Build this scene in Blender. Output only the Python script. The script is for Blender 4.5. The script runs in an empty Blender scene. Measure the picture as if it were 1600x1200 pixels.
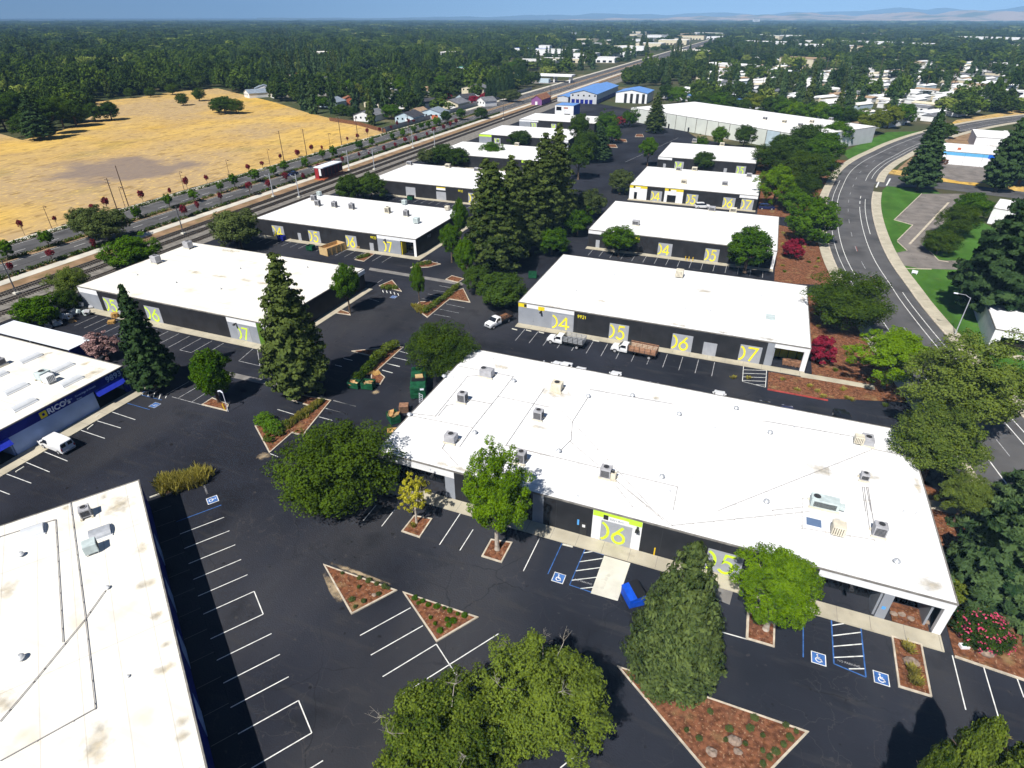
import bpy, math, random
import numpy as np
from mathutils import Vector, Matrix
R = math.radians
random.seed(7); rng = np.random.default_rng(7)
sc = bpy.context.scene
# ---------------------------------------------------------------- camera, sky, sun, exposure
CAMH, FPX, PITCH, YAW = 52.0, 935.0, math.atan(574/935.0), R(21.5)
cam_d = bpy.data.cameras.new('camera'); cam = bpy.data.objects.new('camera', cam_d)
sc.collection.objects.link(cam); sc.camera = cam
cam_d.sensor_width = 36.0; cam_d.lens = 36.0*FPX/1600; cam_d.clip_start = 0.5; cam_d.clip_end = 90000
cam.location = (0, 0, CAMH); cam.rotation_euler = (math.pi/2-PITCH, 0, YAW)
SUN_EL, SHADOW_DIR = R(51), R(81)
world = bpy.data.worlds.new('World'); sc.world = world; world.use_nodes = True
wn = world.node_tree; bg = wn.nodes['Background']
sky = wn.nodes.new('ShaderNodeTexSky'); sky.sky_type = 'NISHITA'; sky.sun_disc = False
sky.sun_elevation = SUN_EL; sky.sun_rotation = math.atan2(-math.cos(SHADOW_DIR), -math.sin(SHADOW_DIR))
sky.altitude = 50; sky.air_density = 0.45; sky.dust_density = 0.0; sky.ozone_density = 3.0
wn.links.new(sky.outputs[0], bg.inputs[0]); bg.inputs[1].default_value = 0.08
sun_d = bpy.data.lights.new('sun', 'SUN'); sun = bpy.data.objects.new('sun', sun_d); sc.collection.objects.link(sun)
sun_d.energy = 5.0; sun_d.angle = R(0.5); sun_d.color = (1.0, 0.96, 0.89)
ldir = Vector((math.cos(SHADOW_DIR)*math.cos(SUN_EL), math.sin(SHADOW_DIR)*math.cos(SUN_EL), -math.sin(SUN_EL)))
sun.rotation_euler = ldir.to_track_quat('-Z', 'Y').to_euler()
vs = sc.view_settings; vs.view_transform = 'Standard'; vs.look = 'None'; vs.exposure = 0.45; vs.gamma = 1.0; vs.use_curve_mapping = False
cy = sc.cycles; cy.max_bounces = 5; cy.diffuse_bounces = 2; cy.glossy_bounces = 2; cy.transmission_bounces = 3
cy.volume_bounces = 0; cy.transparent_max_bounces = 8; cy.use_denoising = True; cy.caustics_reflective = False; cy.caustics_refractive = False
cy.use_adaptive_sampling = True; cy.adaptive_threshold = 0.02
# ---------------------------------------------------------------- surveying: a photo pixel (1600x1200) to a point of the place
def ray(u, v):
    x = (u-800)/FPX; y = -(v-600)/FPX
    fwd = math.cos(PITCH)+y*math.sin(PITCH); up = -math.sin(PITCH)+y*math.cos(PITCH)
    return Vector((x*math.cos(YAW)-fwd*math.sin(YAW), x*math.sin(YAW)+fwd*math.cos(YAW), up))
def at(u, v, z=0.0):
    r = ray(u, v); t = (z-CAMH)/r.z
    return Vector((r.x*t, r.y*t, z))
def on_y(u, v, y):
    r = ray(u, v); t = y/r.y
    return r.x*t, CAMH+r.z*t
ORD = ['first','second','third','fourth','fifth','sixth','seventh','eighth','ninth','tenth','eleventh','twelfth','thirteenth','fourteenth','fifteenth','sixteenth','seventeenth','eighteenth','nineteenth','twentieth','twenty-first','twenty-second','twenty-third','twenty-fourth','twenty-fifth','twenty-sixth','twenty-seventh','twenty-eighth','twenty-ninth','thirtieth']
def pix(x, y, z=0.0):
    """where a point of the place lies in the photo"""
    rt = x*math.cos(YAW)+y*math.sin(YAW); f = -x*math.sin(YAW)+y*math.cos(YAW); up = z-CAMH
    d = f*math.cos(PITCH)-up*math.sin(PITCH); v = f*math.sin(PITCH)+up*math.cos(PITCH)
    return 800+FPX*rt/d, 600-FPX*v/d
def on_x(u, v, x):
    r = ray(u, v); t = x/r.x
    return r.y*t, CAMH+r.z*t
# ---------------------------------------------------------------- materials
MATS = {}
def mat(name, col, rough=0.8, var=0.0, scale=1.0, bump=0.0, bscale=None, col2=None, spec=0.06, metal=0.0, lo=0.35, hi=0.65, detail=4, stretch=None):
    if name in MATS: return MATS[name]
    m = bpy.data.materials.new(name); m.use_nodes = True; MATS[name] = m
    nt = m.node_tree; p = nt.nodes['Principled BSDF']
    p.inputs['Roughness'].default_value = rough; p.inputs['Metallic'].default_value = metal
    p.inputs['Specular IOR Level'].default_value = spec
    c = tuple(col)+(1,)
    p.inputs['Base Color'].default_value = c
    if var or col2 or bump:
        g = nt.nodes.new('ShaderNodeNewGeometry'); src = g.outputs['Position']
        if stretch:
            mp = nt.nodes.new('ShaderNodeMapping'); mp.inputs['Scale'].default_value = stretch
            nt.links.new(src, mp.inputs[0]); src = mp.outputs[0]
        n = nt.nodes.new('ShaderNodeTexNoise'); n.inputs['Scale'].default_value = scale; n.inputs['Detail'].default_value = detail
        nt.links.new(src, n.inputs['Vector'])
        rp = nt.nodes.new('ShaderNodeValToRGB'); rp.color_ramp.elements[0].position = lo; rp.color_ramp.elements[1].position = hi
        a = tuple(max(0, x*(1-var)) for x in col)+(1,); b = (tuple(col2)+(1,)) if col2 else tuple(min(1, x*(1+var)) for x in col)+(1,)
        rp.color_ramp.elements[0].color = a; rp.color_ramp.elements[1].color = b
        nt.links.new(n.outputs['Fac'], rp.inputs[0]); nt.links.new(rp.outputs[0], p.inputs['Base Color'])
        if bump:
            n2 = nt.nodes.new('ShaderNodeTexNoise'); n2.inputs['Scale'].default_value = bscale or scale*4; n2.inputs['Detail'].default_value = 5
            nt.links.new(src, n2.inputs['Vector'])
            bp = nt.nodes.new('ShaderNodeBump'); bp.inputs['Strength'].default_value = bump; bp.inputs['Distance'].default_value = 0.1
            nt.links.new(n2.outputs['Fac'], bp.inputs['Height']); nt.links.new(bp.outputs[0], p.inputs['Normal'])
    return m
def layer(m, col, scale, lo, hi, amt=1.0, detail=5, stretch=None, blob=None):
    """adds a noise-shaped stain of another colour on top of a material"""
    nt = m.node_tree; p = nt.nodes['Principled BSDF']; inp = p.inputs['Base Color']
    g = nt.nodes.new('ShaderNodeNewGeometry'); src = g.outputs['Position']
    if stretch:
        mp = nt.nodes.new('ShaderNodeMapping'); mp.inputs['Scale'].default_value = stretch
        nt.links.new(src, mp.inputs[0]); src = mp.outputs[0]
    n = nt.nodes.new('ShaderNodeTexNoise'); n.inputs['Scale'].default_value = scale; n.inputs['Detail'].default_value = detail
    nt.links.new(src, n.inputs['Vector']); fac = n.outputs['Fac']
    if blob:
        (bx, by, rx, ry) = blob
        mp2 = nt.nodes.new('ShaderNodeMapping'); mp2.inputs['Location'].default_value = (-bx/rx, -by/ry, 0); mp2.inputs['Scale'].default_value = (1/rx, 1/ry, 0)
        nt.links.new(g.outputs['Position'], mp2.inputs[0])
        ln = nt.nodes.new('ShaderNodeVectorMath'); ln.operation = 'LENGTH'; nt.links.new(mp2.outputs[0], ln.inputs[0])
        md = nt.nodes.new('ShaderNodeMath'); md.operation = 'MULTIPLY_ADD'; md.inputs[1].default_value = -0.45; md.inputs[2].default_value = 0.45
        nt.links.new(ln.outputs['Value'], md.inputs[0])
        ad = nt.nodes.new('ShaderNodeMath'); ad.operation = 'ADD'; nt.links.new(fac, ad.inputs[0]); nt.links.new(md.outputs[0], ad.inputs[1]); fac = ad.outputs[0]
    mr = nt.nodes.new('ShaderNodeMapRange'); mr.inputs[1].default_value = lo; mr.inputs[2].default_value = hi; mr.inputs[4].default_value = amt
    nt.links.new(fac, mr.inputs[0])
    mx = nt.nodes.new('ShaderNodeMix'); mx.data_type = 'RGBA'; nt.links.new(mr.outputs[0], mx.inputs[0])
    if inp.is_linked: nt.links.new(inp.links[0].from_socket, mx.inputs[6])
    else: mx.inputs[6].default_value = inp.default_value
    mx.inputs[7].default_value = tuple(col)+(1,)
    nt.links.new(mx.outputs[2], inp)
    return m
def leaf_mat(name, dark, light, trans=0.25):
    m = bpy.data.materials.new(name); m.use_nodes = True; MATS[name] = m
    nt = m.node_tree; nt.nodes.remove(nt.nodes['Principled BSDF']); out = nt.nodes['Material Output']
    a = nt.nodes.new('ShaderNodeAttribute'); a.attribute_name = 'tint'
    oi = nt.nodes.new('ShaderNodeObjectInfo')
    ad = nt.nodes.new('ShaderNodeMath'); ad.operation = 'MULTIPLY_ADD'; ad.inputs[1].default_value = 0.45; nt.links.new(oi.outputs['Random'], ad.inputs[0]); nt.links.new(a.outputs['Fac'], ad.inputs[2])
    rp = nt.nodes.new('ShaderNodeValToRGB'); rp.color_ramp.elements[0].position = 0.1; rp.color_ramp.elements[1].position = 1.2
    rp.color_ramp.elements[0].color = tuple(dark)+(1,); rp.color_ramp.elements[1].color = tuple(light)+(1,); rp.color_ramp.elements[1].position = 1.0
    nt.links.new(ad.outputs[0], rp.inputs[0])
    d = nt.nodes.new('ShaderNodeBsdfDiffuse'); t = nt.nodes.new('ShaderNodeBsdfTranslucent'); mx = nt.nodes.new('ShaderNodeMixShader'); mx.inputs[0].default_value = trans
    nt.links.new(rp.outputs[0], d.inputs[0]); nt.links.new(rp.outputs[0], t.inputs[0])
    nt.links.new(d.outputs[0], mx.inputs[1]); nt.links.new(t.outputs[0], mx.inputs[2]); nt.links.new(mx.outputs[0], out.inputs[0])
    return m
def soft_edge(m, strength=1.0):
    """thin deposit: opaque in the middle, broken up and gone at its rim"""
    nt = m.node_tree; p = nt.nodes['Principled BSDF']; out = nt.nodes['Material Output']
    tc = nt.nodes.new('ShaderNodeTexCoord'); mp = nt.nodes.new('ShaderNodeMapping'); mp.inputs['Location'].default_value = (-1, -1, 0); mp.inputs['Scale'].default_value = (2, 2, 0)
    nt.links.new(tc.outputs['Generated'], mp.inputs[0]); ln = nt.nodes.new('ShaderNodeVectorMath'); ln.operation = 'LENGTH'; nt.links.new(mp.outputs[0], ln.inputs[0])
    g = nt.nodes.new('ShaderNodeNewGeometry'); n = nt.nodes.new('ShaderNodeTexNoise'); n.inputs['Scale'].default_value = 1.1; n.inputs['Detail'].default_value = 8; nt.links.new(g.outputs['Position'], n.inputs['Vector'])
    a = nt.nodes.new('ShaderNodeMath'); a.operation = 'MULTIPLY_ADD'; a.inputs[1].default_value = -.55; a.inputs[2].default_value = .12; nt.links.new(ln.outputs['Value'], a.inputs[0])
    b = nt.nodes.new('ShaderNodeMath'); b.operation = 'ADD'; nt.links.new(a.outputs[0], b.inputs[0]); nt.links.new(n.outputs['Fac'], b.inputs[1])
    mr = nt.nodes.new('ShaderNodeMapRange'); mr.inputs[1].default_value = .2; mr.inputs[2].default_value = .62; mr.inputs[4].default_value = strength; nt.links.new(b.outputs[0], mr.inputs[0])
    tr = nt.nodes.new('ShaderNodeBsdfTransparent'); mx = nt.nodes.new('ShaderNodeMixShader'); nt.links.new(mr.outputs[0], mx.inputs[0]); nt.links.new(tr.outputs[0], mx.inputs[1]); nt.links.new(p.outputs[0], mx.inputs[2]); nt.links.new(mx.outputs[0], out.inputs[0])
    return m
M = {}
M['asphalt'] = mat('asphalt', (0.0205, 0.0222, 0.0305), 0.9, 0.4, 0.06, 0.3, 6.0, spec=0.08, detail=9, lo=.3, hi=.7)
layer(M['asphalt'], (0.054, 0.053, 0.056), 0.045, 0.5, 0.7, 0.75, 8, (1, .35, 1))
layer(M['asphalt'], (0.011, 0.012, 0.015), 0.16, 0.58, 0.72, 0.65, 6)
layer(M['asphalt'], (0.042, 0.041, 0.042), 0.5, 0.56, 0.7, 0.5, 9, (.3, 1.6, 1))
layer(M['asphalt'], (0.085, 0.078, 0.07), 1.3, 0.66, 0.76, 0.5, 9)
def cracks(m, scale, width, colr, amt, warp_=1.2):
    """thin wandering crack-seal lines"""
    nt = m.node_tree; p = nt.nodes['Principled BSDF']; inp = p.inputs['Base Color']; g = nt.nodes.new('ShaderNodeNewGeometry')
    n = nt.nodes.new('ShaderNodeTexNoise'); n.inputs['Scale'].default_value = .35; n.inputs['Detail'].default_value = 6; nt.links.new(g.outputs['Position'], n.inputs['Vector'])
    sv = nt.nodes.new('ShaderNodeVectorMath'); sv.operation = 'SCALE'; sv.inputs[3].default_value = warp_*2; nt.links.new(n.outputs['Color'], sv.inputs[0])
    ad = nt.nodes.new('ShaderNodeVectorMath'); nt.links.new(g.outputs['Position'], ad.inputs[0]); nt.links.new(sv.outputs[0], ad.inputs[1])
    v = nt.nodes.new('ShaderNodeTexVoronoi'); v.feature = 'DISTANCE_TO_EDGE'; v.inputs['Scale'].default_value = scale; nt.links.new(ad.outputs[0], v.inputs['Vector'])
    n2 = nt.nodes.new('ShaderNodeTexNoise'); n2.inputs['Scale'].default_value = .09; nt.links.new(g.outputs['Position'], n2.inputs['Vector'])
    mr = nt.nodes.new('ShaderNodeMapRange'); mr.inputs[1].default_value = width; mr.inputs[2].default_value = width*.3; mr.inputs[4].default_value = amt; nt.links.new(v.outputs['Distance'], mr.inputs[0])
    m2 = nt.nodes.new('ShaderNodeMapRange'); m2.inputs[1].default_value = .45; m2.inputs[2].default_value = .6; nt.links.new(n2.outputs['Fac'], m2.inputs[0])
    mu = nt.nodes.new('ShaderNodeMath'); mu.operation = 'MULTIPLY'; nt.links.new(mr.outputs[0], mu.inputs[0]); nt.links.new(m2.outputs[0], mu.inputs[1])
    mx = nt.nodes.new('ShaderNodeMix'); mx.data_type = 'RGBA'; nt.links.new(mu.outputs[0], mx.inputs[0]); nt.links.new(inp.links[0].from_socket, mx.inputs[6]); mx.inputs[7].default_value = tuple(colr)+(1,); nt.links.new(mx.outputs[2], inp)
cracks(M['asphalt'], .09, .008, (0.012, 0.012, 0.014), .5); cracks(M['asphalt'], .27, .012, (0.075, 0.07, 0.065), .3, 2.0)
layer(M['asphalt'], (0.009, 0.009, 0.01), 0.75, 0.68, 0.74, 0.8, 3)
M['road'] = mat('road_asphalt', (0.1, 0.098, 0.1), 0.9, 0.18, 0.15, 0.15, 8.0, spec=.06, detail=7)
layer(M['road'], (0.05, 0.05, 0.052), 0.12, 0.52, 0.68, 0.7, 5)
M['old_asphalt'] = mat('weathered_asphalt', (0.19, 0.17, 0.155), 0.95, 0.2, 0.3, 0.15, 6, detail=8)
layer(M['old_asphalt'], (0.06, 0.055, 0.05), 0.9, 0.62, 0.7, 0.8, 8)
M['concrete'] = mat('concrete', (0.44, 0.4, 0.31), 0.9, 0.12, 0.4, 0.1, 5, detail=6)
layer(M['concrete'], (0.22, 0.19, 0.15), 0.7, 0.6, 0.75, 0.5)
M['pale_concrete'] = mat('pale_concrete', (0.62, 0.6, 0.52), 0.9, 0.1, 0.5, detail=6)
layer(M['pale_concrete'], (0.35, 0.33, 0.27), 0.8, 0.6, 0.72, 0.6)
M['walk'] = mat('sidewalk_concrete', (0.55, 0.52, 0.45), 0.9, 0.12, 0.25, detail=5)
M['gutter'] = mat('gutter_concrete', (0.2, 0.19, 0.18), 0.9, 0.15, 0.6)
M['kerb'] = mat('kerb_concrete', (0.5, 0.44, 0.35), 0.9, 0.2, 1.5)
M['kerb_red'] = mat('kerb_red_paint', (0.35, 0.06, 0.05), 0.8, 0.3, 1.2)
M['mulch'] = mat('bark_mulch', (0.16, 0.066, 0.034), 1.0, 0.45, 2.2, 0.8, 5, detail=9)
layer(M['mulch'], (0.36, 0.23, 0.14), 4.5, 0.6, 0.66, 0.7, 6)
layer(M['mulch'], (0.3, 0.22, 0.1), 0.35, 0.58, 0.7, 0.6, 9)
layer(M['mulch'], (0.06, 0.03, 0.02), 0.5, 0.58, 0.75, 0.5)
M['dirt'] = mat('dry_dirt', (0.26, 0.17, 0.1), 1.0, 0.25, 0.25, 0.3, 3, detail=8)
layer(M['dirt'], (0.13, 0.12, 0.04), 0.3, 0.55, 0.7, 0.6, 8)
M['sand'] = mat('spilled_sand', (0.4, 0.31, 0.2), 1.0, 0.2, 2); soft_edge(M['sand'], .85)
M['field'] = mat('dry_grass', (0.510, 0.310, 0.058), 1.0, 0.0, 0.03, 0.9, 0.5, col2=(0.612, 0.398, 0.094), detail=9, lo=.35, hi=.6, stretch=(1, .5, 1))
layer(M['field'], (0.367, 0.242, 0.086), 0.09, 0.5, 0.66, 0.8, 10, (1, .3, 1))
layer(M['field'], (0.694, 0.466, 0.117), 0.22, 0.54, 0.68, 0.75, 10, (1.2, .3, 1))
layer(M['field'], (0.4, 0.29, 0.165), 0.011, 0.4, 0.56, 0.9, 10)
layer(M['field'], (0.245, 0.204, 0.062), 0.03, 0.6, 0.72, 0.55, 9)
layer(M['field'], (0.224, 0.145, 0.055), 0.35, 0.53, 0.66, 0.75, 10, (1.3, .4, 1))
layer(M['field'], (0.734, 0.504, 0.148), 0.9, 0.54, 0.66, 0.65, 8, (1.2, .4, 1))
M['lawn'] = mat('lawn', (0.055, 0.135, 0.02), 1.0, 0.2, 0.25, 0.5, 8, detail=8, stretch=(1, .4, 1))
layer(M['lawn'], (0.15, 0.15, 0.05), 0.35, 0.6, 0.75, 0.55, 8)
layer(M['lawn'], (0.035, 0.1, 0.012), 0.12, 0.5, 0.65, 0.6, 8)
M['soil'] = mat('suburb_ground', (0.11, 0.1, 0.055), 1.0, 0.3, 0.03, col2=(0.05, 0.07, 0.025), detail=8)
layer(M['soil'], (0.3, 0.24, 0.15), 0.02, 0.6, 0.68, 0.6, 8)
M['ballast'] = mat('railway_ballast', (0.2, 0.185, 0.165), 1.0, 0.25, 0.8, 0.8, 6, detail=9)
M['steel'] = mat('rail_steel', (0.12, 0.1, 0.09), 0.5, spec=.5, metal=.6)
M['sleeper'] = mat('sleeper_wood', (0.05, 0.042, 0.036), 0.9, .3, 2)
M['paint'] = mat('white_line_paint', (0.62, 0.62, 0.6), 0.7, 0.22, 1.5, lo=.3, hi=.55, detail=8)
M['faded'] = mat('faded_line_paint', (0.34, 0.34, 0.35), 0.8, 0.35, 1.6, lo=.35, hi=.6, detail=8)
M['bluepaint'] = mat('blue_line_paint', (0.045, 0.13, 0.36), 0.7, 0.3, 1.6, detail=8)
M['redpaint'] = mat('red_line_paint', (0.4, 0.1, 0.08), .8, .2, 1)
M['roof'] = mat('white_roof_coating', (0.8, 0.8, 0.795), 0.75, 0.035, 0.12, 0.12, 0.9, detail=7)
layer(M['roof'], (0.6, 0.54, 0.42), 0.33, 0.68, 0.8, 0.6, 8)
layer(M['roof'], (0.62, 0.62, 0.63), 0.08, 0.56, 0.72, 0.45, 8)
layer(M['roof'], (0.66, 0.66, 0.66), 0.35, 0.56, 0.62, 0.5, 3, (.25, 3.5, 1))
M['roof2'] = mat('stained_white_roof_coating', (0.765, 0.74, 0.675), 0.8, 0.04, 0.15, 0.15, 0.8, detail=7)
layer(M['roof2'], (0.58, 0.5, 0.36), 0.24, 0.6, 0.76, 0.65, 9)
layer(M['roof2'], (0.64, 0.6, 0.52), 0.6, 0.55, 0.62, 0.4, 4, (.2, 2.5, 1))
def seams(m, period, amt, colr=(.6,.6,.6)):
    """faint welded laps of a membrane roof, in the roof's own axes"""
    nt = m.node_tree; inp = nt.nodes['Principled BSDF'].inputs['Base Color']; tc = nt.nodes.new('ShaderNodeTexCoord')
    for dr, pr in (('Y', period), ('X', period*5.3)):
        w = nt.nodes.new('ShaderNodeTexWave'); w.bands_direction = dr; w.inputs['Scale'].default_value = math.pi/(10*pr); w.inputs['Distortion'].default_value = .15; w.inputs['Detail'].default_value = 1; nt.links.new(tc.outputs['Object'], w.inputs['Vector'])
        mr = nt.nodes.new('ShaderNodeMapRange'); mr.inputs[1].default_value = .9965 if dr == 'Y' else .9998; mr.inputs[2].default_value = 1.0; mr.inputs[4].default_value = amt; nt.links.new(w.outputs['Fac'], mr.inputs[0])
        mx = nt.nodes.new('ShaderNodeMix'); mx.data_type = 'RGBA'; nt.links.new(mr.outputs[0], mx.inputs[0]); nt.links.new(inp.links[0].from_socket, mx.inputs[6]); mx.inputs[7].default_value = tuple(colr)+(1,); nt.links.new(mx.outputs[2], inp)
seams(M['roof'], 2.9, .7, (.5,.5,.5)); seams(M['roof2'], 2.9, .7, (.5,.47,.42))
M['roof_metal'] = mat('bare_white_metal_roof', (0.72, 0.76, 0.82), 0.6, .03, .3)
M['stain'] = mat('roof_stain', (0.42, 0.34, 0.2), 0.95, 0.5, 1.6, detail=8); soft_edge(M['stain'], .42)
M['coping'] = mat('coping_metal', (0.2, 0.19, 0.175), 0.6, .25, 1.2)
M['blackwall'] = mat('black_wall_paint', (0.017, 0.0175, 0.021), 0.75, 0.25, 0.5, 0.15, 2, spec=.3, detail=6)
M['greywall'] = mat('grey_wall_paint', (0.27, 0.29, 0.33), 0.75, 0.06, 0.6)
M['whitewall'] = mat('white_wall_paint', (0.76, 0.77, 0.79), 0.7, 0.05, 0.5)
M['yellow'] = mat('yellow_paint', (0.75, 0.6, 0.03), 0.6, .08, 1)
M['number_yellow'] = mat('number_yellow_paint', (0.86, 0.76, 0.03), 0.6, .06, 2)
M['lime'] = mat('lime_paint', (0.55, 0.82, 0.06), 0.6, .08, 1)
M['number_lime'] = mat('number_lime_paint', (0.62, 0.85, 0.04), 0.6, .08, 2)
M['greenwall'] = mat('green_wall_paint', (0.08, 0.16, 0.02), 0.7, .1, 1)
M['door'] = mat('grey_door_paint', (0.34, 0.355, 0.39), 0.6, 0.06, 1.2)
M['navy'] = mat('navy_paint', (0.012, 0.02, 0.2), 0.6, .15, .8)
M['rico_wall'] = mat('pale_blue_grey_wall_paint', (0.3, 0.41, 0.68), 0.8, .08, .5)
M['awning'] = mat('blue_awning_fabric', (0.025, 0.045, 0.48), 0.7, .08, 2)
M['letter'] = mat('pale_lettering', (0.75, 0.78, 0.88), 0.6)
M['glass'] = mat('dark_glass', (0.012, 0.014, 0.018), 0.06, spec=.6)
M['wins'] = mat('car_glass', (0.015, 0.018, 0.025), 0.05, spec=.7)
M['frame'] = mat('dark_metal_frame', (0.02, 0.02, 0.022), 0.5, spec=.4)
M['soffit'] = mat('dark_soffit', (0.06, 0.06, 0.065), 0.8)
M['acgrey'] = mat('grey_sheet_metal', (0.36, 0.36, 0.38), 0.55, .15, 1.5)
M['accream'] = mat('cream_sheet_metal', (0.62, 0.57, 0.46), 0.6, .12, 1.5)
M['acpale'] = mat('pale_green_sheet_metal', (0.48, 0.55, 0.55), 0.55, .12, 1.5)
M['acdark'] = mat('dark_grille', (0.04, 0.04, 0.042), 0.6)
M['galv'] = mat('galvanised_metal', (0.5, 0.52, 0.55), 0.4, .12, 2, metal=.35)
M['pipe'] = mat('roof_pipe_metal', (0.34, 0.32, 0.31), 0.6, .2, 1)
M['skydome'] = mat('skylight_plastic', (0.62, 0.64, 0.66), 0.3, .06, 1, spec=.5)
M['skyglass'] = mat('skylight_glass', (0.12, 0.18, 0.3), 0.1, spec=.6)
M['whitecar'] = mat('white_car_paint', (0.75, 0.76, 0.78), 0.28, spec=.5)
M['blackcar'] = mat('black_car_paint', (0.012, 0.013, 0.016), 0.2, spec=.6)
M['bluecar'] = mat('dark_blue_car_paint', (0.012, 0.02, 0.08), 0.22, spec=.6)
M['greycar'] = mat('silver_car_paint', (0.35, 0.36, 0.38), 0.3, spec=.5, metal=.4)
M['tyre'] = mat('tyre_rubber', (0.018, 0.018, 0.019), 0.85)
M['rim'] = mat('wheel_rim', (0.5, 0.5, 0.52), 0.4, metal=.4)
M['lampred'] = mat('tail_lamp_red', (0.35, 0.01, 0.01), 0.3)
M['lampclear'] = mat('headlamp_lens', (0.6, 0.62, 0.65), 0.15)
M['wood'] = mat('raw_wood', (0.5, 0.3, 0.1), 0.85, .2, 2.5, stretch=(1, 1, 4))
M['plywood'] = mat('plywood', (0.56, 0.4, 0.2), 0.8, .12, 1.5)
M['slatwood'] = mat('weathered_slat_wood', (0.33, 0.18, 0.11), 0.9, .25, 3)
M['brownwood'] = mat('brown_fence_wood', (0.16, 0.08, 0.045), 0.9, .25, 1.5)
M['cardboard'] = mat('cardboard', (0.42, 0.24, 0.1), 0.9, .25, 1.5)
M['dumpgreen'] = mat('dark_green_steel', (0.012, 0.075, 0.035), 0.55, .3, 1.5)
M['dumpblue'] = mat('bright_blue_steel', (0.008, 0.07, 0.5), 0.5, .12, 1.5)
M['lid'] = mat('black_plastic_lid', (0.015, 0.015, 0.017), 0.5)
M['appl'] = mat('white_enamel', (0.7, 0.71, 0.72), 0.4, .12, 2)
M['bark'] = mat('bark', (0.12, 0.085, 0.06), 0.95, .3, 3, .5, 8)
M['palebark'] = mat('pale_bark', (0.42, 0.37, 0.31), 0.9, .25, 3)
M['twig'] = mat('bare_grey_twig', (0.33, 0.3, 0.25), 0.9, .2, 2)
M['polewood'] = mat('utility_pole_wood', (0.1, 0.065, 0.045), 0.9, .2, 1.5)
M['poledark'] = mat('dark_grey_pole_steel', (0.1, 0.1, 0.11), 0.5, .1, 1)
M['polegrey'] = mat('grey_pole_paint', (0.4, 0.42, 0.46), 0.5, .1, 1)
M['polebrown'] = mat('brown_pole_paint', (0.09, 0.055, 0.045), 0.5)
M['rock'] = mat('grey_brown_boulder', (0.25, 0.19, 0.15), 0.95, .3, 2.5, .6, 4, detail=8)
M['bluemetal'] = mat('blue_metal_roof', (0.13, 0.27, 0.58), 0.5, .08, .5)
M['storwall'] = mat('storage_wall_grey', (0.5, 0.52, 0.55), 0.8, .05, .5)
M['bluewall'] = mat('blue_stucco', (0.05, 0.12, 0.42), 0.7, .05, .5)
M['skyblue'] = mat('sky_blue_paint', (0.13, 0.42, 0.72), 0.6, .06, .5)
M['royal'] = mat('royal_blue_paint', (0.02, 0.14, 0.62), 0.6, .06, .5)
M['whpanel'] = mat('pale_grey_panel', (0.6, 0.63, 0.58), 0.8, .06, .2)
M['purple'] = mat('purple_siding', (0.24, 0.1, 0.26), 0.8, .08, 1)
M['redroof'] = mat('brown_red_shingle', (0.25, 0.115, 0.07), 0.9, .2, .6)
M['greyroof'] = mat('grey_shingle', (0.16, 0.165, 0.18), 0.9, .2, .6)
M['slateroof'] = mat('blue_grey_shingle', (0.22, 0.26, 0.31), 0.9, .15, .6)
M['darkroof'] = mat('dark_shingle', (0.06, 0.06, 0.07), 0.9, .2, .6)
M['tanroof'] = mat('tan_shingle', (0.36, 0.25, 0.16), 0.9, .2, .6)
M['cream'] = mat('cream_stucco', (0.62, 0.56, 0.42), 0.85, .06, .5)
M['whitehouse'] = mat('white_siding', (0.72, 0.72, 0.72), 0.8, .06, .5)
M['bluehouse'] = mat('pale_blue_siding', (0.45, 0.55, 0.62), 0.8, .06, .5)
M['brickred'] = mat('brick_red_paint', (0.42, 0.12, 0.06), 0.85, .12, .8)
M['teal'] = mat('teal_metal_roof', (0.1, 0.45, 0.42), 0.5, .06, .5)
M['block'] = mat('grey_block_wall', (0.28, 0.28, 0.3), 0.9, .12, .6)
M['bollard'] = mat('yellow_bollard_paint', (0.75, 0.5, 0.02), 0.6)
M['signblue'] = mat('sign_blue', (0.1, 0.35, 0.75), 0.5)
M['signcyan'] = mat('sign_cyan', (0.12, 0.6, 0.65), 0.5)
M['busred'] = mat('dark_red_panel', (0.3, 0.03, 0.035), 0.6, .1, 1)
M['train_dark'] = mat('dark_maroon_panel', (0.05, 0.022, 0.03), 0.5, .15, 1)
# foliage
leaf_mat('leaf_oak', (0.0090, 0.0276, 0.0037), (0.0760, 0.1256, 0.0114))
leaf_mat('leaf_dark', (0.0079, 0.0247, 0.0048), (0.0649, 0.1153, 0.0156))
leaf_mat('leaf_maple', (0.0273, 0.0806, 0.0024), (0.1715, 0.2921, 0.0090), .3)
leaf_mat('leaf_yellowgreen', (0.02, 0.05, 0.006), (0.175, 0.235, 0.03), .3)
leaf_mat('leaf_golden', (0.2, 0.2, 0.01), (0.72, 0.66, 0.06), .3)
leaf_mat('leaf_mid', (0.0126, 0.0480, 0.0035), (0.0906, 0.1811, 0.0091))
leaf_mat('leaf_redwood', (0.015, 0.031, 0.008), (0.1, 0.135, 0.034), .15)
leaf_mat('leaf_juniper', (0.024, 0.046, 0.013), (0.135, 0.18, 0.052), .15)
leaf_mat('leaf_pine', (0.008, 0.024, 0.01), (0.055, 0.098, 0.034), .12)
leaf_mat('leaf_cedar', (0.0145, 0.0392, 0.0145), (0.1104, 0.1725, 0.0621), .15)
leaf_mat('leaf_olive', (0.0240, 0.0413, 0.0117), (0.1121, 0.1466, 0.0431), .2)
leaf_mat('leaf_crimson', (0.085, 0.006, 0.014), (0.38, 0.025, 0.06), .25)
leaf_mat('leaf_maroon', (0.045, 0.008, 0.012), (0.23, 0.03, 0.04), .2)
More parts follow.
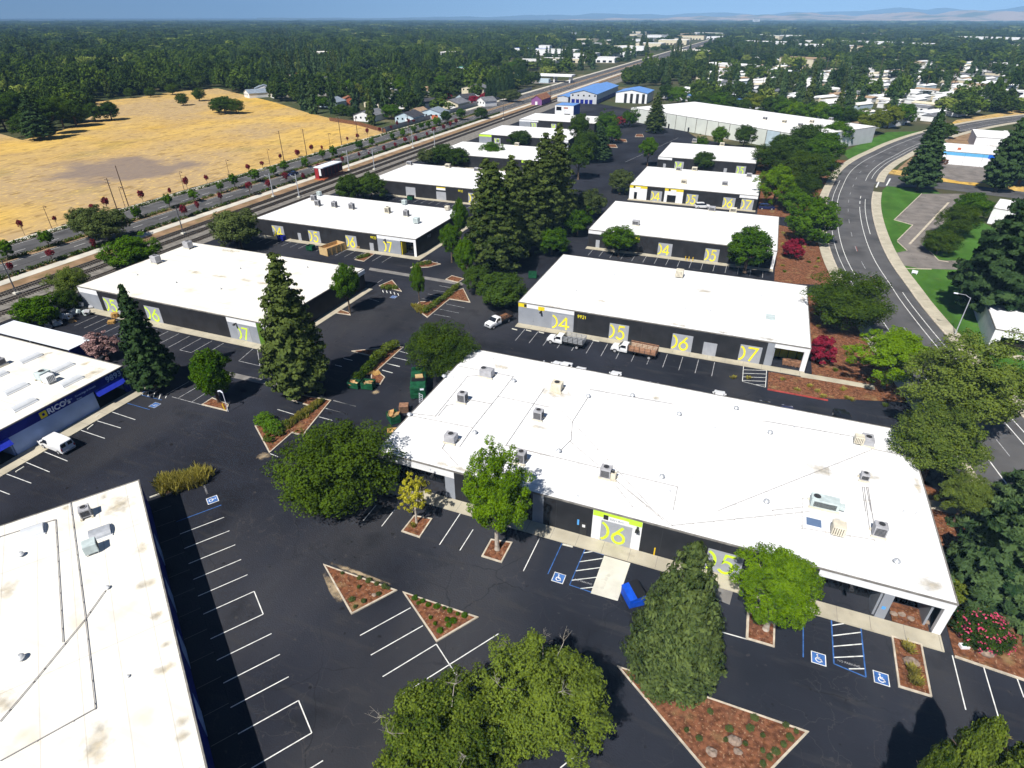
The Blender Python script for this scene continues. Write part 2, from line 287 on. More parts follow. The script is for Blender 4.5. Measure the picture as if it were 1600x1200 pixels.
leaf_mat('leaf_sycamore', (0.022, 0.055, 0.008), (0.15, 0.2, 0.036), .25); leaf_mat('leaf_far_dark', (0.0119, 0.0331, 0.0096), (0.0637, 0.1017, 0.0192)); leaf_mat('leaf_far_mid', (0.0177, 0.0548, 0.0084), (0.1186, 0.1788, 0.0254)); leaf_mat('leaf_far_pale', (0.0504, 0.0880, 0.0128), (0.2429, 0.2990, 0.0602)); leaf_mat('leaf_far_conifer', (0.0102, 0.0321, 0.0165), (0.0856, 0.1383, 0.0505), .12)
leaf_mat('leaf_pink', (0.14, 0.08, 0.075), (0.5, 0.32, 0.31), .2)
leaf_mat('petal_pink', (0.4, 0.02, 0.08), (0.75, 0.1, 0.2), .2)
leaf_mat('leaf_drygrass', (0.14, 0.13, 0.02), (0.42, 0.37, 0.08), .25)
leaf_mat('leaf_hedge', (0.025, 0.05, 0.008), (0.12, 0.16, 0.025), .2)
leaf_mat('leaf_ball', (0.04, 0.1, 0.008), (0.13, 0.25, 0.02), .2)
leaf_mat('leaf_willow', (0.0444, 0.0691, 0.0075), (0.2018, 0.2432, 0.0293), .25)
leaf_mat('leaf_russet', (0.06, 0.03, 0.02), (0.2, 0.1, 0.06), .2)
# ---------------------------------------------------------------- building blocks
col = sc.collection
def tag(o, label=None, cat=None, group=None, kind=None):
    if label: o['label'] = label
    if cat: o['category'] = cat
    if group: o['group'] = group
    if kind: o['kind'] = kind
    return o
def empty(name, loc, rz=0.0):
    o = bpy.data.objects.new(name, None); col.objects.link(o); o.location = loc; o.rotation_euler = (0, 0, rz); o.empty_display_size = 0.5
    return o
def link(name, me, parent=None, loc=None, rot=None, scale=None):
    o = bpy.data.objects.new(name, me); col.objects.link(o)
    if parent: o.parent = parent
    if loc is not None: o.location = loc
    if rot is not None: o.rotation_euler = rot
    if scale is not None: o.scale = scale
    return o
class MB:
    def __init__(s): s.v = []; s.f = []; s.mi = []
    def add(s, vs, fs, m=0):
        n = len(s.v); s.v += [tuple(p) for p in vs]; s.f += [tuple(i+n for i in f) for f in fs]; s.mi += [m]*len(fs); return s
    def box(s, x0, x1, y0, y1, z0, z1, m=0):
        return s.add([(x0,y0,z0),(x1,y0,z0),(x1,y1,z0),(x0,y1,z0),(x0,y0,z1),(x1,y0,z1),(x1,y1,z1),(x0,y1,z1)],
                     [(3,2,1,0),(4,5,6,7),(0,1,5,4),(1,2,6,5),(2,3,7,6),(3,0,4,7)], m)
    def bbox(s, x0, x1, y0, y1, z0, z1, b=0.05, m=0):
        """box with bevelled top and vertical edges"""
        def ring(e, z): return [(x0+e+b,y0+e,z),(x1-e-b,y0+e,z),(x1-e,y0+e+b,z),(x1-e,y1-e-b,z),(x1-e-b,y1-e,z),(x0+e+b,y1-e,z),(x0+e,y1-e-b,z),(x0+e,y0+e+b,z)]
        vs = ring(0,z0)+ring(0,z1-b)+ring(b,z1)
        fs = [(i,(i+1)%8,8+(i+1)%8,8+i) for i in range(8)]+[(8+i,8+(i+1)%8,16+(i+1)%8,16+i) for i in range(8)]+[tuple(16+i for i in range(8)), tuple(7-i for i in range(8))]
        return s.add(vs, fs, m)
    def prism(s, pts, z0, z1, m=0):
        n = len(pts); a = sum(pts[i][0]*pts[(i+1)%n][1]-pts[(i+1)%n][0]*pts[i][1] for i in range(n))
        if a < 0: pts = pts[::-1]
        return s.add([(p[0],p[1],z0) for p in pts]+[(p[0],p[1],z1) for p in pts],
                     [tuple(range(n-1,-1,-1)), tuple(range(n,2*n))]+[(i,(i+1)%n,n+(i+1)%n,n+i) for i in range(n)], m)
    def sheet(s, pts, z, m=0):
        n = len(pts); a = sum(pts[i][0]*pts[(i+1)%n][1]-pts[(i+1)%n][0]*pts[i][1] for i in range(n))
        if a < 0: pts = pts[::-1]
        return s.add([(p[0],p[1],z) for p in pts], [tuple(range(n))], m)
    def tube(s, path, rad, n=6, m=0, cap=True):
        path = [Vector(p) for p in path]; k = len(path)
        if not hasattr(rad, '__len__'): rad = [rad]*k
        base = len(s.v); vs = []
        for i, p in enumerate(path):
            d = (path[min(i+1,k-1)]-path[max(i-1,0)]); d = d.normalized() if d.length > 1e-9 else Vector((0,0,1))
            a = d.cross(Vector((0,0,1)) if abs(d.z) < .95 else Vector((1,0,0))).normalized(); b = d.cross(a)
            for j in range(n):
                t = 2*math.pi*j/n; vs.append(p+(a*math.cos(t)+b*math.sin(t))*rad[i])
        fs = [(i*n+j, i*n+(j+1)%n, (i+1)*n+(j+1)%n, (i+1)*n+j) for i in range(k-1) for j in range(n)]
        if cap: fs += [tuple(range(n)), tuple((k-1)*n+j for j in range(n-1,-1,-1))]
        return s.add(vs, fs, m)
    def cyl(s, x, y, z0, z1, r, n=12, m=0, r2=None): return s.tube([(x,y,z0),(x,y,z1)], [r, r if r2 is None else r2], n, m)
    def dome(s, x, y, z, r, h, n=10, m=0):
        return s.tube([(x,y,z),(x,y,z+h*.5),(x,y,z+h*.85),(x,y,z+h)], [r, r*.87, r*.5, r*.08], n, m)
    def bar(s, a, b, w, h, m=0):
        """flat bar between two points, width w, height h (upright)"""
        a = Vector(a); b = Vector(b); d = (b-a); d2 = Vector((d.x,d.y,0)).normalized() if Vector((d.x,d.y,0)).length > 1e-6 else Vector((1,0,0))
        p = Vector((-d2.y,d2.x,0))*w/2; u = Vector((0,0,h))
        return s.add([a-p,b-p,b+p,a+p,a-p+u,b-p+u,b+p+u,a+p+u],[(3,2,1,0),(4,5,6,7),(0,1,5,4),(1,2,6,5),(2,3,7,6),(3,0,4,7)],m)
    def mesh(s, name, mats):
        me = bpy.data.meshes.new(name); me.from_pydata(s.v, [], s.f)
        for mm in (mats if isinstance(mats, (list, tuple)) else [mats]): me.materials.append(mm)
        if any(s.mi): me.polygons.foreach_set('material_index', s.mi)
        me.update(); return me
    def build(s, name, mats, parent=None, loc=None, rot=None, org=None, smooth=False):
        if org is not None: s.v = [(a-org[0], b-org[1], c-org[2]) for a, b, c in s.v]
        me = s.mesh(name, mats)
        if smooth: me.polygons.foreach_set('use_smooth', [True]*len(me.polygons))
        return link(name, me, parent, loc, rot)
def copy_tree(o, parent=None):
    c = o.copy(); col.objects.link(c)
    if parent: c.parent = parent
    for ch in list(o.children): copy_tree(ch, c)
    return c
def stroke(mb, pts, w, ex=0.03, closed=False, m=0):
    """a painted stroke on the x-z plane, raised ex towards -y"""
    n = len(pts); P = [Vector((p[0],p[1])) for p in pts]; Lf = []; Rt = []
    for i in range(n):
        a = P[(i-1)%n] if (closed or i > 0) else None; b = P[(i+1)%n] if (closed or i < n-1) else None
        d1 = (P[i]-a).normalized() if a is not None else None; d2 = (b-P[i]).normalized() if b is not None else None
        if d1 is None: d1 = d2
        if d2 is None: d2 = d1
        n1 = Vector((-d1.y,d1.x)); n2 = Vector((-d2.y,d2.x)); mm = n1+n2
        mm = mm.normalized() if mm.length > .2 else n1
        k = 1/max(.45, mm.dot(n1)); Lf.append(P[i]+mm*w/2*k); Rt.append(P[i]-mm*w/2*k)
    vs = [(p.x,-ex,p.y) for p in Lf]+[(p.x,-ex,p.y) for p in Rt]+[(p.x,0,p.y) for p in Lf]+[(p.x,0,p.y) for p in Rt]
    fs = []
    for i in range(n if closed else n-1):
        j = (i+1)%n
        fs += [(i,n+i,n+j,j),(i,j,2*n+j,2*n+i),(n+i,3*n+i,3*n+j,n+j)]
    mb.add(vs, fs, m)
def arc(cx, cz, rx, rz, a0, a1, n=14): return [(cx+rx*math.cos(R(a0+(a1-a0)*i/n)), cz+rz*math.sin(R(a0+(a1-a0)*i/n))) for i in range(n+1)]
DIG = {'0': [arc(.5,.5,.45,.5,0,360,20)], ')': [arc(-.03,.5,.28,.5,-80,80,14)], '1': [[(.35,0),(.35,1)]],
 '2': [arc(.42,.68,.36,.32,160,-35,10)+[(.05,0),(.8,0)]],
 '3': [arc(.35,.73,.3,.27,150,-80,8)+arc(.33,.27,.36,.28,80,-150,10)], '4': [[(.6,0),(.6,.98)], [(.6,1),(.02,.27),(.86,.27)]],
 '5': [[(.78,1),(.3,1),(.2,.57)]+arc(.38,.32,.36,.33,115,-150,12)], '6': [[(.66,1),(.13,.42)], arc(.42,.3,.34,.3,0,360,18)],
 '7': [[(.02,1),(.8,1),(.28,0)]], '8': [arc(.4,.74,.27,.25,0,360,14), arc(.4,.26,.33,.27,0,360,14)],
 '9': [[(.16,0),(.69,.58)], arc(.4,.7,.34,.3,0,360,16)]}
def digits(mb, s, x, z, hgt, w, gap=0.95, asp=0.95, ex=.03):
    for i, ch in enumerate(s):
        for j, st in enumerate(DIG[ch]): stroke(mb, [(x+i*.74*hgt+a*hgt*asp, z+b*hgt) for a, b in st], w, ex+.004*j)
TXT = {}
def text_mesh(s, size, matl, bold=0.0, ext=0.02):
    k = (s, size, matl.name)
    if k not in TXT:
        cu = bpy.data.curves.new('lettering', 'FONT'); cu.body = s; cu.size = size; cu.extrude = ext; cu.offset = bold; cu.resolution_u = 2
        ob = bpy.data.objects.new('lettering', cu); col.objects.link(ob)
        dg = bpy.context.evaluated_depsgraph_get(); me = bpy.data.meshes.new_from_object(ob.evaluated_get(dg)); me.name = 'lettering'
        me.materials.clear(); me.materials.append(matl); bpy.data.objects.remove(ob); TXT[k] = me
    return TXT[k]
# ---------------------------------------------------------------- foliage generators
def cards_mesh(name, P, N, S, T, matl, asp=1.0, seed=0):
    """many small leaf-sized faces: centres P, normals N, sizes S, tint T"""
    r = np.random.default_rng(seed); n = len(P)
    A = np.cross(N, r.normal(size=(n,3))); A /= np.linalg.norm(A,axis=1)[:,None]+1e-9; B = np.cross(N, A)
    S = S[:,None]; a = A*S*asp; b = B*S
    bend = N*S*.25
    V = np.empty((n,4,3)); V[:,0] = P-a-bend; V[:,1] = P-b*.8; V[:,2] = P+a-bend; V[:,3] = P+b*.8
    me = bpy.data.meshes.new(name); me.vertices.add(4*n); me.loops.add(4*n); me.polygons.add(n)
    me.vertices.foreach_set('co', V.reshape(-1).astype(np.float32)); me.loops.foreach_set('vertex_index', np.arange(4*n, dtype=np.int32))
    me.polygons.foreach_set('loop_start', np.arange(0,4*n,4,dtype=np.int32)); me.polygons.foreach_set('loop_total', np.full(n,4,dtype=np.int32))
    at_ = me.attributes.new('tint','FLOAT','FACE'); at_.data.foreach_set('value', T.astype(np.float32))
    me.materials.append(matl); me.update(); return me
def unit_dirs(r, n):
    d = r.normal(size=(n,3)); return d/np.linalg.norm(d,axis=1)[:,None]
def clumps_to_cards(name, C, RC, n, size, matl, seed, flat=1.0, tintC=None, shell=.45, updir=.25, core=None):
    r = np.random.default_rng(seed); C = np.asarray(C); RC = np.asarray(RC)
    w = RC**2; idx = r.choice(len(C), n, p=w/w.sum()); d = unit_dirs(r, n)
    rad = RC[idx]*(shell+(1-shell)*r.random(n))**.6
    P = C[idx]+d*rad[:,None]*np.array([1,1,flat])
    if core is not None:
        out = P-core; out /= np.linalg.norm(out,axis=1)[:,None]+1e-9
        N = d*.55+out*.5+r.normal(size=(n,3))*.45
    else: N = d+r.normal(size=(n,3))*.5
    N[:,2] += updir; N /= np.linalg.norm(N,axis=1)[:,None]+1e-9
    tc = r.random(len(C)) if tintC is None else tintC
    T = .6*tc[idx]+.4*r.random(n); S = size*(.6+.8*r.random(n))
    return cards_mesh(name, P, N, S, T, matl, 1.15, seed)
def round_crown(name, matl, seed, nc=70, n=9000, size=.03, bump=.3, bottom=-.55, rc=(.16,.3), shape=None, flat=.85, sub=4):
    """unit crown: radius about 1, centre at the origin"""
    r = np.random.default_rng(seed); C = []; RC = []
    lobes = unit_dirs(r, 7); amp = r.random(7)*bump
    done = 0; F = int(nc*2/(1-bottom))
    for fi in range(F):
        zf = 1-2*(fi+.5)/F
        if zf < bottom: continue
        af = fi*2.39996; d = np.array([math.sqrt(1-zf*zf)*math.cos(af), math.sqrt(1-zf*zf)*math.sin(af), zf])+r.normal(size=3)*.12; d /= np.linalg.norm(d)
        k = 1-bump*.5+sum(amp*np.clip(lobes@d,0,1)**3)
        rr = (.6+.4*r.random()**.5)*k if fi % 4 else (.25+.4*r.random())*k
        p = d*rr
        if shape: p = shape(p, r)
        done += 1; q = r.uniform(*rc)*(1.1-.35*rr); C.append(p*(1-q*.55)); RC.append(q)
        for j in range(sub):
            e = unit_dirs(r,1)[0]; C.append(C[-1-j]+e*q*.85); RC.append(q*r.uniform(.35,.6))
    return clumps_to_cards(name, C, RC, n, size, matl, seed+1, flat, core=np.array([0,0,-.2]))
def cone_crown(name, matl, seed, levels=26, n=9000, size=.02, tip=.02, power=.85, fullat=.12, droop=.12, ragged=.25, clump=.5, per=9, up=0.0, updir=.25, flat=.7):
    """unit conifer: height 1 (z 0..1), radius 1 at the base (scale x, y by the radius)"""
    r = np.random.default_rng(seed); C = []; RC = []
    for i in range(levels):
        z = min(.98, max(.02, .03+.95*(i/(levels-1))+r.normal()*.008)); prof = (1-z)**power*min(1, .55+z/fullat*.45) + tip
        k = max(3, int(per*(.35+prof)))
        off = r.random()*6.28
        for j in range(k):
            a = off+6.283*j/k+r.normal()*.25; L = prof*(1-ragged*r.random())
            for t in np.linspace(.3, 1, max(2, int(4*L+1.5))):
                C.append((math.cos(a)*L*t, math.sin(a)*L*t, z-droop*L*t*.3+up*L*t*.3+r.normal()*.014)); RC.append((.06+.12*L)*clump*(1.25-.5*t)*r.uniform(.8,1.2))
    C = np.array(C); RC = np.array(RC); tint = r.random(len(C))
    w = RC**1.6; idx = r.choice(len(C), n, p=w/w.sum()); d = unit_dirs(r, n)
    P = C[idx]+d*(RC[idx]*(.4+.6*r.random(n))**.6)[:,None]*np.array([1,1,.16*flat])
    out = P*np.array([1,1,0]); out /= np.linalg.norm(out,axis=1)[:,None]+1e-9
    N = out*.7+d*.5+r.normal(size=(n,3))*.4; N[:,2] += updir; N /= np.linalg.norm(N,axis=1)[:,None]+1e-9
    T = .6*tint[idx]+.4*r.random(n); S = size*(.6+.8*r.random(n))
    return P, N, S, T
PROTO = {}
def crown_proto(kind, variant=0):
    k = (kind, variant)
    if k in PROTO: return PROTO[k]
    s = 100+hash_kind(kind)*7+variant
    nm = 'crown'
    L = MATS
    if kind == 'oak': me = round_crown(nm, L['leaf_oak'], s, 110, 38000, .018, .25, -.95, (.2,.33))
    elif kind == 'oak_near': me = round_crown(nm, L['leaf_yellowgreen'], s, 150, 52000, .017, .35, -.6, (.14,.27))
    elif kind == 'dark': me = round_crown(nm, L['leaf_dark'], s, 80, 20000, .028, .35, -.85, (.18,.32))
    elif kind == 'maple': me = round_crown(nm, L['leaf_maple'], s, 120, 42000, .018, .55, -.9, (.14,.26), egg)
    elif kind == 'spire': me = round_crown(nm, L['leaf_yellowgreen'], s, 120, 22000, .026, .45, -.95, (.14,.24), spire)
    elif kind == 'big_maple': me = round_crown(nm, L['leaf_sycamore'], s, 140, 44000, .017, .4, -.8, (.15,.28))
    elif kind == 'golden': me = round_crown(nm, L['leaf_golden'], s, 90, 9000, .024, .5, -.85, (.09,.17), egg, sub=3)
    elif kind == 'mid': me = round_crown(nm, L['leaf_mid'], s, 80, 20000, .028, .35, -.85, (.18,.32))
    elif kind == 'egg': me = round_crown(nm, L['leaf_mid'], s, 95, 22000, .027, .3, -.9, (.16,.3), egg)
    elif kind == 'olive': me = round_crown(nm, L['leaf_olive'], s, 80, 18000, .028, .35, -.85, (.18,.32))
    elif kind == 'crimson': me = round_crown(nm, L['leaf_crimson'], s, 60, 9000, .04, .25, -.8, (.18,.32))
    elif kind == 'maroon': me = round_crown(nm, L['leaf_maroon'], s, 26, 1100, .1, .35, -.8, (.24,.4), sub=2)
    elif kind == 'pink': me = round_crown(nm, L['leaf_pink'], s, 60, 9000, .04, .35, -.8)
    elif kind == 'willow': me = round_crown(nm, L['leaf_willow'], s, 70, 15000, .03, .35, -.85, (.18,.32))
    elif kind == 'street': me = round_crown(nm, L['leaf_mid'], s, 34, 2600, .07, .3, -.85, (.22,.38), sub=2)
    elif kind == 'ball': me = round_crown(nm, L['leaf_ball'], s, 140, 9000, .03, .03, -.5, (.14,.2))
    elif kind == 'hedge': me = round_crown(nm, L['leaf_hedge'], s, 40, 2600, .06, .4, -.3)
    elif kind == 'russet': me = round_crown(nm, L['leaf_russet'], s, 24, 2000, .06, .3, -.3)
    elif kind == 'redwood':
        me = cards_mesh(nm, *warp(cone_crown(nm, None, s, 34, 34000, .042, .05, .64, .22, .3, .36, 1.25, 9)), L['leaf_redwood'], 1.25, s)
    elif kind == 'cedar':
        me = cards_mesh(nm, *warp(cone_crown(nm, None, s, 34, 18000, .06, .04, .75, .1, .2, .25, 1.1, 8)), L['leaf_pine'], 1.25, s)
    elif kind == 'juniper':
        me = cards_mesh(nm, *warp(cone_crown(nm, None, s, 42, 62000, .024, .05, .75, .12, .05, .15, 1.1, 12, up=.5), 3.2), L['leaf_juniper'], 1.7, s)
    elif kind == 'deodar':
        me = cards_mesh(nm, *warp(cone_crown(nm, None, s, 16, 34000, .034, .03, .85, .08, .45, .35, .85, 8, flat=.55), 2.2), L['leaf_cedar'], 1.9, s)
    elif kind == 'pine':
        me = cards_mesh(nm, *warp(cone_crown(nm, None, s, 24, 30000, .038, .05, .65, .16, -.35, .3, 1.05, 9), 2.6), L['leaf_pine'], 1.6, s)
    # far-off kinds: fewer, larger leaf clumps
    elif kind == 'far_oak': me = round_crown(nm, L['leaf_far_dark'], s, 34, 1900, .08, .45, -.6, (.22,.38), sub=2)
    elif kind == 'far_dark': me = round_crown(nm, L['leaf_far_dark'], s, 34, 1900, .08, .5, -.6, (.22,.38), sub=2)
    elif kind == 'far_mid': me = round_crown(nm, L['leaf_far_mid'], s, 34, 1900, .08, .45, -.6, (.22,.38), sub=2)
    elif kind == 'far_yellow': me = round_crown(nm, L['leaf_far_pale'], s, 34, 1700, .085, .45, -.6, (.22,.38), sub=2)
    elif kind == 'far_conifer': me = cards_mesh(nm, *warp(cone_crown(nm, None, s, 16, 1700, .15, .05, .8, .2, .2, .35, 1.1, 6)), L['leaf_far_conifer'], 1.2, s)
    elif kind == 'far_redwood': me = cards_mesh(nm, *warp(cone_crown(nm, None, s, 16, 1700, .15, .06, .7, .2, .2, .35, 1.1, 6)), L['leaf_redwood'], 1.2, s)
    PROTO[k] = me; return me
KINDS = ['oak','oak_near','dark','maple','big_maple','golden','mid','egg','olive','crimson','maroon','pink','willow','street','ball','hedge','russet','redwood','cedar','juniper','deodar','pine','far_oak','far_dark','far_mid','far_yellow','far_conifer','far_redwood','spire']
def hash_kind(k): return KINDS.index(k)
def egg(p, r):
    z = p[2]; k = 1.0-.42*max(0, z)+.05*min(0, z)
    return np.array([p[0]*k, p[1]*k, z])
def spire(p, r):
    k = .98-.72*(p[2]+1)/2
    return np.array([p[0]*k, p[1]*k, p[2]*1.05])
CONE = 4.0
def warp(q, k=None):
    """conifers are generated 1 tall, 1 wide; leaves sized against the height of about k radii"""
    P, N, S, T = q; k = k or CONE
    P = P.copy(); P[:,2] *= k
    return P, N, S, T
CONIFER = {'redwood':4.0,'cedar':4.0,'juniper':3.2,'deodar':2.2,'pine':2.6,'far_conifer':4.0,'far_redwood':4.0}
TRUNK = {}
def trunk_mesh(kind):
    if kind in TRUNK: return TRUNK[kind]
    r = random.Random(5+len(TRUNK)); mb = MB()
    if kind == 'conifer':
        mb.tube([(0,0,-.01),(0.01,0,.3),(0,0.008,.65),(0,0,.97)], [.03,.024,.015,.003], 8)
        for i in range(22):
            z = .12+.8*i/22; a = i*2.4; L = .16*(1-z)+.02
            mb.tube([(0,0,z),(math.cos(a)*L,math.sin(a)*L,z-.005)], [.006*(1-z)+.001,.001], 4)
    else:
        mb.tube([(0,0,-.01),(0,0,.05),(.01,.005,.25),(0,.01,.5),(.01,0,.8)], [.05,.036,.03,.024,.008], 9)
        for i in range(11):
            a = i*2.4+r.random(); z = .28+.4*(i/11)**1.0; L = r.uniform(.22,.4); zz = z+r.uniform(.12,.3)
            mx, my = math.cos(a)*L*.5, math.sin(a)*L*.5
            mb.tube([(0,0,z),(mx,my,z+(zz-z)*.6),(mx*2,my*2,zz)], [.016,.01,.003], 5)
            for j in (-1,1): mb.tube([(mx,my,z+(zz-z)*.6),(mx*1.5+j*my*.5,my*1.5-j*mx*.5,zz+.05)], [.008,.002], 4)
    TRUNK[kind] = mb; return mb
TM = {}
def twig_me():
    """bare grey branches that stick out of an old crown (unit crown)"""
    if 'twig' not in TM:
        r = random.Random(3); mb = MB()
        for i in range(7):
            a = r.uniform(0, 6.28); e = r.uniform(.15, 1.2); d = Vector((math.cos(a)*math.cos(e), math.sin(a)*math.cos(e), math.sin(e)))
            p0 = d*.55; p1 = d*.86+Vector((r.uniform(-.08,.08),r.uniform(-.08,.08),r.uniform(-.05,.05))); p2 = d*r.uniform(.96,1.08)
            mb.tube([p0,p1,p2], [.008,.0045,.0018], 5)
            for k in range(5):
                t = r.uniform(.2,1); q = p1.lerp(p2, t); w = q+Vector((r.uniform(-.16,.16),r.uniform(-.16,.16),r.uniform(-.02,.14))); mb.tube([q,w], [.0025,.001], 4)
                for j in range(2): mb.tube([q.lerp(w,.6), q.lerp(w,.6)+Vector((r.uniform(-.08,.08),r.uniform(-.08,.08),r.uniform(0,.08)))], [.0014,.0006], 3)
        TM['twig'] = mb.mesh('dead_branches', M['twig'])
    return TM['twig']
def trunk_me(kind, bark):
    k = (kind, bark)
    if k not in TM: TM[k] = trunk_mesh(kind).mesh('trunk', M[bark])
    return TM[k]
def tree(name, label, pos, h, r, kind, variant=0, group=None, cat='tree', bark='bark', zc=None, rz=None, zr=None, extra=None):
    """a tree: trunk with limbs, and a crown of leaf faces. h height, r crown radius"""
    t = empty(name, (pos[0], pos[1], 0)); tag(t, label, cat, group)
    rz = random.random()*6.28 if rz is None else rz
    if kind in CONIFER:
        K = CONIFER[kind]; base = {'juniper':.02,'redwood':.09,'cedar':.11}.get(kind,.05)*h
        link('trunk', trunk_me('conifer', bark), t, (0,0,0), (0,0,rz), (h*.75,h*.75,h))
        link('crown', crown_proto(kind, variant), t, (0,0,base), (0,0,rz), (r,r,(h-base)/K))
    else:
        zr = zr or min(h*.49, max(r*.82, h*.36)); zc = zc if zc is not None else h-zr*.95
        link('trunk', trunk_me('broad', bark), t, (0,0,0), (0,0,rz), (min(h,r*1.7)*.95,min(h,r*1.7)*.95,(zc+zr*.1)/.8))
        c = link('crown', crown_proto(kind, variant), t, (0,0,zc), (0,0,rz), (r*.9,r*.9,zr*.93))
        if extra: tag(link('dead_branches', twig_me(), t, (0,0,zc), (0,0,rz), (r*.95,r*.95,zr)), kind='stuff')
    return t
def blades_me(name, pts, n, hgt, spread, matl, seed=0, lean=.6):
    """grass: thin upright blades rooted along a line"""
    r = np.random.default_rng(seed); P = np.array([(p[0],p[1],0) for p in pts], float); k = len(P)-1
    i = r.integers(0, max(k,1), n); t = r.random(n)[:,None]; B = P[i]*(1-t)+P[np.minimum(i+1,k)]*t
    nt_ = max(3, n//26); tc = r.integers(0, n, nt_); own = r.integers(0, nt_, n); C = B[tc]+r.normal(size=(nt_,3))*np.array([spread*.5,spread*.5,0]); B = C[own]+r.normal(size=(n,3))*np.array([.06,.06,0])*(1+spread)
    a = r.random(n)*6.283; l = lean*r.random(n); h = hgt*(.55+.6*r.random(n)); D = np.stack([np.cos(a)*l*h, np.sin(a)*l*h, h*(1-.3*l)],1)
    w = np.stack([-np.sin(a), np.cos(a), np.zeros(n)],1)*(.035+.02*r.random(n))[:,None]
    B[:,2] = 0; M1 = B+D*.6+np.array([0,0,1])*h[:,None]*.08; Tp = B+D
    V = np.stack([B-w, B+w, M1+w*.8, Tp, M1-w*.8], 1).reshape(-1,3)
    me = bpy.data.meshes.new(name); me.vertices.add(5*n); me.loops.add(5*n); me.polygons.add(n); me.vertices.foreach_set('co', V.reshape(-1).astype(np.float32)); me.loops.foreach_set('vertex_index', np.arange(5*n, dtype=np.int32))
    me.polygons.foreach_set('loop_start', np.arange(0,5*n,5,dtype=np.int32)); me.polygons.foreach_set('loop_total', np.full(n,5,dtype=np.int32))
    q = me.attributes.new('tint','FLOAT','FACE'); q.data.foreach_set('value', r.random(n).astype(np.float32)); me.materials.append(matl); me.update(); return me
def bush(name, label, pos, r, hz, kind, variant=0, group=None, cat='shrub'):
    t = empty(name, (pos[0], pos[1], pos[2] if len(pos) > 2 else 0)); tag(t, label, cat, group)
    link('foliage', crown_proto(kind, variant), t, (0,0,hz*.42), (0,0,random.random()*6.28), (r,r,hz*.6))
    link('stem', trunk_me('broad','bark'), t, (0,0,0), (0,0,random.random()*6), (hz*.5,hz*.5,hz*.8))
    return t
# ---------------------------------------------------------------- the setting
def px(pts, z=0.0): return [tuple(at(u, v, 0)[:2]) for u, v in pts]
def structure(name, pts, z, m, z0=None, label=None):
    mb = MB()
    if z0 is None: mb.sheet(pts, z)
    else: mb.prism(pts, z0, z)
    return tag(mb.build(name, M[m]), label, kind='structure')
def grid_sheet(name, x0, x1, y0, y1, z, m):
    mb = MB(); mb.sheet([(x0,y0),(x1,y0),(x1,y1),(x0,y1)], z); return tag(mb.build(name, M[m]), kind='structure')
grid_sheet('ground', -23500, 23500, -3000, 25500, -0.06, 'soil')
lot = structure('parking_lot', [(-136,-20),(70,-20),(44,60),(33.5,95),(24,140),(21.5,170),(22,215),(27.5,255),(35,282),(10,305),(-30,330),(-62,410),(-136,470)], 0.0, 'asphalt')
field_px = [(-260,430),(0,381),(105,353),(280,299),(375,272),(550,228),(606,210),(596,206),(545,192),(480,176),(430,160),(380,148),(340,138),(275,143),(215,152),(140,160),(150,178),(110,200),(35,219),(0,209),(-260,236)]
structure('dry_field', px(field_px), 0.02, 'field')
m_ = M['field']; c_ = at(190, 265); layer(m_, (0.2, 0.16, 0.145), 0.06, 0.42, 0.62, 0.8, 9, blob=(c_.x, c_.y, 30, 22))
YB0, YB1 = -40, 3200
def strip(name, x0, x1, z, m, y0=YB0, y1=YB1, z0=None):
    return structure(name, [(x0,y0),(x1,y0),(x1,y1),(x0,y1)], z, m, z0)
strip('road', -181.6, -158.8, 0.03, 'road')                              # the boulevard
strip('pavement', -185.2, -182.2, 0.12, 'walk', z0=-.05)
strip('pavement', -157.2, -154.2, 0.12, 'walk', z0=-.05)
strip('verge', -182.2, -181.6, 0.1, 'dirt', z0=-.05)
strip('verge', -158.8, -157.2, 0.1, 'dirt', z0=-.05)
strip('road_median', -171.4, -168.6, 0.14, 'dirt', z0=-.05, y1=900)
for x in (-171.5, -168.5, -181.5, -158.9): strip('kerb', x-.09, x+.09, 0.18, 'kerb', z0=-.05, y1=1500)
strip('rail_bed', -153.0, -134.5, 0.05, 'ballast', y1=1500)
strip('dirt_strip', -154.2, -150.4, 0.08, 'dirt', z0=-.02, y1=900)
# boulevard lane marks
mb = MB()
for x in (-175.0, -164.6):
    for y in range(20, 620, 9): mb.box(x-.07, x+.07, y, y+3.2, .032, .036)
lm = mb.build('lane_dash', M['paint']); tag(lm, kind='structure')
for x in (-181.0, -172.0, -168.0, -159.6):
    tag(MB().box(x-.06, x+.06, YB0, 900, .032, .036).build('lane_line', M['paint']), kind='structure')
# railway
def track(x, y0, y1, lbl):
    t = empty('railway_track', (x, y0, 0)); tag(t, lbl, 'railway')
    mb = MB()
    for y in np.arange(0, min(y1-y0, 480), .65): mb.box(-1.25, 1.25, y, y+.24, .05, .19)
    tag(mb.build('sleepers', M['sleeper'], t), kind='stuff')
    for s in (-.72, .72): MB().box(s-.05, s+.05, 0, y1-y0, .19, .36).build('rail', M['steel'], t)
track(-148.6, 0, 1300, 'railway track nearest the boulevard pavement')
track(-144.2, 0, 1300, 'railway track in the middle of the ballast bed')
track(-138.6, 0, 250, 'railway siding closest to the black warehouses')
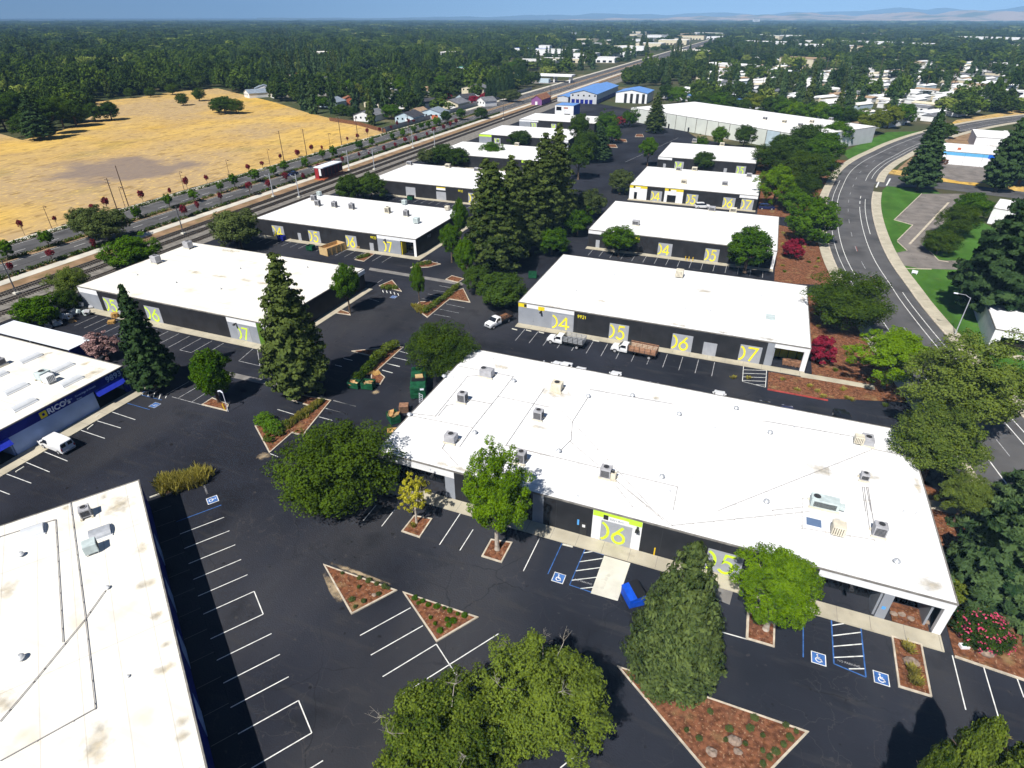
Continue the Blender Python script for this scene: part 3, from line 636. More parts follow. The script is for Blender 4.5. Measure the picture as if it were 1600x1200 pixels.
# ------- curved road on the right
CL = [(84,-60),(66,-10),(52.5,30),(44.2,65),(38.9,94),(34.2,118),(31.2,138),(30.0,150),(28.6,165),(28.1,182),(28.6,204),(30.0,225),(32.5,245),(37.5,275),(44.5,300),(52.0,320),(63,348),(79,382),(101,420),(128,458),(165,500),(230,560),(330,640),(520,780)]
def spline(P, step=4.0):
    P = [Vector((p[0],p[1])) for p in P]; out = []
    for i in range(len(P)-1):
        p0 = P[max(i-1,0)]; p1 = P[i]; p2 = P[i+1]; p3 = P[min(i+2,len(P)-1)]; n = max(2, int((p2-p1).length/step))
        for k in range(n):
            t = k/n; out.append(.5*((2*p1)+(p2-p0)*t+(2*p0-5*p1+4*p2-p3)*t*t+(3*p1-p0-3*p2+p3)*t**3))
    out.append(P[-1]); return out
SP = spline(CL)
def off(d):
    r = []
    for i, p in enumerate(SP):
        t = (SP[min(i+1,len(SP)-1)]-SP[max(i-1,0)]).normalized(); r.append((p.x+t.y*d, p.y-t.x*d))
    return r
def ribbon(name, d0, d1, z, m, z0=None, i0=0, i1=None, dash=None, kind='structure', parent=None):
    a = off(d0)[i0:i1]; b = off(d1)[i0:i1]; mb = MB(); n = len(a)
    if z0 is None:
        for i in range(n-1):
            if dash and (i % dash[1]) >= dash[0]: continue
            mb.add([(a[i][0],a[i][1],z),(b[i][0],b[i][1],z),(b[i+1][0],b[i+1][1],z),(a[i+1][0],a[i+1][1],z)], [(0,1,2,3)])
    else:
        vs = [(p[0],p[1],z) for p in a]+[(p[0],p[1],z) for p in b]+[(p[0],p[1],z0) for p in a]+[(p[0],p[1],z0) for p in b]; fs = []
        for i in range(n-1): fs += [(i,n+i,n+i+1,i+1),(2*n+i,i,i+1,2*n+i+1),(n+i,3*n+i,3*n+i+1,n+i+1)]
        mb.add(vs, fs)
    o = mb.build(name, M[m], parent)
    return tag(o, kind=kind) if kind else o
def idx(y): return min(range(len(SP)), key=lambda i: abs(SP[i].y-y))
ribbon('road', -6.4, 6.6, .03, 'road')
ribbon('lane_line', -3.35, -3.2, .036, 'paint'); ribbon('lane_line', 3.2, 3.35, .036, 'paint', i1=idx(226)); ribbon('lane_line', 3.2, 3.35, .036, 'paint', i0=idx(262))
ribbon('lane_dash', 3.2, 3.4, .036, 'paint', i0=idx(226), i1=idx(246), dash=(1,2))
ribbon('lane_line', 4.75, 4.9, .036, 'paint', i0=idx(192), i1=idx(238)); ribbon('lane_line', 4.9, 5.05, .036, 'paint', i0=idx(266), i1=idx(420))
ribbon('lane_line', -5.0, -4.87, .036, 'paint', i0=idx(140), i1=idx(262)); ribbon('lane_line', 4.75, 4.9, .036, 'paint', i1=idx(150))
ribbon('lane_dash', -.1, .02, .036, 'faded', dash=(1,3))
ribbon('lane_dash', .1, .2, .0362, 'redpaint', dash=(1,5), i0=idx(150), i1=idx(200))
ribbon('kerb', -6.75, -6.4, .16, 'kerb', z0=-.05); ribbon('kerb', 6.6, 6.95, .16, 'kerb', z0=-.05, i1=idx(248)); ribbon('kerb', 6.6, 6.95, .16, 'kerb', z0=-.05, i0=idx(262))
ribbon('pavement', -9.0, -6.75, .13, 'concrete', z0=-.05); ribbon('pavement', 6.95, 9.4, .13, 'concrete', z0=-.05, i1=idx(248)); ribbon('pavement', 6.95, 9.4, .13, 'concrete', z0=-.05, i0=idx(262))
# pavement joints across the right-hand pavement
mb = MB(); a = off(6.97); b = off(9.38)
for i in range(0, idx(248), 1):
    mb.bar((a[i][0],a[i][1],.131), (b[i][0],b[i][1],.131), .05, .003)
tag(mb.build('pavement_joints', M['gutter']), kind='stuff')
# planting between the lot and the curved road
a = off(-9.05)
def east_bed(name, y0, y1, xl, m='mulch', z=.1):
    pts = [(p[0],p[1]) for p in a if y0 <= p[1] <= y1]
    pts = [(xl,y0)]+pts+[(xl,y1)]
    return structure(name, pts, z, m, z0=-.05)
k1 = at(1494,1026); k2 = at(1600,1062); k3 = k1+(k2-k1)*3.2
structure('planting_bed', [(26.4,k1.y),(k3.x,k3.y)]+[(p[0],p[1]) for p in a if k3.y+1 <= p[1] <= 76]+[(26.4,76)], .1, 'mulch', z0=-.05); east_bed('planting_bed', 92.6, 137, 15.4); east_bed('planting_bed', 142, 190, 8.6)
east_bed('planting_bed', 199, 243, 2.6); east_bed('planting_bed', 250, 300, -1.6)
XB = at(1200,592).x
structure('planting_bed', [(XB,92.6),(15.38,92.6),(15.38,98.6),(XB,98.6)], .1, 'mulch', z0=-.05)
tag(MB().box(XB, 17.5, 92.35, 92.6, -.05, .16).build('kerb', M['kerb_red']), kind='structure')
tag(MB().box(13.6, 24.8, 98.7, 100.2, .0, .13).build('footpath', M['concrete']), kind='structure')
tag(MB().box(26.5, 33.5, 70.2, 72.0, .0, .13).build('footpath', M['concrete']), kind='structure')
tag(MB().bar((26.4,k1.y-.09,-.05),(k3.x,k3.y-.09,-.05),.18,.21).build('kerb', M['kerb']), kind='structure')
# right of the road: lawn, drive, yards
b_ = off(9.45)
lawn_l = [(p[0],p[1]) for p in b_ if 196 <= p[1] <= 246]
drive = px([(1396,412),(1396,396),(1417,392),(1402,376),(1426,352),(1397,344),(1440,303),(1505,303),(1512,330),(1470,352),(1440,382),(1452,393),(1466,407),(1600,410),(1600,425),(1440,420)])
structure('lawn', [(p[0],p[1]) for p in b_ if 60 <= p[1] <= 248]+px([(1386,291),(1460,297),(1470,303),(1530,345),(1600,380),(1600,520)])+[(62,100),(60,60)], .04, 'lawn')
structure('driveway', drive, .07, 'old_asphalt', z0=0)
kp = px([(1397,344),(1440,303)]); 
mb = MB()
for p, q in (((1397,344),(1440,303)),((1397,344),(1426,352)),((1426,352),(1402,376)),((1402,378),(1417,392)),((1452,393),(1466,407)),((1466,407),(1482,410)),((1421,382),(1482,317)),((1408,420),(1455,421))):
    A = at(*p); B = at(*q); mb.bar((A.x,A.y,.0), (B.x,B.y,0), .22 if p != (1421,382) else .55, .17)
tag(mb.build('kerb', M['kerb']), kind='structure')
structure('road', px([(1364,286),(1368,281),(1387,273),(1450,282),(1600,300),(1600,312),(1500,299),(1440,292),(1375,292)]), .034, 'road')
tag(MB().bar((*at(1369,293)[:2],.036),(*at(1377,276)[:2],.036),.5,.003).bar((*at(1385,290)[:2],.036),(*at(1391,279)[:2],.036),.5,.003).build('crossing_line', M['paint']), kind='structure')
structure('gravel_yard', px([(1450,246),(1530,255),(1600,262),(1600,290),(1500,284),(1445,272)]), .05, 'old_asphalt')
structure('dry_verge', px([(1388,271),(1392,265),(1445,270),(1510,281),(1600,292),(1600,300),(1450,281)]), .045, 'field')
structure('yard', px([(1405,262),(1460,215),(1480,205),(1600,205),(1600,258),(1450,246),(1400,268)]), .03, 'dirt')
structure('dry_bank', [(p[0],p[1]) for p in off(-9.1) if 425 <= p[1] <= 640]+[(300,690),(160,530),(104,452)], .06, 'field')
structure('lawn', [(p[0],p[1]) for p in off(-9.1) if 300 <= p[1] <= 400]+[(60,388),(34,318)], .05, 'lawn')
# ------- kerbed islands
def island(pts, m='mulch', name='planting_island', w=.17, hz=.15):
    o = empty(name, (sum(p[0] for p in pts)/len(pts), sum(p[1] for p in pts)/len(pts), 0)); tag(o, kind='structure')
    c = o.location; n = len(pts); P = [(p[0]-c.x, p[1]-c.y) for p in pts]
    ar = sum(P[i][0]*P[(i+1)%n][1]-P[(i+1)%n][0]*P[i][1] for i in range(n))
    if ar < 0: P = P[::-1]
    I = []
    for i in range(n):
        a = Vector(P[i-1]); b = Vector(P[i]); d = Vector(P[(i+1)%n]); d1 = (b-a).normalized(); d2 = (d-b).normalized()
        n1 = Vector((-d1.y,d1.x)); n2 = Vector((-d2.y,d2.x)); mm = (n1+n2); mm = mm.normalized() if mm.length > .1 else n1
        I.append(b+mm*min(w/max(.35,mm.dot(n1)), w*2.4))
    for i in range(n):
        j = (i+1)%n; mb = MB(); q = [P[i], P[j], tuple(I[j]), tuple(I[i])]; mb.prism(q, -.03, hz); mb.build('kerb', M['kerb'], o)
    mb = MB(); mb.prism([tuple(p) for p in I], -.02, hz-.05); mb.build('mulch_bed', M[m], o)
    return o
I1 = island(px([(505,882),(549,961),(621,923)])); I2 = island(px([(629,925),(682,1004),(748,965)]))
I3 = island(px([(964,1041),(1264,1144),(1150,1262)]))
island(px([(627,831),(656,841),(676,811),(647,806)])); island(px([(752,870),(784,880),(801,848),(767,843)]))
island(px([(1168,955),(1166,999),(1210,1012),(1211,975)])); island(px([(1392,994),(1403,1074),(1456,1090),(1440,1007)]))
island(px([(248,750),(256,776),(325,752),(300,746)]), 'dirt')
island(px([(398,666),(421,709),(457,677),(474,682),(480,673),(518,626),(462,616),(452,625),(484,635),(448,660),(430,662)]))
island(px([(549,549),(579,557),(580,600),(595,601),(602,590),(590,580),(624,549),(631,543),(612,541),(590,545)]))
island(px([(646,481),(668,497),(703,468),(735,473),(724,451),(712,455),(690,470),(655,472)]))
island(px([(592,447),(628,456),(613,438)])); island(px([(554,406),(569,409),(586,397),(573,395)]))
island(px([(641,419),(664,407),(689,413),(670,418)])); island(px([(315,633),(355,643),(358,632),(332,622)]))
island(px([(696,437),(716,442),(725,436),(706,431)])); island(px([(225,608),(240,612),(248,603),(236,599)]))
island(px([(520,480),(546,489),(548,493),(520,489)])); island(px([(150,538),(176,544),(180,538),(160,532)]))
island(px([(944,230),(965,231),(962,226),(948,226)])); island(px([(958,222),(980,222),(978,218),(962,217)]))
island(px([(992,214),(1006,214),(1004,210),(994,210)])); island(px([(1024,424),(1052,428),(1054,423),(1030,420)]))
# dust worn out beside the islands
for pts in ([(497,880),(505,880),(552,962),(538,958),(515,925)], [(505,879),(520,876),(625,918),(623,923),(560,900)], [(398,720),(404,707),(420,704),(426,711),(410,722)]):
    tag(MB().sheet(px(pts), .004).build('spilled_sand', M['sand']), kind='structure')
# concrete valley gutters and aprons
def flat(name, pts, z, m): return structure(name, pts, z, m)
flat('valley_gutter', px([(344,578),(349,587),(462,611),(462,604)]), .005, 'gutter')
flat('valley_gutter', px([(578,418),(576,422),(722,446),(726,442)]), .005, 'gutter')
flat('concrete_apron', px([(944,868),(985,880),(965,939),(923,927)]), .01, 'pale_concrete')
flat('concrete_apron', px([(1105,893),(1150,905),(1140,945),(1108,932)]), .01, 'gutter')
# ------- painted markings of the parking lot
def line(p, q, w=.1, m='paint', name='parking_line', z=.006):
    A = at(*p); B = at(*q); mb = MB(); d = (B-A); L = d.length; d.normalize(); n = Vector((-d.y,d.x,0))*w/2
    mb.add([(-n.x,-n.y,0),(d.x*L-n.x,d.y*L-n.y,0),(d.x*L+n.x,d.y*L+n.y,0),(n.x,n.y,0)], [(0,1,2,3)])
    return mb.build(name, M[m], lot, (A.x, A.y, z))
def wline(A, B, w=.1, m='paint', name='parking_line', z=.006):
    d = Vector((B[0]-A[0],B[1]-A[1],0)); L = d.length; d.normalize(); n = Vector((-d.y,d.x,0))*w/2
    return MB().add([(-n.x,-n.y,0),(d.x*L-n.x,d.y*L-n.y,0),(d.x*L+n.x,d.y*L+n.y,0),(n.x,n.y,0)], [(0,1,2,3)]).build(name, M[m], lot, (A[0],A[1],z))
st = [(913,178),(935,233),(959,290),(983,350),(1009,412),(1036,480),(1073,573),(1107,652),(1141,737),(1177,828),(1217,925),(1271,1057),(1317,1170)]
D56 = Vector((math.cos(R(56)), math.sin(R(56)), 0)); E = []
for x, y in st:
    p = at(x/2.609, 740+y/2.609); E.append(p); q = p-D56*5.6; wline(p, q)
wline(E[5], E[6]); wline(E[10], E[11])
p = at(346, 789); wline(p, p-D56*5.4, m='bluepaint')
for a_, b_2 in (((424,660),(630,547)),((468,740),(680,620)),((516,828),(735,695)),((567,918),(988,653)),((622,1012),(1040,735)),((735,695),(830,842)),((1240,1200),(1343,1117))):
    line((400+a_[0]/2.609,740+a_[1]/2.609), (400+b_2[0]/2.609,740+b_2[1]/2.609))
for a_, b_2 in (((437,192),(490,128)),((512,215),(568,143)),((748,290),(833,162)),((831,313),(885,228)),((1090,397),(1155,265))):
    line((400+a_[0]/2.609,740+a_[1]/2.609), (400+b_2[0]/2.609,740+b_2[1]/2.609))
line((856,897),(878,849),m='bluepaint'); line((890,914),(914,858),m='bluepaint'); line((890,914),(926,926),m='bluepaint'); line((912,857),(944,867),m='bluepaint')
def hatch(P0, P1, Q0, Q1, n, m='paint', sk=.9):
    """white stripes between the sides P0-P1 and Q0-Q1 (pixels)"""
    P0, P1, Q0, Q1 = (at(*k) for k in (P0, P1, Q0, Q1))
    for i in range(n):
        t = (i+.45)/n*(1+sk*.3); s = t-sk*.3; k0, k1 = 0.0, 1.0
        if t > 1: k0 = (t-1)/(t-s)
        if s < 0: k1 = t/(t-s)
        A = P0.lerp(P1, t); B = Q0.lerp(Q1, s) if s >= 0 else Q0+(Q1-Q0)*s
        A2 = (P0+(P1-P0)*t).lerp(Q0+(Q1-Q0)*s, k0); B2_ = (P0+(P1-P0)*t).lerp(Q0+(Q1-Q0)*s, k1)
        wline(A2, B2_, .11, m, 'hatch_line')
hatch((914,858),(890,914),(943,867),(926,926),5)
line((1122,986),(1168,999),.12); line((1168,955),(1166,999),.12,'kerb')
line((1255,977),(1255,1027),m='bluepaint')
for p, q in (((1299,968),(1303,1037)),((1345,980),(1353,1058)),((1299,968),(1345,980)),((1303,1037),(1353,1058))): line(p, q, .12, 'bluepaint')
hatch((1300,970),(1303,1036),(1345,981),(1352,1056),5)
for p, q in (((1488,1024),(1509,1109)),((1536,1039),(1562,1127)),((1587,1054),(1600,1090))): line(p, q)
c4 = lambda x, y: (x/4, 480+y/4)
for p, q in (((685,650),(845,703)),((590,705),(755,755)),((488,763),(655,820)),((262,897),(422,962)),((148,963),(310,1030)),((8,1030),(195,1100)),((-120,1100),(60,1170))): line(c4(*p), c4(*q))
line(c4(785,597), c4(935,640), m='bluepaint'); line(c4(870,545), c4(1010,580), m='bluepaint'); line(c4(870,545), c4(915,520), m='bluepaint')
hatch(c4(875,545), c4(1010,578), c4(915,522), c4(1060,560), 5)
for p, q in (((1075,560),(1260,610)),((1110,570),(1230,500)),((1195,595),(1280,540)),((1040,545),(1180,465))): line(c4(*p), c4(*q), m='faded')
for k, x in enumerate(np.arange(-119.5, -84, 2.75)): wline((x, 67.6), (x, 72.6), .1, 'faded')
wline((-92.0,67.6),(-89.2,67.6),.1,'faded'); line((373,564),(401,540),m='faded'); line((401,540),(406,571),m='faded'); line((373,564),(430,577),m='faded')
for k, x in enumerate(np.arange(-36.2, 2, 2.75)): wline((x, 93.6), (x, 98.7), .1, 'faded')
for p, q in (((1160,596),(1162,568)),((1196,605),(1198,577)),((1160,596),(1196,605))): line(p, q, .1, 'paint')
hatch((1162,570),(1160,596),(1198,578),(1196,605),6)
for x in np.arange(-36, 6, 2.8): wline((x, 144.5), (x, 149.2), .1, 'faded')
for x in np.arange(-96, -80, 2.75): wline((x, 120.6), (x, 125.6), .1, 'faded')
for x in np.arange(-122, -100, 2.75): wline((x, 121.6), (x, 125.6), .1, 'faded')
for x in np.arange(-114, -80, 2.75): wline((x, 173), (x, 177.5), .1, 'faded')
for p, q in (((420,585),(470,571)),): pass
k57 = lambda x, y: (380+x/5.714, 560+y/5.714)
for p, q in (((305,455),(480,508)),((735,445),(925,495)),((650,515),(795,553)),((805,375),(1005,428)),((895,0),(975,18)),((820,58),(880,72)),((1200,25),(1398,75)),((1240,105),(1330,130)),((240,850),(310,878))): line(k57(*p), k57(*q))
k75 = lambda x, y: (520+x/7.5, 540+y/7.5)
for p, q in (((10,645),(265,710)),((-60,740),(165,800)),((610,115),(880,175)),((525,185),(785,243)),((580,285),(705,320)),((780,65),(895,95))): line(k75(*p), k75(*q), m='paint')
k84 = lambda x, y: (590+x/8.42, 400+y/8.42)
for p, q in (((735,450),(895,475)),((810,390),(1025,430)),((665,500),(860,540)),((580,560),(800,600)),((900,630),(1140,680)),((820,700),(1070,750)),((740,765),(960,805)),((0,350),(65,310)),((-120,560),(20,600)),((650,50),(690,85)),((715,65),(750,95)),((775,75),(810,105))): line(k84(*p), k84(*q), m='faded')
for p in ((65,450),(115,455),(165,465),(215,475),(265,490)): line(k84(*p), k84(p[0]+12,p[1]+32), .16)
for y in (225, 250, 300): pass
wline((-52,262),(-40,330),.12,'faded')
# wheel stops
def wheel_stop(p, q):
    A = at(*p); B = at(*q); d = B-A; mb = MB(); L = d.length
    mb.box(0, L, -.08, .08, 0, .13)
    return mb.build('wheel_stop', M['pale_concrete'], lot, (A.x, A.y, .004), (0, 0, math.atan2(d.y, d.x)))
for p, q in (((879,851),(895,855)),((234,778),(250,772)),((137,671),(146,664)),((183,628),(194,622)),((150,652),(157,647)),((25,738),(38,730)),((822,502),(830,504)),((800,514),(808,516)),((822,516),(830,518)),((842,519),(850,521)),((926,532),(936,534)),((872,525),(880,527))): wheel_stop(p, q)
# access emblem
def emblem(u, v, ang=None, s=1.15, faded=False):
    c = at(u, v); o = empty('access_emblem', (c.x, c.y, .008)); o.parent = lot
    o.rotation_euler = (0, 0, ang or 0); w = M['faded' if faded else 'paint']
    MB().box(-s/2-.08, s/2+.08, -s/2-.08, s/2+.08, 0, .002).build('emblem_border', w, o)
    MB().box(-s/2, s/2, -s/2, s/2, .002, .004).build('emblem_field', M['bluepaint'], o)
    mb = MB()
    def st_(pts, wd): 
        t = MB(); stroke(t, pts, wd, .002); mb.add([(x, z, -y+.004) for x, y, z in t.v], t.f)
    st_([(a*s, b*s) for a, b in arc(0.0,-.12,.22,.22,110,370,12)], .08*s); st_([(-.08*s,.22*s),(-.05*s,-.03*s),(.16*s,-.03*s),(.27*s,-.26*s)], .09*s)
    st_([(-.07*s,.1*s),(.12*s,.1*s)], .06*s); st_([(a*s, b*s) for a, b in arc(-.09,.33,.04,.04,0,360,8)], .07*s)
    mb.build('wheelchair_symbol', w, o); return o
emblem(873, 903); emblem(1279, 1029); emblem(1377, 1060); emblem(332, 781, R(56)-math.pi/2); emblem(242, 633, R(90), faded=True); emblem(615, 464, R(90), faded=True)
# NO PARKING worn lettering in the hatched bays
for u, v, rz in ((910,910,0),(1325,1038,0),(326,762,R(56)-R(90))):
    me = text_mesh('NO PARKING', .32, M['faded'], ext=.001); c = at(u, v)
    link('pavement_lettering', me, lot, (c.x-.9, c.y, .009), (0,0,rz))
# ---------------------------------------------------------------- buildings
class Building:
    def __init__(s, name, label, x0, y0, W, D, h, rz=0.0, roof='roof', wall='blackwall', cat='building', group=None, side='blackwall'):
        s.root = empty(name, (x0, y0, 0), rz); tag(s.root, label, cat, group); s.W, s.D, s.h = W, D, h; s.rz = rz; s.o = Vector((x0, y0, 0))
        s.segs = []; s.wallm = wall; s.t = .25
        s.roof = MB().box(0, W, 0, D, h-.04, h).build('roof', M[roof], s.root)
        c = .09
        for nm, b in (('s', (-.05,W+.05,-.05,c)), ('n', (-.05,W+.05,D-c,D+.05)), ('w', (-.05,c,c,D-c)), ('e', (W-c,W+.05,c,D-c))):
            k = MB().box(*b, h-.13 if nm in 'sn' else h-.12, h+.05).build('coping', M['coping'], s.root)
            k.parent = s.roof
        T = h-.045
        MB().box(0, W, D-s.t, D, 0, T).build('wall', M[side], s.root)
        MB().box(0, s.t, s.t, D-s.t, 0, T).build('wall', M[side], s.root)
        MB().box(W-s.t, W, s.t, D-s.t, 0, T).build('wall', M[side], s.root)
    def X(s, u, v):
        r = ray(u, v); c, n = math.cos(s.rz), math.sin(s.rz)
        # facade plane through o with direction (c, n): normal (n, -c)
        o = s.o-Vector((0,0,CAMH)); t = (o.x*n-o.y*c)/(r.x*n-r.y*c); p = r*t-o
        return p.x*c+p.y*n, p.z
    def x(s, u, v): return s.X(u, v)[0]
    def local_roof(s, u, v):
        p = at(u, v, s.h)-s.o; c, n = math.cos(-s.rz), math.sin(-s.rz)
        return p.x*c-p.y*n, p.x*n+p.y*c
    def wall(s, a, b, m, z0=0, z1=None, name='wall'):
        s.segs.append((a, b)); z1 = s.h-.045 if z1 is None else z1
        return MB().box(a, b, 0, s.t, z0, z1).build(name, M[m], s.root)
    def entry(s, a, b, fh=1.15, d=2.6, fascia='whitewall', back='glass', ret='greywall', column=None, colw=.5, open_east=False, floor=None):
        h = s.h; s.segs.append((a, b))
        MB().box(a, b, 0, .3, h-fh, h-.045).build('fascia', M[fascia], s.root)
        MB().box(a, b, .3, d, h-fh+.1, h-fh+.2).build('soffit', M['soffit'], s.root)
        bw = MB().box(a, b, d, d+.2, 0, h-fh+.1).build('shop_front', M[back], s.root)
        mb = MB(); n = max(2, int((b-a)/1.3))
        for i in range(n+1):
            q = a+(b-a)*i/n; mb.box(q-.04, q+.04, d-.06, d-.002, 0.05, h-fh+.08)
        mb.box(a, b, d-.05, d-.003, 2.15, 2.25); k = mb.build('window_frame', M['frame'], s.root); k.parent = bw
        MB().box(a, a+.2, .3, d, 0, h-fh+.1).build('side_wall', M[ret], s.root)
        if not open_east: MB().box(b-.2, b, .3, d, 0, h-fh+.1).build('side_wall', M[ret], s.root)
        if column == 'r': MB().bbox(b-colw, b, 0, colw, 0, h-fh, .02).build('column', M[fascia], s.root)
        if column == 'l': MB().bbox(a, a+colw, 0, colw, 0, h-fh, .02).build('column', M[fascia], s.root)
    def fill(s):
        cur = 0.0
        for a, b in sorted(s.segs)+[(s.W, s.W)]:
            if a-cur > .02: MB().box(cur, a-.001, 0, s.t, 0, s.h-.045).build('wall', M[s.wallm], s.root)
            cur = max(cur, b)
        # panel joints of the tilt-up wall
        mb = MB()
        for q in np.arange(6.1, s.W-2, 6.1):
            if not any(a-.2 < q < b+.2 for a, b in s.segs): mb.box(q-.02, q+.02, -.012, -.001, 0, s.h-.2)
        if mb.v: tag(mb.build('wall_joints', M['frame'], s.root), kind='stuff')
    def band(s, a, b, z0, z1, m, name='painted_band', ex=.012): return MB().box(a, b, -ex, -.001, z0, z1).build(name, M[m], s.root)
    def number(s, a, b, txt, m='number_yellow', dh=3.3, door='door', rows=9):
        mb = MB(); hh = dh/rows
        for i in range(rows): mb.box(a, b, -.03, -.002, i*hh+.012, (i+1)*hh-.012)
        mb.box(a, b, -.014, -.003, 0, dh)
        d = mb.build('roller_door', M[door], s.root)
        nb = MB(); w = b-a; H = dh*.8
        sc_ = min(H, w*.9/1.25)
        x0 = a+.03
        for st in DIG[')']: stroke(nb, [(max(a+.055*H, a+q[0]*w), .1*dh+q[1]*H) for q in st], .125*H, .02)
        for j, st in enumerate(DIG[txt]): stroke(nb, [(a+w*.36+q[0]*w*.55, .1*dh+q[1]*H*.97) for q in st], .125*H, .02+.004*j)
        k = nb.build('door_number', M[m], s.root, (0, -.031, 0)); k.parent = d
        return d
    def door(s, a, b, dh=2.1, m='door'):
        d = MB().box(a, b, -.03, -.002, 0, dh).build('door', M[m], s.root)
        k = MB().box(b-.14, b-.06, -.07, -.031, .95, 1.05).build('handle', M['acdark'], s.root); k.parent = d
        return d
    def text(s, x, z, t, size, m, bold=.0, rot=0):
        return tag(link('lettering', text_mesh(t, size, M[m], bold), s.root, (x, -.022, z), (R(90), rot, 0)), kind='stuff')
    def address(s, x, z, t, hgt, m='number_yellow'):
        mb = MB(); digits(mb, t, x, 0, hgt, hgt*.15, .92, .62); return mb.build('house_number', M[m], s.root, (0, -.003, z))
    def lamp(s, x, z):
        l = MB().box(x-.12, x+.12, -.55, -.02, z, z+.12).box(x-.2, x+.2, -.75, -.35, z-.18, z+.02).build('wall_lamp', M['frame'], s.root); return l
    def walk(s, w=1.9, a=None, b=None, m='concrete'):
        """raised concrete walk before the front"""
        a = 0 if a is None else a; b = s.W if b is None else b
        o = MB().box(a, b, -w, -.06, 0, .12).build('footpath', M[m], None, s.root.location, (0, 0, s.rz)); tag(o, kind='structure')
        mb = MB()
        for q in np.arange(a+3, b, 3.05): mb.box(q-.02, q+.02, -w+.01, -.1, .1201, .1225)
        if mb.v: k = mb.build('joint', M['gutter'], o)
        return o
H0 = 4.6
# --- the large foreground building
B1 = Building('warehouse_building', 'large white-roofed black warehouse in the foreground with lime numbers 06 and 05', -38.6, 50.2, 64.2, 29.8, H0)
B = B1
B.entry(.3, B.x(697,770), column=None, d=2.2, ret='greywall'); B.wall(B.x(697,770), B.x(711,770), 'greywall')
e_ = B.x(697,770); B.band(e_, B.x(711,770), H0-1.15, H0-.06, 'whitewall')
B.wall(0, .3, 'blackwall')
B.wall(B.x(832,800), B.x(849,800), 'greywall')
a, b = B.x(924,830), B.x(1001,840); B.wall(a, b, 'whitewall'); B.band(a+.02, b-.02, H0-.95, H0-.14, 'lime')
B.number(B.x(938,830), B.x(986,842), '6', 'number_lime', 3.25, rows=11)
q = B.x(944,800); B.band(q, q+.55, H0-1.15, H0-.5, 'frame', 'sign_panel', .05); B.band(q+.56, q+2.9, H0-1.2, H0-.62, 'whitewall', 'sign_panel', .05)
link('lettering', text_mesh("Sally's Bow", .36, M['greywall']), B.root, (q+.75, -.055, H0-1.02), (R(90), 0, 0))
B.lamp(b-.45, H0-1.1); B.lamp(B.x(678,742), H0-1.2)
dd = B.door(B.x(907,815), B.x(917,818), 2.1, 'frame'); sg = B.band(B.x(909,815)+.1, B.x(915,815), 1.35, 1.75, 'whitewall', 'door_sign', .05)
B.band(B.x(902,815), B.x(905,815), 1.5, 2.3, 'signblue', 'sign_panel', .04)
B.number(B.x(1102,878), B.x(1158,890), '5', 'number_lime', 3.3, rows=11)
ex0 = B.x(1276,905); col_x = B.x(1372,950)
B.entry(ex0, col_x, d=2.4, ret='greywall', fh=1.05); B.wall(col_x, col_x+.9, 'greywall', 0, H0-1.06); B.segs[-1] = (col_x, col_x+.9)
MB().box(col_x, B.W, -.004, .3, H0-1.05, H0-.045).build('fascia', M['whitewall'], B.root)
B.segs.append((col_x+.9, B.W))
MB().box(col_x+.9, B.W-1.6, 3.0, 3.2, 0, H0-1).build('shop_front', M['glass'], B.root)
mbx = MB()
for q in np.linspace(col_x+1, B.W-1.7, 5): mbx.box(q-.05, q+.05, 2.94, 2.998, 0, H0-1)
mbx.build('window_frame', M['frame'], B.root)
MB().box(col_x+.9, B.W, .3, 3.2, H0-1, H0-.9).build('soffit', M['soffit'], B.root)
MB().box(B.W-1.5, B.W-1.3, .6, 3.2, 0, H0-1).build('side_wall', M['greywall'], B.root)
MB().bbox(B.W-.75, B.W, 0, .55, 0, H0-1.05, .03).build('column', M['whitewall'], B.root)
sgx = B.x(1393,936); MB().box(sgx, sgx+1.2, 2.88, 2.93, 1.5, 2.1).build('window_sign', M['signcyan'], B.root); MB().box(sgx+.3, sgx+1.1, 2.88, 2.93, 2.2, 2.7).build('window_sign', M['letter'], B.root)
B.band(col_x+.25, col_x+.6, 1.4, 1.8, 'signblue', 'sign_panel', .02)
bed = MB().box(col_x+1.6, B.W-1.0, -.02, 2.6, .121, .16).build('planting_bed', M['mulch'], None, B.root.location); tag(bed, kind='structure')
B.lamp(B.x(1330,915), H0-1.2); B.fill(); B.walk(2.0)
# --- second row
B2 = Building('warehouse_building', 'white-roofed black warehouse with 9921 and yellow doors 04 05 06 07', -38.4, 100.8, 52.6, 29.4, H0)
B = B2; a, b = .05, B.x(896,510); B.wall(a, b, 'greywall'); B.band(a, b, H0-.95, H0-.14, 'whitewall'); B.band(a, B.x(823,480), H0-.95, H0-.14, 'yellow', ex=.02); B.band(B.x(841,480), B.x(851,480), H0-1.1, H0-.3, 'yellow', ex=.03)
B.band(B.x(819,480), B.x(823,480), H0-.85, H0-.25, 'frame', 'sign_panel', .04); B.lamp(B.x(846,485), H0-1.2); B.door(B.x(829,500), B.x(834,500), 2.1, 'greywall')
B.number(B.x(862,505), B.x(895,510), '4', dh=3.3); B.number(B.x(952,515), B.x(982,520), '5'); B.number(B.x(1050,530), B.x(1082,535), '6'); B.number(B.x(1155,550), B.x(1189,555), '7')
MB().box(B.x(1099,540), B.x(1120,543), -.03, -.002, 0, 2.6).build('roller_door', M['door'], B.root)
B.address(B.x(903,490), H0-1.35, '9921', .62)
a = B.x(1196,555); b = B.x(1207,556); B.wall(a, b, 'greywall'); B.entry(b, B.W-.02, fh=.9, d=4.2, column='r', colw=.8, back='yellow', ret='greywall', open_east=True)
B.fill(); B.walk(1.7)
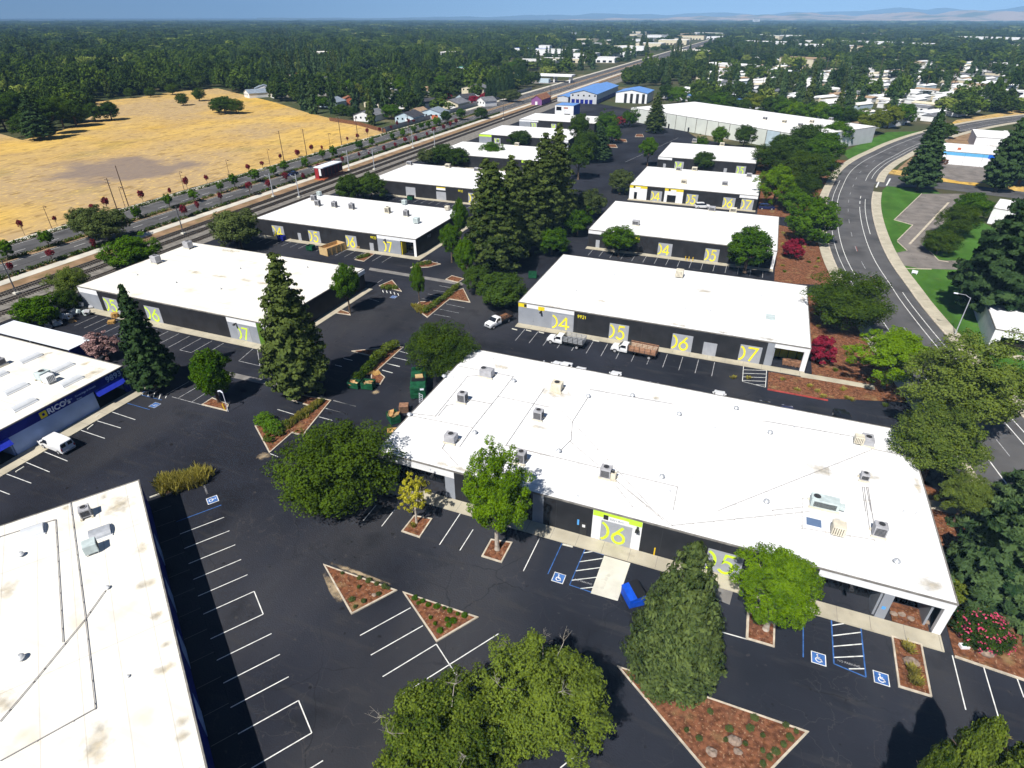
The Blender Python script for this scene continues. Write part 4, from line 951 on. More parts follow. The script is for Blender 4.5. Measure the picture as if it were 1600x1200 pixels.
B3 = Building('warehouse_building', 'white-roofed black warehouse with yellow doors 04 and 05 behind the stake trucks building', -38.0, 151, 46.2, 30.6, H0)
B = B3; B.band(.05, B.x(943,370), H0-1.0, H0-.14, 'whitewall'); B.door(B.x(931,378), B.x(937,378)); B.number(B.x(1028,388), B.x(1050,390), '4'); B.number(B.x(1101,398), B.x(1123,400), '5')
B.address(B.x(991,366), H0-1.2, '9931', .6); B.entry(B.W-3.4, B.W-.02, fh=.9, d=3, column='r', colw=.7); B.fill(); B.walk(1.8)
for q in ((1074,399),(1079,400),(1085,401)):
    p = at(*q); tag(MB().cyl(0,0,0,1.0,.09,8).build('bollard', M['bollard'], None, (p.x, 149.6, .12)), 'yellow pipe bollard before the black wall between doors 04 and 05', 'bollard', 'bollards by the yellow doors')
B4 = Building('warehouse_building', 'white-roofed black warehouse with white and yellow shopfronts and doors 04 to 07', -38.2, 203.6, 40.2, 30.4, H0)
B = B4
for p, q in ((982,1010),(1038,1067)):
    a, b = max(.05, B.x(p,305)), B.x(q,307); B.wall(a, b, 'whitewall'); B.band(a, b, H0-.95, H0-.14, 'yellow'); B.band(a+1.2, a+1.8, H0-.9, H0-.3, 'frame', 'sign_panel', .04); B.band(a+1.9, a+3.6, H0-1.1, H0-.5, 'whitewall', 'sign_panel', .03)
    MB().box(a+1.6 if p < 1000 else a+.9, a+2.6 if p < 1000 else b-2.2, -.03, -.002, .1, 2.4).build('window', M['glass'], B.root)
for p, q, n in ((1016,1033,'4'),(1072,1090,'5'),(1130,1149,'6'),(1159,1178,'7')): B.number(B.x(p,312), B.x(q,314), n)
B.band(B.x(1156,305), B.W-.05, H0-1.0, H0-.14, 'whitewall'); B.fill(); B.walk(1.8)
B5 = Building('warehouse_building', 'white-roofed black warehouse with lime 04 and 05 beside the far car park', -37.6, 254, 36.8, 33.5, H0)
B = B5; B.band(.05, B.x(1050,250), H0-1.0, H0-.14, 'whitewall'); B.number(B.x(1054,258), B.x(1068,259), '4', 'number_lime'); B.number(B.x(1150,265), B.x(1165,266), '5', 'number_lime'); B.door(B.x(1036,260), B.x(1040,260)); B.door(B.x(1131,264), B.x(1136,264)); B.fill(); B.walk(1.8)
# --- left row
L2 = Building('warehouse_building', 'white-roofed black warehouse with lime doors 05 06 07 by the railway', -126, 74.8, 49.4, 30.2, H0, roof='roof2')
B = L2; a, b = .05, B.x(156,470); B.wall(a, b, 'greywall'); B.band(a, b, H0-1.2, H0-.14, 'whitewall'); B.number(B.x(164,475), B.x(186,480), '5', 'number_lime'); B.number(B.x(227,485), B.x(251,490), '6', 'number_lime')
a, b = B.x(358,515), B.x(403,520); B.wall(a, b, 'greywall'); B.band(a, b, H0-1.1, H0-.14, 'whitewall'); B.number(B.x(371,517), B.x(391,520), '7', 'number_lime', 3.1); B.wall(b, b+1.2, 'greenwall'); B.lamp(a+2.2, H0-1.1)
B.entry(b+1.2, B.W-.02, fh=1.0, d=3.5, column='r', colw=.7, open_east=True); B.fill(); B.walk(1.8)
MB().box(L2.W+.005, L2.W+.3, L2.D-5, L2.D, L2.h-1.0, L2.h-.13).build('fascia', M['whitewall'], L2.root)
L3 = Building('warehouse_building', 'white-roofed black warehouse 9925 with yellow doors 04 05 06 07 and a yellow entrance', -126.2, 127.2, 50.2, 28.2, H0)
B = L3
for p, q, n in ((427,445,'4'),(482,500,'5'),(539,556,'6')): B.number(B.x(p,365), B.x(q,368), n)
B.address(B.x(579,370), H0-1.3, '9925', .6); B.door(B.x(578,385), B.x(584,386)); B.door(B.x(466,370), B.x(471,371))
a, b = B.x(590,380), B.x(626,385); B.wall(a, b, 'greywall'); B.band(a, b, H0-1.0, H0-.14, 'whitewall'); B.number(B.x(599,383), B.x(615,386), '7', dh=3.3, door='greywall'); B.lamp(a+2.5, H0-1.0)
B.entry(b, B.W-.02, fh=.9, d=2.4, column='r', colw=.7, ret='yellow', open_east=True); B.fill(); B.walk(1.8)
k = MB(); digits(k, '9925', 0, 0, .7, .1, .92, .62); k.build('house_number', M['greywall'], L3.root, (L3.W+.005, 6, H0-1.5), (0,0,R(90)))
pw = MB().box(L3.W, L3.W+1.8, -1.8, L3.D, 0, .12).build('footpath', M['concrete'], None, L3.root.location); tag(pw, kind='structure')
pw = MB().box(L2.W, L2.W+1.8, -1.8, L2.D, 0, .12).build('footpath', M['concrete'], None, L2.root.location); tag(pw, kind='structure')
L4 = Building('warehouse_building', 'white-roofed black warehouse with plain grey doors behind the redwoods', -122.6, 179, 43.4, 27.6, H0)
B = L4; MB().box(B.x(634,295), B.x(649,297), -.03, -.002, 0, 3.2).build('roller_door', M['door'], B.root); MB().box(B.x(682,305), B.x(697,307), -.03, -.002, 0, 2.7).build('roller_door', M['door'], B.root)
B.band(B.x(682,298), B.x(696,298), H0-1.35, H0-.7, 'whitewall'); B.band(B.x(682,298), B.x(696,298), H0-.7, H0-.4, 'yellow'); B.address(B.x(716,299), H0-1.3, '9935', .6); B.number(B.x(732,312), B.x(746,314), '3'); B.fill(); B.walk(1.8)
L5 = Building('warehouse_building', 'white roof half hidden behind the redwoods, lime band on its wall', -124.5, 228, 46.5, 28, H0)
B = L5; B.band(B.x(815,250), B.x(832,252), H0-1.0, H0-.14, 'lime'); B.fill(); B.walk(1.8)
L6 = Building('warehouse_building', 'white-roofed black warehouse with lime 05 and 07 and a lime band', -126, 277, 44.5, 29, H0)
B = L6; a, b = .05, B.x(768,215); B.wall(a, b, 'greywall'); B.band(a, b, H0-1.0, H0-.14, 'lime'); B.number(B.x(772,219), B.x(782,220), '5', 'number_lime'); B.number(B.x(844,226), B.x(854,227), '7', 'number_lime'); a = B.x(877,225); B.wall(a, B.W-.3, 'greywall'); B.band(a, B.W-.3, H0-1.1, H0-.14, 'whitewall'); B.fill(); B.walk(1.8)
L7 = Building('warehouse_building', 'white-roofed black warehouse with lime 03 and 04 beside the blue-roofed kiosk', -125.2, 328.5, 42, 26, H0)
B = L7; a, b = .05, B.x(841,195); B.wall(a, B.x(829,195), 'greywall'); B.band(a, b, H0-1.0, H0-.14, 'whitewall'); B.number(B.x(830,196), B.x(839,197), '3', 'number_lime'); B.number(B.x(861,199), B.x(869,200), '4', 'number_lime'); B.fill(); B.walk(1.8)
# --- the navy-fronted shop on the left, facing the lot
L1 = Building('shop_building', 'navy and pale blue shop building RICOs 9893 with blue awnings on the left edge', -88, 2, 52.2, 44, H0, R(90), 'roof2', 'rico_wall', side='rico_wall')
B = L1; W = B.W
xa = B.x(152,628); xb = W
B.entry(xa, W-.02, fh=1.5, d=3.2, fascia='navy', ret='rico_wall', column='r', colw=.7, open_east=True)
xl = B.x(25,705); B.wall(xl, xa, 'rico_wall'); B.band(0, xa+.0, H0-1.55, H0-.14, 'navy'); B.entry(.3, xl, fh=1.5, d=3.2, fascia='navy', ret='rico_wall')
for a, b in ((xa+.2, W-.8), (1.0, xl-.1)):
    MB().add([(a,-.05,H0-1.45),(b,-.05,H0-1.45),(b,-.75,H0-2.35),(a,-.75,H0-2.35),(a,-.02,H0-2.35),(b,-.02,H0-2.35)], [(3,2,1,0),(0,4,3),(1,2,5)]).build('awning', M['awning'], B.root)
B.text(B.x(72,640), H0-1.28, "RICO's", 1.15, 'letter', .035); q = B.x(62,650); MB().box(q, q+.95, -.09, -.013, H0-1.4, H0-.45).build('sign_logo', M['yellow'], B.root)
MB().box(q+.3, q+.65, -.11, -.091, H0-1.1, H0-.7).build('sign_logo', M['navy'], B.root)
B.text(B.x(166,597), H0-1.28, '9893', 1.35, 'rico_wall', .03)
B.text(B.x(97,630), H0-.95, 'Window', .42, 'rico_wall', .008); B.text(B.x(117,620), H0-.95, 'Coverings & Doors', .42, 'rico_wall', .008)
B.text(B.x(120,625), H0-1.45, 'Shades', .3, 'rico_wall', .01)
B.fill(); B.walk(2.6, m='concrete')
# --- bottom-left building, turned
c_ = at(217, 750, H0); r_ = R(146); Wl = 62
BL = Building('warehouse_building', 'stained white flat roof filling the bottom left corner', c_.x-Wl*math.cos(r_), c_.y-Wl*math.sin(r_), Wl, 36, H0, r_, 'roof2', 'navy', side='navy')
B = BL
for q in np.arange(6, Wl-4, 7.5): MB().box(q, q+2.6, -.03, -.002, 0, 2.8).build('roller_door', M['rico_wall'], B.root)
MB().add([(4,-.05,2.9),(20,-.05,2.9),(20,-.9,2.4),(4,-.9,2.4),(4,-.02,2.4),(20,-.02,2.4)], [(3,2,1,0),(0,4,3),(1,2,5)]).build('awning', M['awning'], B.root)
B.fill(); B.walk(2.2, m='asphalt')
# --- large panelled warehouse in the back
a_ = at(986,168,7.2); b_ = at(1264,213,7.2); d_ = b_-a_; ang = math.atan2(d_.y, d_.x); e_ = at(1342,188,7.2)
dep = abs((e_-b_).dot(Vector((-math.sin(ang), math.cos(ang), 0))))
WH = Building('warehouse_building', 'long white-roofed warehouse with pale grey wall panels at the far car park', a_.x, a_.y, d_.length, 52, 7.2, ang, 'roof', 'coping', side='storwall')
B = WH; n = 16
for i in range(n):
    q = B.W*i/n; MB().box(q+.22, q+B.W/n-.22, -.06, -.002, .05, 7.0).build('panel', M['whpanel'] if i != n-3 else M['bluehouse'], B.root)
    if i in (4, n-1, 6): MB().box(q+2, q+3.1, -.1, -.061, 0, 2.2).build('door', M['frame'], B.root)
B.segs.append((0, 0)); B.fill()
for k in range(3): MB().box(B.W, B.W+.05, 4+k*11, 12+k*11, .2, 6.6).build('panel', M['rico_wall' if k % 2 else 'whitewall'], B.root)
# lean-to carport roof beside the navy shop
p = px([(28,532),(60,506),(138,527),(104,549)]); o = empty('carport', (p[3][0], p[3][1], 0)); tag(o, 'plain white metal carport roof behind the navy shop', 'carport')
xs = [-118, -98.5]; ys = [54.6, 69.5]
q0 = at(105,548,3.4); q1 = at(60,507,3.4); q2 = at(137,528,3.4); q3 = at(-10,530,3.4)
o.location = (q0.x, q0.y, 0)
x1 = q2.x-q0.x; ymx = q2.y-q0.y; x0 = q1.x-q0.x-6
MB().box(x0, 0, 0.3, ymx, 3.3, 3.42).build('roof', M['roof_metal'], o)
MB().box(-.15, -.02, 0.3, ymx, 0, 3.28).build('wall', M['navy'], o)
for xx in (x0+.2, x0*.5):
    for yy in (.5, ymx-.3): MB().cyl(xx, yy, 0, 3.29, .08, 8).build('post', M['galv'], o)
# --- right-hand side buildings
def simple_block(name, label, u, v, W, D, h, rz, wall, roof='roof', z=None, extra=None, cat='building', group=None):
    c = at(u, v, h if z is None else z); b = Building(name, label, c.x, c.y, W, D, h, rz, roof, wall, cat, group, side=wall); b.segs.append((0,0)); b.fill(); return b
g = at(1455,234,5); RB = Building('shop_building', 'white building with blue and sky blue front band right of the curved road', g.x, g.y, 27, 22, 5, R(-8), 'roof', 'whitewall', side='whitewall')
B = RB; B.band(.05, 4.5, 2.6, 4.8, 'royal'); B.band(4.5, 20, 3.6, 4.8, 'skyblue'); B.band(20, 26.9, 3.4, 4.8, 'royal', ex=.02); B.fill()
q = B.x(1484,215); MB().box(0,.2,0,1,0,1)
MB().box(9.4, 10.6, 5.0, 5.25, 5.0, 5.9).build('roof_sign', M['brickred'], B.root)
simple_block('shop_building', 'second white-roofed building behind the blue-banded one', 1526, 214, 34, 26, 5.5, R(-8), 'whitewall')
g = at(1556,514,4.2); RS = Building('office_building', 'white-roofed office at the right edge with dark glass front', g.x, g.y, 24, 20, 4.2, R(-6), 'roof', 'whitewall', side='whitewall')
B = RS; B.entry(1.2, 22, fh=1.3, d=1.6, ret='whitewall'); B.fill(); B.walk(1.8)
simple_block('office_building', 'narrow white roof showing between the dark pines', 1552, 325, 30, 14, 4.5, R(-20), 'whitewall')
# storage buildings with blue roofs
def gable(name, label, x0, y0, W, D, h, rh, wall, roof, rz=0, cat='building', group=None, over=.4, doors=None, doorm='bluewall', windows=True, win_every=4.0):
    o = empty(name, (x0, y0, 0), rz); tag(o, label, cat, group)
    MB().box(0, W, 0, D, 0, h).build('wall', M[wall], o)
    # ridge along y
    ov = over; e = rh*ov/(W/2)
    MB().add([(-ov,-ov,h-e+.05),(W/2,-ov,h+rh+.05),(W+ov,-ov,h-e+.05),(-ov,D+ov,h-e+.05),(W/2,D+ov,h+rh+.05),(W+ov,D+ov,h-e+.05),
              (-ov,-ov,h-e+.17),(W/2,-ov,h+rh+.2),(W+ov,-ov,h-e+.17),(-ov,D+ov,h-e+.17),(W/2,D+ov,h+rh+.2),(W+ov,D+ov,h-e+.17)],
             [(0,3,4,1),(1,4,5,2),(6,7,10,9),(7,8,11,10),(0,6,9,3),(2,5,11,8),(0,1,7,6),(1,2,8,7),(3,9,10,4),(4,10,11,5)]).build('roof', M[roof], o)
    MB().add([(0,0,h),(W,0,h),(W/2,0,h+rh)], [(0,1,2)]).build('gable', M[wall], o); MB().add([(0,D,h),(W,D,h),(W/2,D,h+rh)], [(2,1,0)]).build('gable', M[wall], o)
    if doors:
        for (sd, a, b, z1) in doors:
            if sd == 's': MB().box(a, b, -.05, -.002, 0, z1).build('door', M[doorm], o)
            elif sd == 'e': MB().box(W+.002, W+.05, a, b, 0, z1).build('door', M[doorm], o)
    if windows:
        for q in np.arange(1.2, W-1.4, win_every): MB().box(q, q+1.1, -.06, -.002, h-1.6, h-.6).build('window', M['glass'], o)
    return o
SB = [('s', 1+i*3.2, 3.4+i*3.2, 2.6) for i in range(5)]
gable('storage_building', 'tall storage building with the broadest blue gable roof', -132, 447, 19, 66, 6.2, 2.2, 'storwall', 'bluemetal', doors=SB+[('e', 2+i*4, 5+i*4, 2.5) for i in range(15)], doorm='navy', windows=True)
gable('storage_building', 'low storage row with a narrow blue roof along the railway', -143, 452, 8, 100, 3.2, .8, 'storwall', 'bluemetal', doors=[('e', 2+i*4, 5+i*4, 2.5) for i in range(22)], doorm='bluewall', windows=False)
gable('storage_building', 'storage building with black and white striped end and blue roof', -103, 462, 22, 26, 6.4, 2.0, 'whitewall', 'bluemetal', doors=[('s', 6+i*4.2, 8+i*4.2, 6.0) for i in range(4)], doorm='frame', windows=False)
gable('storage_building', 'long low blue-roofed storage row behind the panelled warehouse', -76, 500, 90, 9, 3.4, .6, 'storwall', 'bluemetal', rz=R(-30), windows=False)
g = at(868,184); KB = Building('kiosk_building', 'two-storey white and blue kiosk with a flat blue roof by the tracks', g.x-.5, g.y, 11.5, 14, 7.0, 0, 'bluemetal', 'whitewall', side='bluewall')
B = KB; MB().box(.8, 4, -.05, -.002, 4.2, 6.2).build('window', M['glass'], B.root); MB().box(6, 9.5, -.05, -.002, 0, 2.5).build('door', M['glass'], B.root); MB().box(5.5, 8, -.05, -.002, 5.3, 6).build('sign_panel', M['brickred'], B.root); B.fill()
g = at(843,163); gable('shed', 'purple shed with brown roof between the boulevard and the railway', -153.8, g.y-5, 7.5, 20, 3.6, 2.4, 'purple', 'redroof', doors=[('s', 2.8, 4.4, 2.2)], doorm='whitewall', windows=False)
# --- station shelter on the platform
g = at(503, 280); o = empty('station_shelter', (-150.9, g.y-2, 0)); tag(o, 'dark red station shelter with white roof on the rail platform', 'shelter')
MB().box(-2.2, 2.2, 0, 13, 0, .5).build('platform', M['brickred'], o)
MB().box(-2.0, 2.0, .2, 12.6, 4.3, 4.6).build('roof', M['roof_metal'], o); MB().box(-1.9, -1.7, .3, 12.4, .5, 4.29).build('wall', M['train_dark'], o); MB().box(1.7, 1.9, .3, 12.4, 1.4, 4.29).build('wall', M['train_dark'], o)
MB().box(-1.7, -.1, .3, .5, .5, 4.29).build('end_panel', M['busred'], o); MB().box(.1, 1.0, .3, .5, 1.6, 4.29).build('end_panel', M['whitewall'], o)
for q in np.linspace(.8, 12, 6): MB().box(1.9, 1.98, q, q+.12, .5, 4.25).build('post', M['busred'], o)
# ---------------------------------------------------------------- roof equipment
def ac_box(label, b, u, v, w=1.2, d=1.1, hh=1.0, m='acgrey', fan=True, louvre=True, curb=.25, rz=None, group='air conditioners on the roofs', off_fan=0.0):
    p = at(u, v, b.h); o = empty('air_conditioner', (p.x, p.y, b.h), b.rz if rz is None else rz); tag(o, label, 'air conditioner', group)
    MB().box(-w/2-.15, w/2+.15, -d/2-.1, -d/2+.12, 0, curb).build('base_rail', M['accream'], o); MB().box(-w/2-.15, w/2+.15, d/2-.12, d/2+.1, 0, curb).build('base_rail', M['accream'], o)
    MB().bbox(-w/2, w/2, -d/2, d/2, curb, curb+hh, .04).build('housing', M[m], o)
    if fan:
        r = min(w, d)*.33; mb = MB(); mb.cyl(off_fan, 0, curb+hh+.002, curb+hh+.09, r, 14); f = mb.build('fan_ring', M[m], o)
        k = MB().cyl(off_fan, 0, curb+hh+.09, curb+hh+.1, r*.86, 14).build('fan_grille', M['acdark'], o); k.parent = f
    if louvre:
        mb = MB(); n = 6
        for i in range(n): mb.box(-w*.4, w*.4, -d/2-.02, -d/2-.001, curb+.15+i*(hh-.3)/n, curb+.15+(i+.62)*(hh-.3)/n)
        mb.build('louvre', M['acdark'], o)
        mb = MB()
        for i in range(n): mb.box(w/2+.001, w/2+.02, -d*.4, d*.4, curb+.15+i*(hh-.3)/n, curb+.15+(i+.62)*(hh-.3)/n)
        mb.build('louvre', M['acdark'], o)
    return o
def swamp(label, b, u, v, s=1.2, m='accream'):
    p = at(u, v, b.h); o = empty('cooler_unit', (p.x, p.y, b.h), b.rz); tag(o, label, 'cooler')
    MB().bbox(-s/2, s/2, -s/2, s/2, .3, .3+s*.85, .05).build('housing', M[m], o)
    mb = MB()
    for i in range(5): mb.box(-s*.42+i*s*.17, -s*.42+i*s*.17+.06, -s/2-.02, -s/2-.001, .4, .2+s*.85)
    mb.build('louvre', M['acdark'], o)
    for sx in (-1, 1):
        for sy in (-1, 1): MB().box(sx*s*.4-.04, sx*s*.4+.04, sy*s*.4-.04, sy*s*.4+.04, 0, .31).build('leg', M['galv'], o)
    return o
VENT = None
def vent(label, b, u, v, r=.3, m='galv', group='roof vents'):
    p = at(u, v, b.h); o = empty('roof_vent', (p.x, p.y, b.h)); tag(o, label, 'vent', group)
    MB().cyl(0, 0, 0, r*.8, r*.55, 10).build('pipe', M[m], o); MB().dome(0, 0, r*.8, r, r*.8, 10).build('cap', M[m], o, smooth=True); return o
def skylight(b, u, v, L=3.0, w=1.3, rz=0, m='skydome'):
    x, y = b.local_roof(u, v); mb = MB(); n = 6
    pts = [(-w/2*math.cos(math.pi*i/n), .12+.42*math.sin(math.pi*i/n)) for i in range(n+1)]
    vs = [(p[0], -L/2, p[1]) for p in pts]+[(p[0], L/2, p[1]) for p in pts]; k = n+1
    mb.add(vs, [(i, i+1, k+i+1, k+i) for i in range(n)]+[tuple(range(k-1,-1,-1)), tuple(range(k, 2*k))])
    o = mb.build('skylight', M[m], b.root, (x, y, b.h), (0, 0, rz), smooth=False); o.parent = b.roof
    MB().box(-w/2-.1, w/2+.1, -L/2-.1, L/2+.1, 0, .14).build('skylight_curb', M['whitewall'], b.roof, (x, y, b.h), (0, 0, rz))
def pipe(b, pts, r=.03, m='pipe'):
    P = [b.local_roof(*p) for p in pts]; mb = MB()
    for p, q in zip(P, P[1:]): mb.tube([(p[0], p[1], b.h+.11), (q[0], q[1], b.h+.11)], r, 5)
    for p, q in zip(P, P[1:]):
        d = math.hypot(q[0]-p[0], q[1]-p[1])
        for t in np.arange(0, 1, 2.4/max(d, 2.4)): mb.box(p[0]+(q[0]-p[0])*t-.06, p[0]+(q[0]-p[0])*t+.06, p[1]+(q[1]-p[1])*t-.05, p[1]+(q[1]-p[1])*t+.05, b.h+.002, b.h+.08)
    o = mb.build('roof_pipe', M[m], b.roof); return o
def patch(b, u, v, rx, ry, seed=0):
    x, y = b.local_roof(u, v); rx *= 1.5; ry *= 1.7
    x0, x1, y0, y1 = max(.12, x-rx), min(b.W-.12, x+rx), max(.12, y-ry), min(b.D-.12, y+ry)
    if x1-x0 > .2 and y1-y0 > .2: MB().sheet([(x0,y0),(x1,y0),(x1,y1),(x0,y1)], b.h+.004+.0007*(seed % 9)).build('roof_stain', M['stain'], b.roof)
k5 = lambda x, y: (560+x/5, 520+y/5)
k28 = lambda x, y: (530+x/2.857, 380+y/2.857)
kr = lambda x, y: (1060+x/2.857, 380+y/2.857)
kq = lambda x, y: (1160+x/2.609, 740+y/2.609)
ac_box('grey rooftop unit with a round fan nearest the back left corner of the foreground roof', B1, 761, 588, 2.0, 1.4, 1.1, off_fan=-.55, louvre=False)
ac_box('tall grey condenser third from the left end of the foreground roof', B1, 723, 628, 1.25, 1.15, 1.35)
ac_box('boxy grey unit nearest the left end of the foreground roof', B1, 705, 690, 1.5, 1.25, 1.0, louvre=False)
ac_box('tall grey condenser left of the pale cream unit on the foreground roof', B1, 841, 655, 1.25, 1.15, 1.3)
ac_box('cream rooftop unit in a stained patch of the foreground roof', B1, 870, 609, 1.6, 1.5, 1.05, 'accream', louvre=False)
ac_box('grey condenser at the front edge partly behind the green maple', B1, 814, 722, 1.2, 1.15, 1.4)
ac_box('tall grey condenser in the middle of the front half of the foreground roof', B1, 946, 745, 1.3, 1.2, 1.25); ac_box('small pale unit touching the middle condenser', B1, 957, 748, .8, .8, .7, 'accream', louvre=False)
ac_box('grey box unit near the back right corner of the foreground roof', B1, 1354, 693, 1.3, 1.8, .8, 'acgrey', louvre=False)
swamp('round cream cooler beside the back right box unit', B1, 1340, 693, 1.1)
ac_box('small grey condenser with a stained pad in the right of the roof', B1, 1349, 750, .9, .9, .8)
o = ac_box('long pale green package unit with duct on the right of the roof', B1, 1286, 792, 2.9, 1.4, 1.0, 'acpale', off_fan=-.9, louvre=True); MB().box(1.46, 2.1, -.35, .35, .35, .8).build('duct', M['acpale'], o)
swamp('white louvred cooler in front of the long package unit', B1, 1307, 834, 1.3, 'accream')
ac_box('tall dark condenser nearest the right end of the foreground roof', B1, 1371, 836, 1.25, 1.15, 1.3)
x_, y_ = B1.local_roof(1271, 818); MB().box(x_-.9, x_+.9, y_-.75, y_+.75, B1.h+.001, B1.h+.16).build('skylight_curb', M['whitewall'], B1.roof); MB().box(x_-.75, x_+.75, y_-.6, y_+.6, B1.h+.16, B1.h+.2).build('skylight', M['skyglass'], B1.roof)
for u, v in ((803,597),(694,590),(742,678),(919,621),(988,620),(1061,649),(873,707),(1034,747),(1197,786),(1203,678),(640,650),(1150,640),(1400,880)): vent('galvanised mushroom vent on the foreground roof', B1, u, v, .36, group='mushroom vents on the foreground roof')
for u, v in ((1117,669),(1322,712),(1412,800),(1432,803),(980,710),(1046,768),(902,776),(770,560),(850,565),(672,735),(1240,668)): vent('thin pipe vent on the foreground roof', B1, u, v, .13, group='pipe vents on the foreground roof')
for pts in ([k5(790,265),k5(945,295)],[k5(1060,315),k5(1210,345),k5(1090,500),k5(890,750),k5(790,895)],[k5(850,345),k5(600,655),k5(400,630)],[k5(940,335),k5(850,345)],[k5(740,565),k5(690,570),k5(620,655)],[k5(860,525),k5(1045,560)],[k5(400,650),k5(890,745)],[k5(1090,500),k5(1500,585)],[k5(1450,440),k5(1150,885),k5(1500,970)],[k5(680,860),k5(655,905),k5(780,1045)],
            [k28(995,750),k28(1350,1135),k28(1400,1195)],[k28(1110,690),k28(1040,800),k28(1035,880),k28(985,930)],[k28(750,905),k28(1510,1090),k28(1490,1195)],[k28(1120,655),k28(1490,720)],[k28(1215,1060),k28(1310,1180)],
            [kr(180,1195),kr(860,925)],[kr(380,795),kr(780,865)],[kr(860,920),kr(1060,960)],[kr(820,1090),kr(835,1200)],[kr(838,1090),kr(860,1200)],[kr(420,1195),kr(555,1180),kr(555,1140),kr(590,1140)],
            [(1050,822),(1265,800)],[(1253,800),(1253,826),(1370,845)],[(1350,762),(1358,825)],[(1356,762),(1366,825)],[(960,750),(1050,822)],[(890,690),(1046,822)]): pipe(B1, pts)
for i, (u, v, a, b) in enumerate(((783,573,1.3,.7),(1283,735,1.6,1.0),(1456,915,1.4,.9),(720,735,2.2,.5),(690,725,1.2,.5),(869,614,2.2,1.4),(1023,622,.8,.6),(1362,745,1.2,.6),(1310,815,.9,.5),(843,668,1.5,.5),(1440,690,1.5,1.2),(1437,760,.5,1.6))): patch(B1, u, v, a, b, i)
MB().tube([(x, y, H0+z) for x, y, z in ((.3,19.5,-.9),(.3,19.5,1.0),(1.2,19.5,1.0),(1.2,19.5,.05))], .03, 5).tube([(x, y, H0+z) for x, y, z in ((.3,20.1,-.9),(.3,20.1,1.0),(1.2,20.1,1.0),(1.2,20.1,.05))], .03, 5).build('ladder_rail', M['galv'], B1.root)
swamp('cream cooler near the back edge of the 9921 roof', B2, 1061, 433, 1.6)
x_, y_ = B2.local_roof(1204, 496); MB().box(x_-.8, x_+.8, y_-1.2, y_+1.2, B2.h+.001, B2.h+.12).build('roof_hatch', M['acpale'], B2.roof)
for i, (u, v) in enumerate(((1070,482),(1140,445),(1110,486),(1190,462),(960,430),(900,455),(1256,455))): vent('small pipe vent on the 9921 roof', B2, u, v, .16, group='pipe vents on the 9921 roof')
for i, (u, v, a, b) in enumerate(((860,480,2.5,.5),(1060,508,2.2,.6),(1130,520,1.6,.5),(1200,530,1.8,.4),(1254,465,.5,1.6),(1100,455,1.8,1.0),(940,470,1.2,.5))): patch(B2, u, v, a, b, 20+i)
for i, (u, v) in enumerate(((491,314),(497,322),(523,324),(550,327),(606,333),(635,338))):
    ac_box(['purple-grey condenser by the back left edge of the 9925 roof','purple-grey condenser just in front of another on the 9925 roof','dark condenser third along the 9925 roof','grey condenser fourth along the 9925 roof','dark condenser fifth along the 9925 roof','grey condenser sixth along the 9925 roof'][i], L3, u, v, 1.4, 1.3, 1.5, ['acgrey','acgrey','acgrey','acgrey','accream','acgrey'][i])
swamp('pale cooler at the right end of the row on the 9925 roof', L3, 651, 349, 1.5, 'acpale'); swamp('pale cooler at the far left corner of the 9925 roof', L3, 499, 306, 1.2, 'acpale'); swamp('pale cooler at the far edge of the 9925 roof', L3, 632, 320, 1.3, 'acpale'); swamp('cream cooler at the far right corner of the 9925 roof', L3, 699, 329, 1.2)
ac_box('grey unit on the left rim of the railway-side roof with lime numbers', L2, 245, 411, 1.7, 1.5, 1.5, louvre=False); ac_box('grey unit at the far rim of the railway-side roof with lime numbers', L2, 295, 388, 1.7, 1.5, 1.5, louvre=False)
for u, v in ((275,442),(345,452),(214,430),(455,452),(375,420),(480,418)): vent('small vent on the railway-side roof', L2, u, v, .22, group='vents on the railway-side roof')
for i, (u, v, a, b) in enumerate(((305,425,2,.6),(345,432,2,.6),(385,438,1.8,.6),(412,443,1.8,.6),(360,392,3,.8))): patch(L2, u, v, a, b, 40+i)
for u, v in ((47,561),(97,576),(111,597),(24,609),(37,634),(-8,590)): skylight(L1, u, v, 3.2, 1.3, R(90))
ac_box('pale green unit with a round fan on the navy shop roof', L1, 70, 592, 1.7, 1.5, 1.1, 'acpale', louvre=False); swamp('white cooler beside the pale green unit on the shop roof', L1, 79, 598, 1.3, 'appl'); ac_box('grey unit at the left edge of the shop roof', L1, 2, 571, 1.3, 1.2, 1.0)
for i, (u, v, a, b) in enumerate(((145,583,1.6,1.0),(80,550,2,.6),(150,560,2,.5))): patch(L1, u, v, a, b, 50+i)
ac_box('grey condenser with a round fan at the top of the bottom left roof', BL, 136, 806, 1.15, 1.05, 1.0, rz=R(146)+math.pi); swamp('louvred pale cooler on the bottom left roof', BL, 145, 862, 1.25, 'acpale')
skylight(BL, 52, 832, 2.0, 2.0); skylight(BL, 157, 834, 2.0, 1.9, m='galv')
for u, v, r in ((33,869,.35),(33,1031,.4),(168,920,.25),(200,1058,.16)): vent('white dome vent on the bottom left roof', BL, u, v, r, 'appl', 'dome vents on the bottom left roof')
kb = lambda x, y: (x/2.609, 740+y/2.609)
for pts in ([kb(288,120),kb(350,600),kb(390,960),kb(300,1010),kb(0,1175)],[kb(227,190),kb(258,690)],[kb(0,260),kb(225,190)],[kb(430,480),kb(345,600),kb(140,850),kb(0,1015)]): pipe(BL, pts, .04)
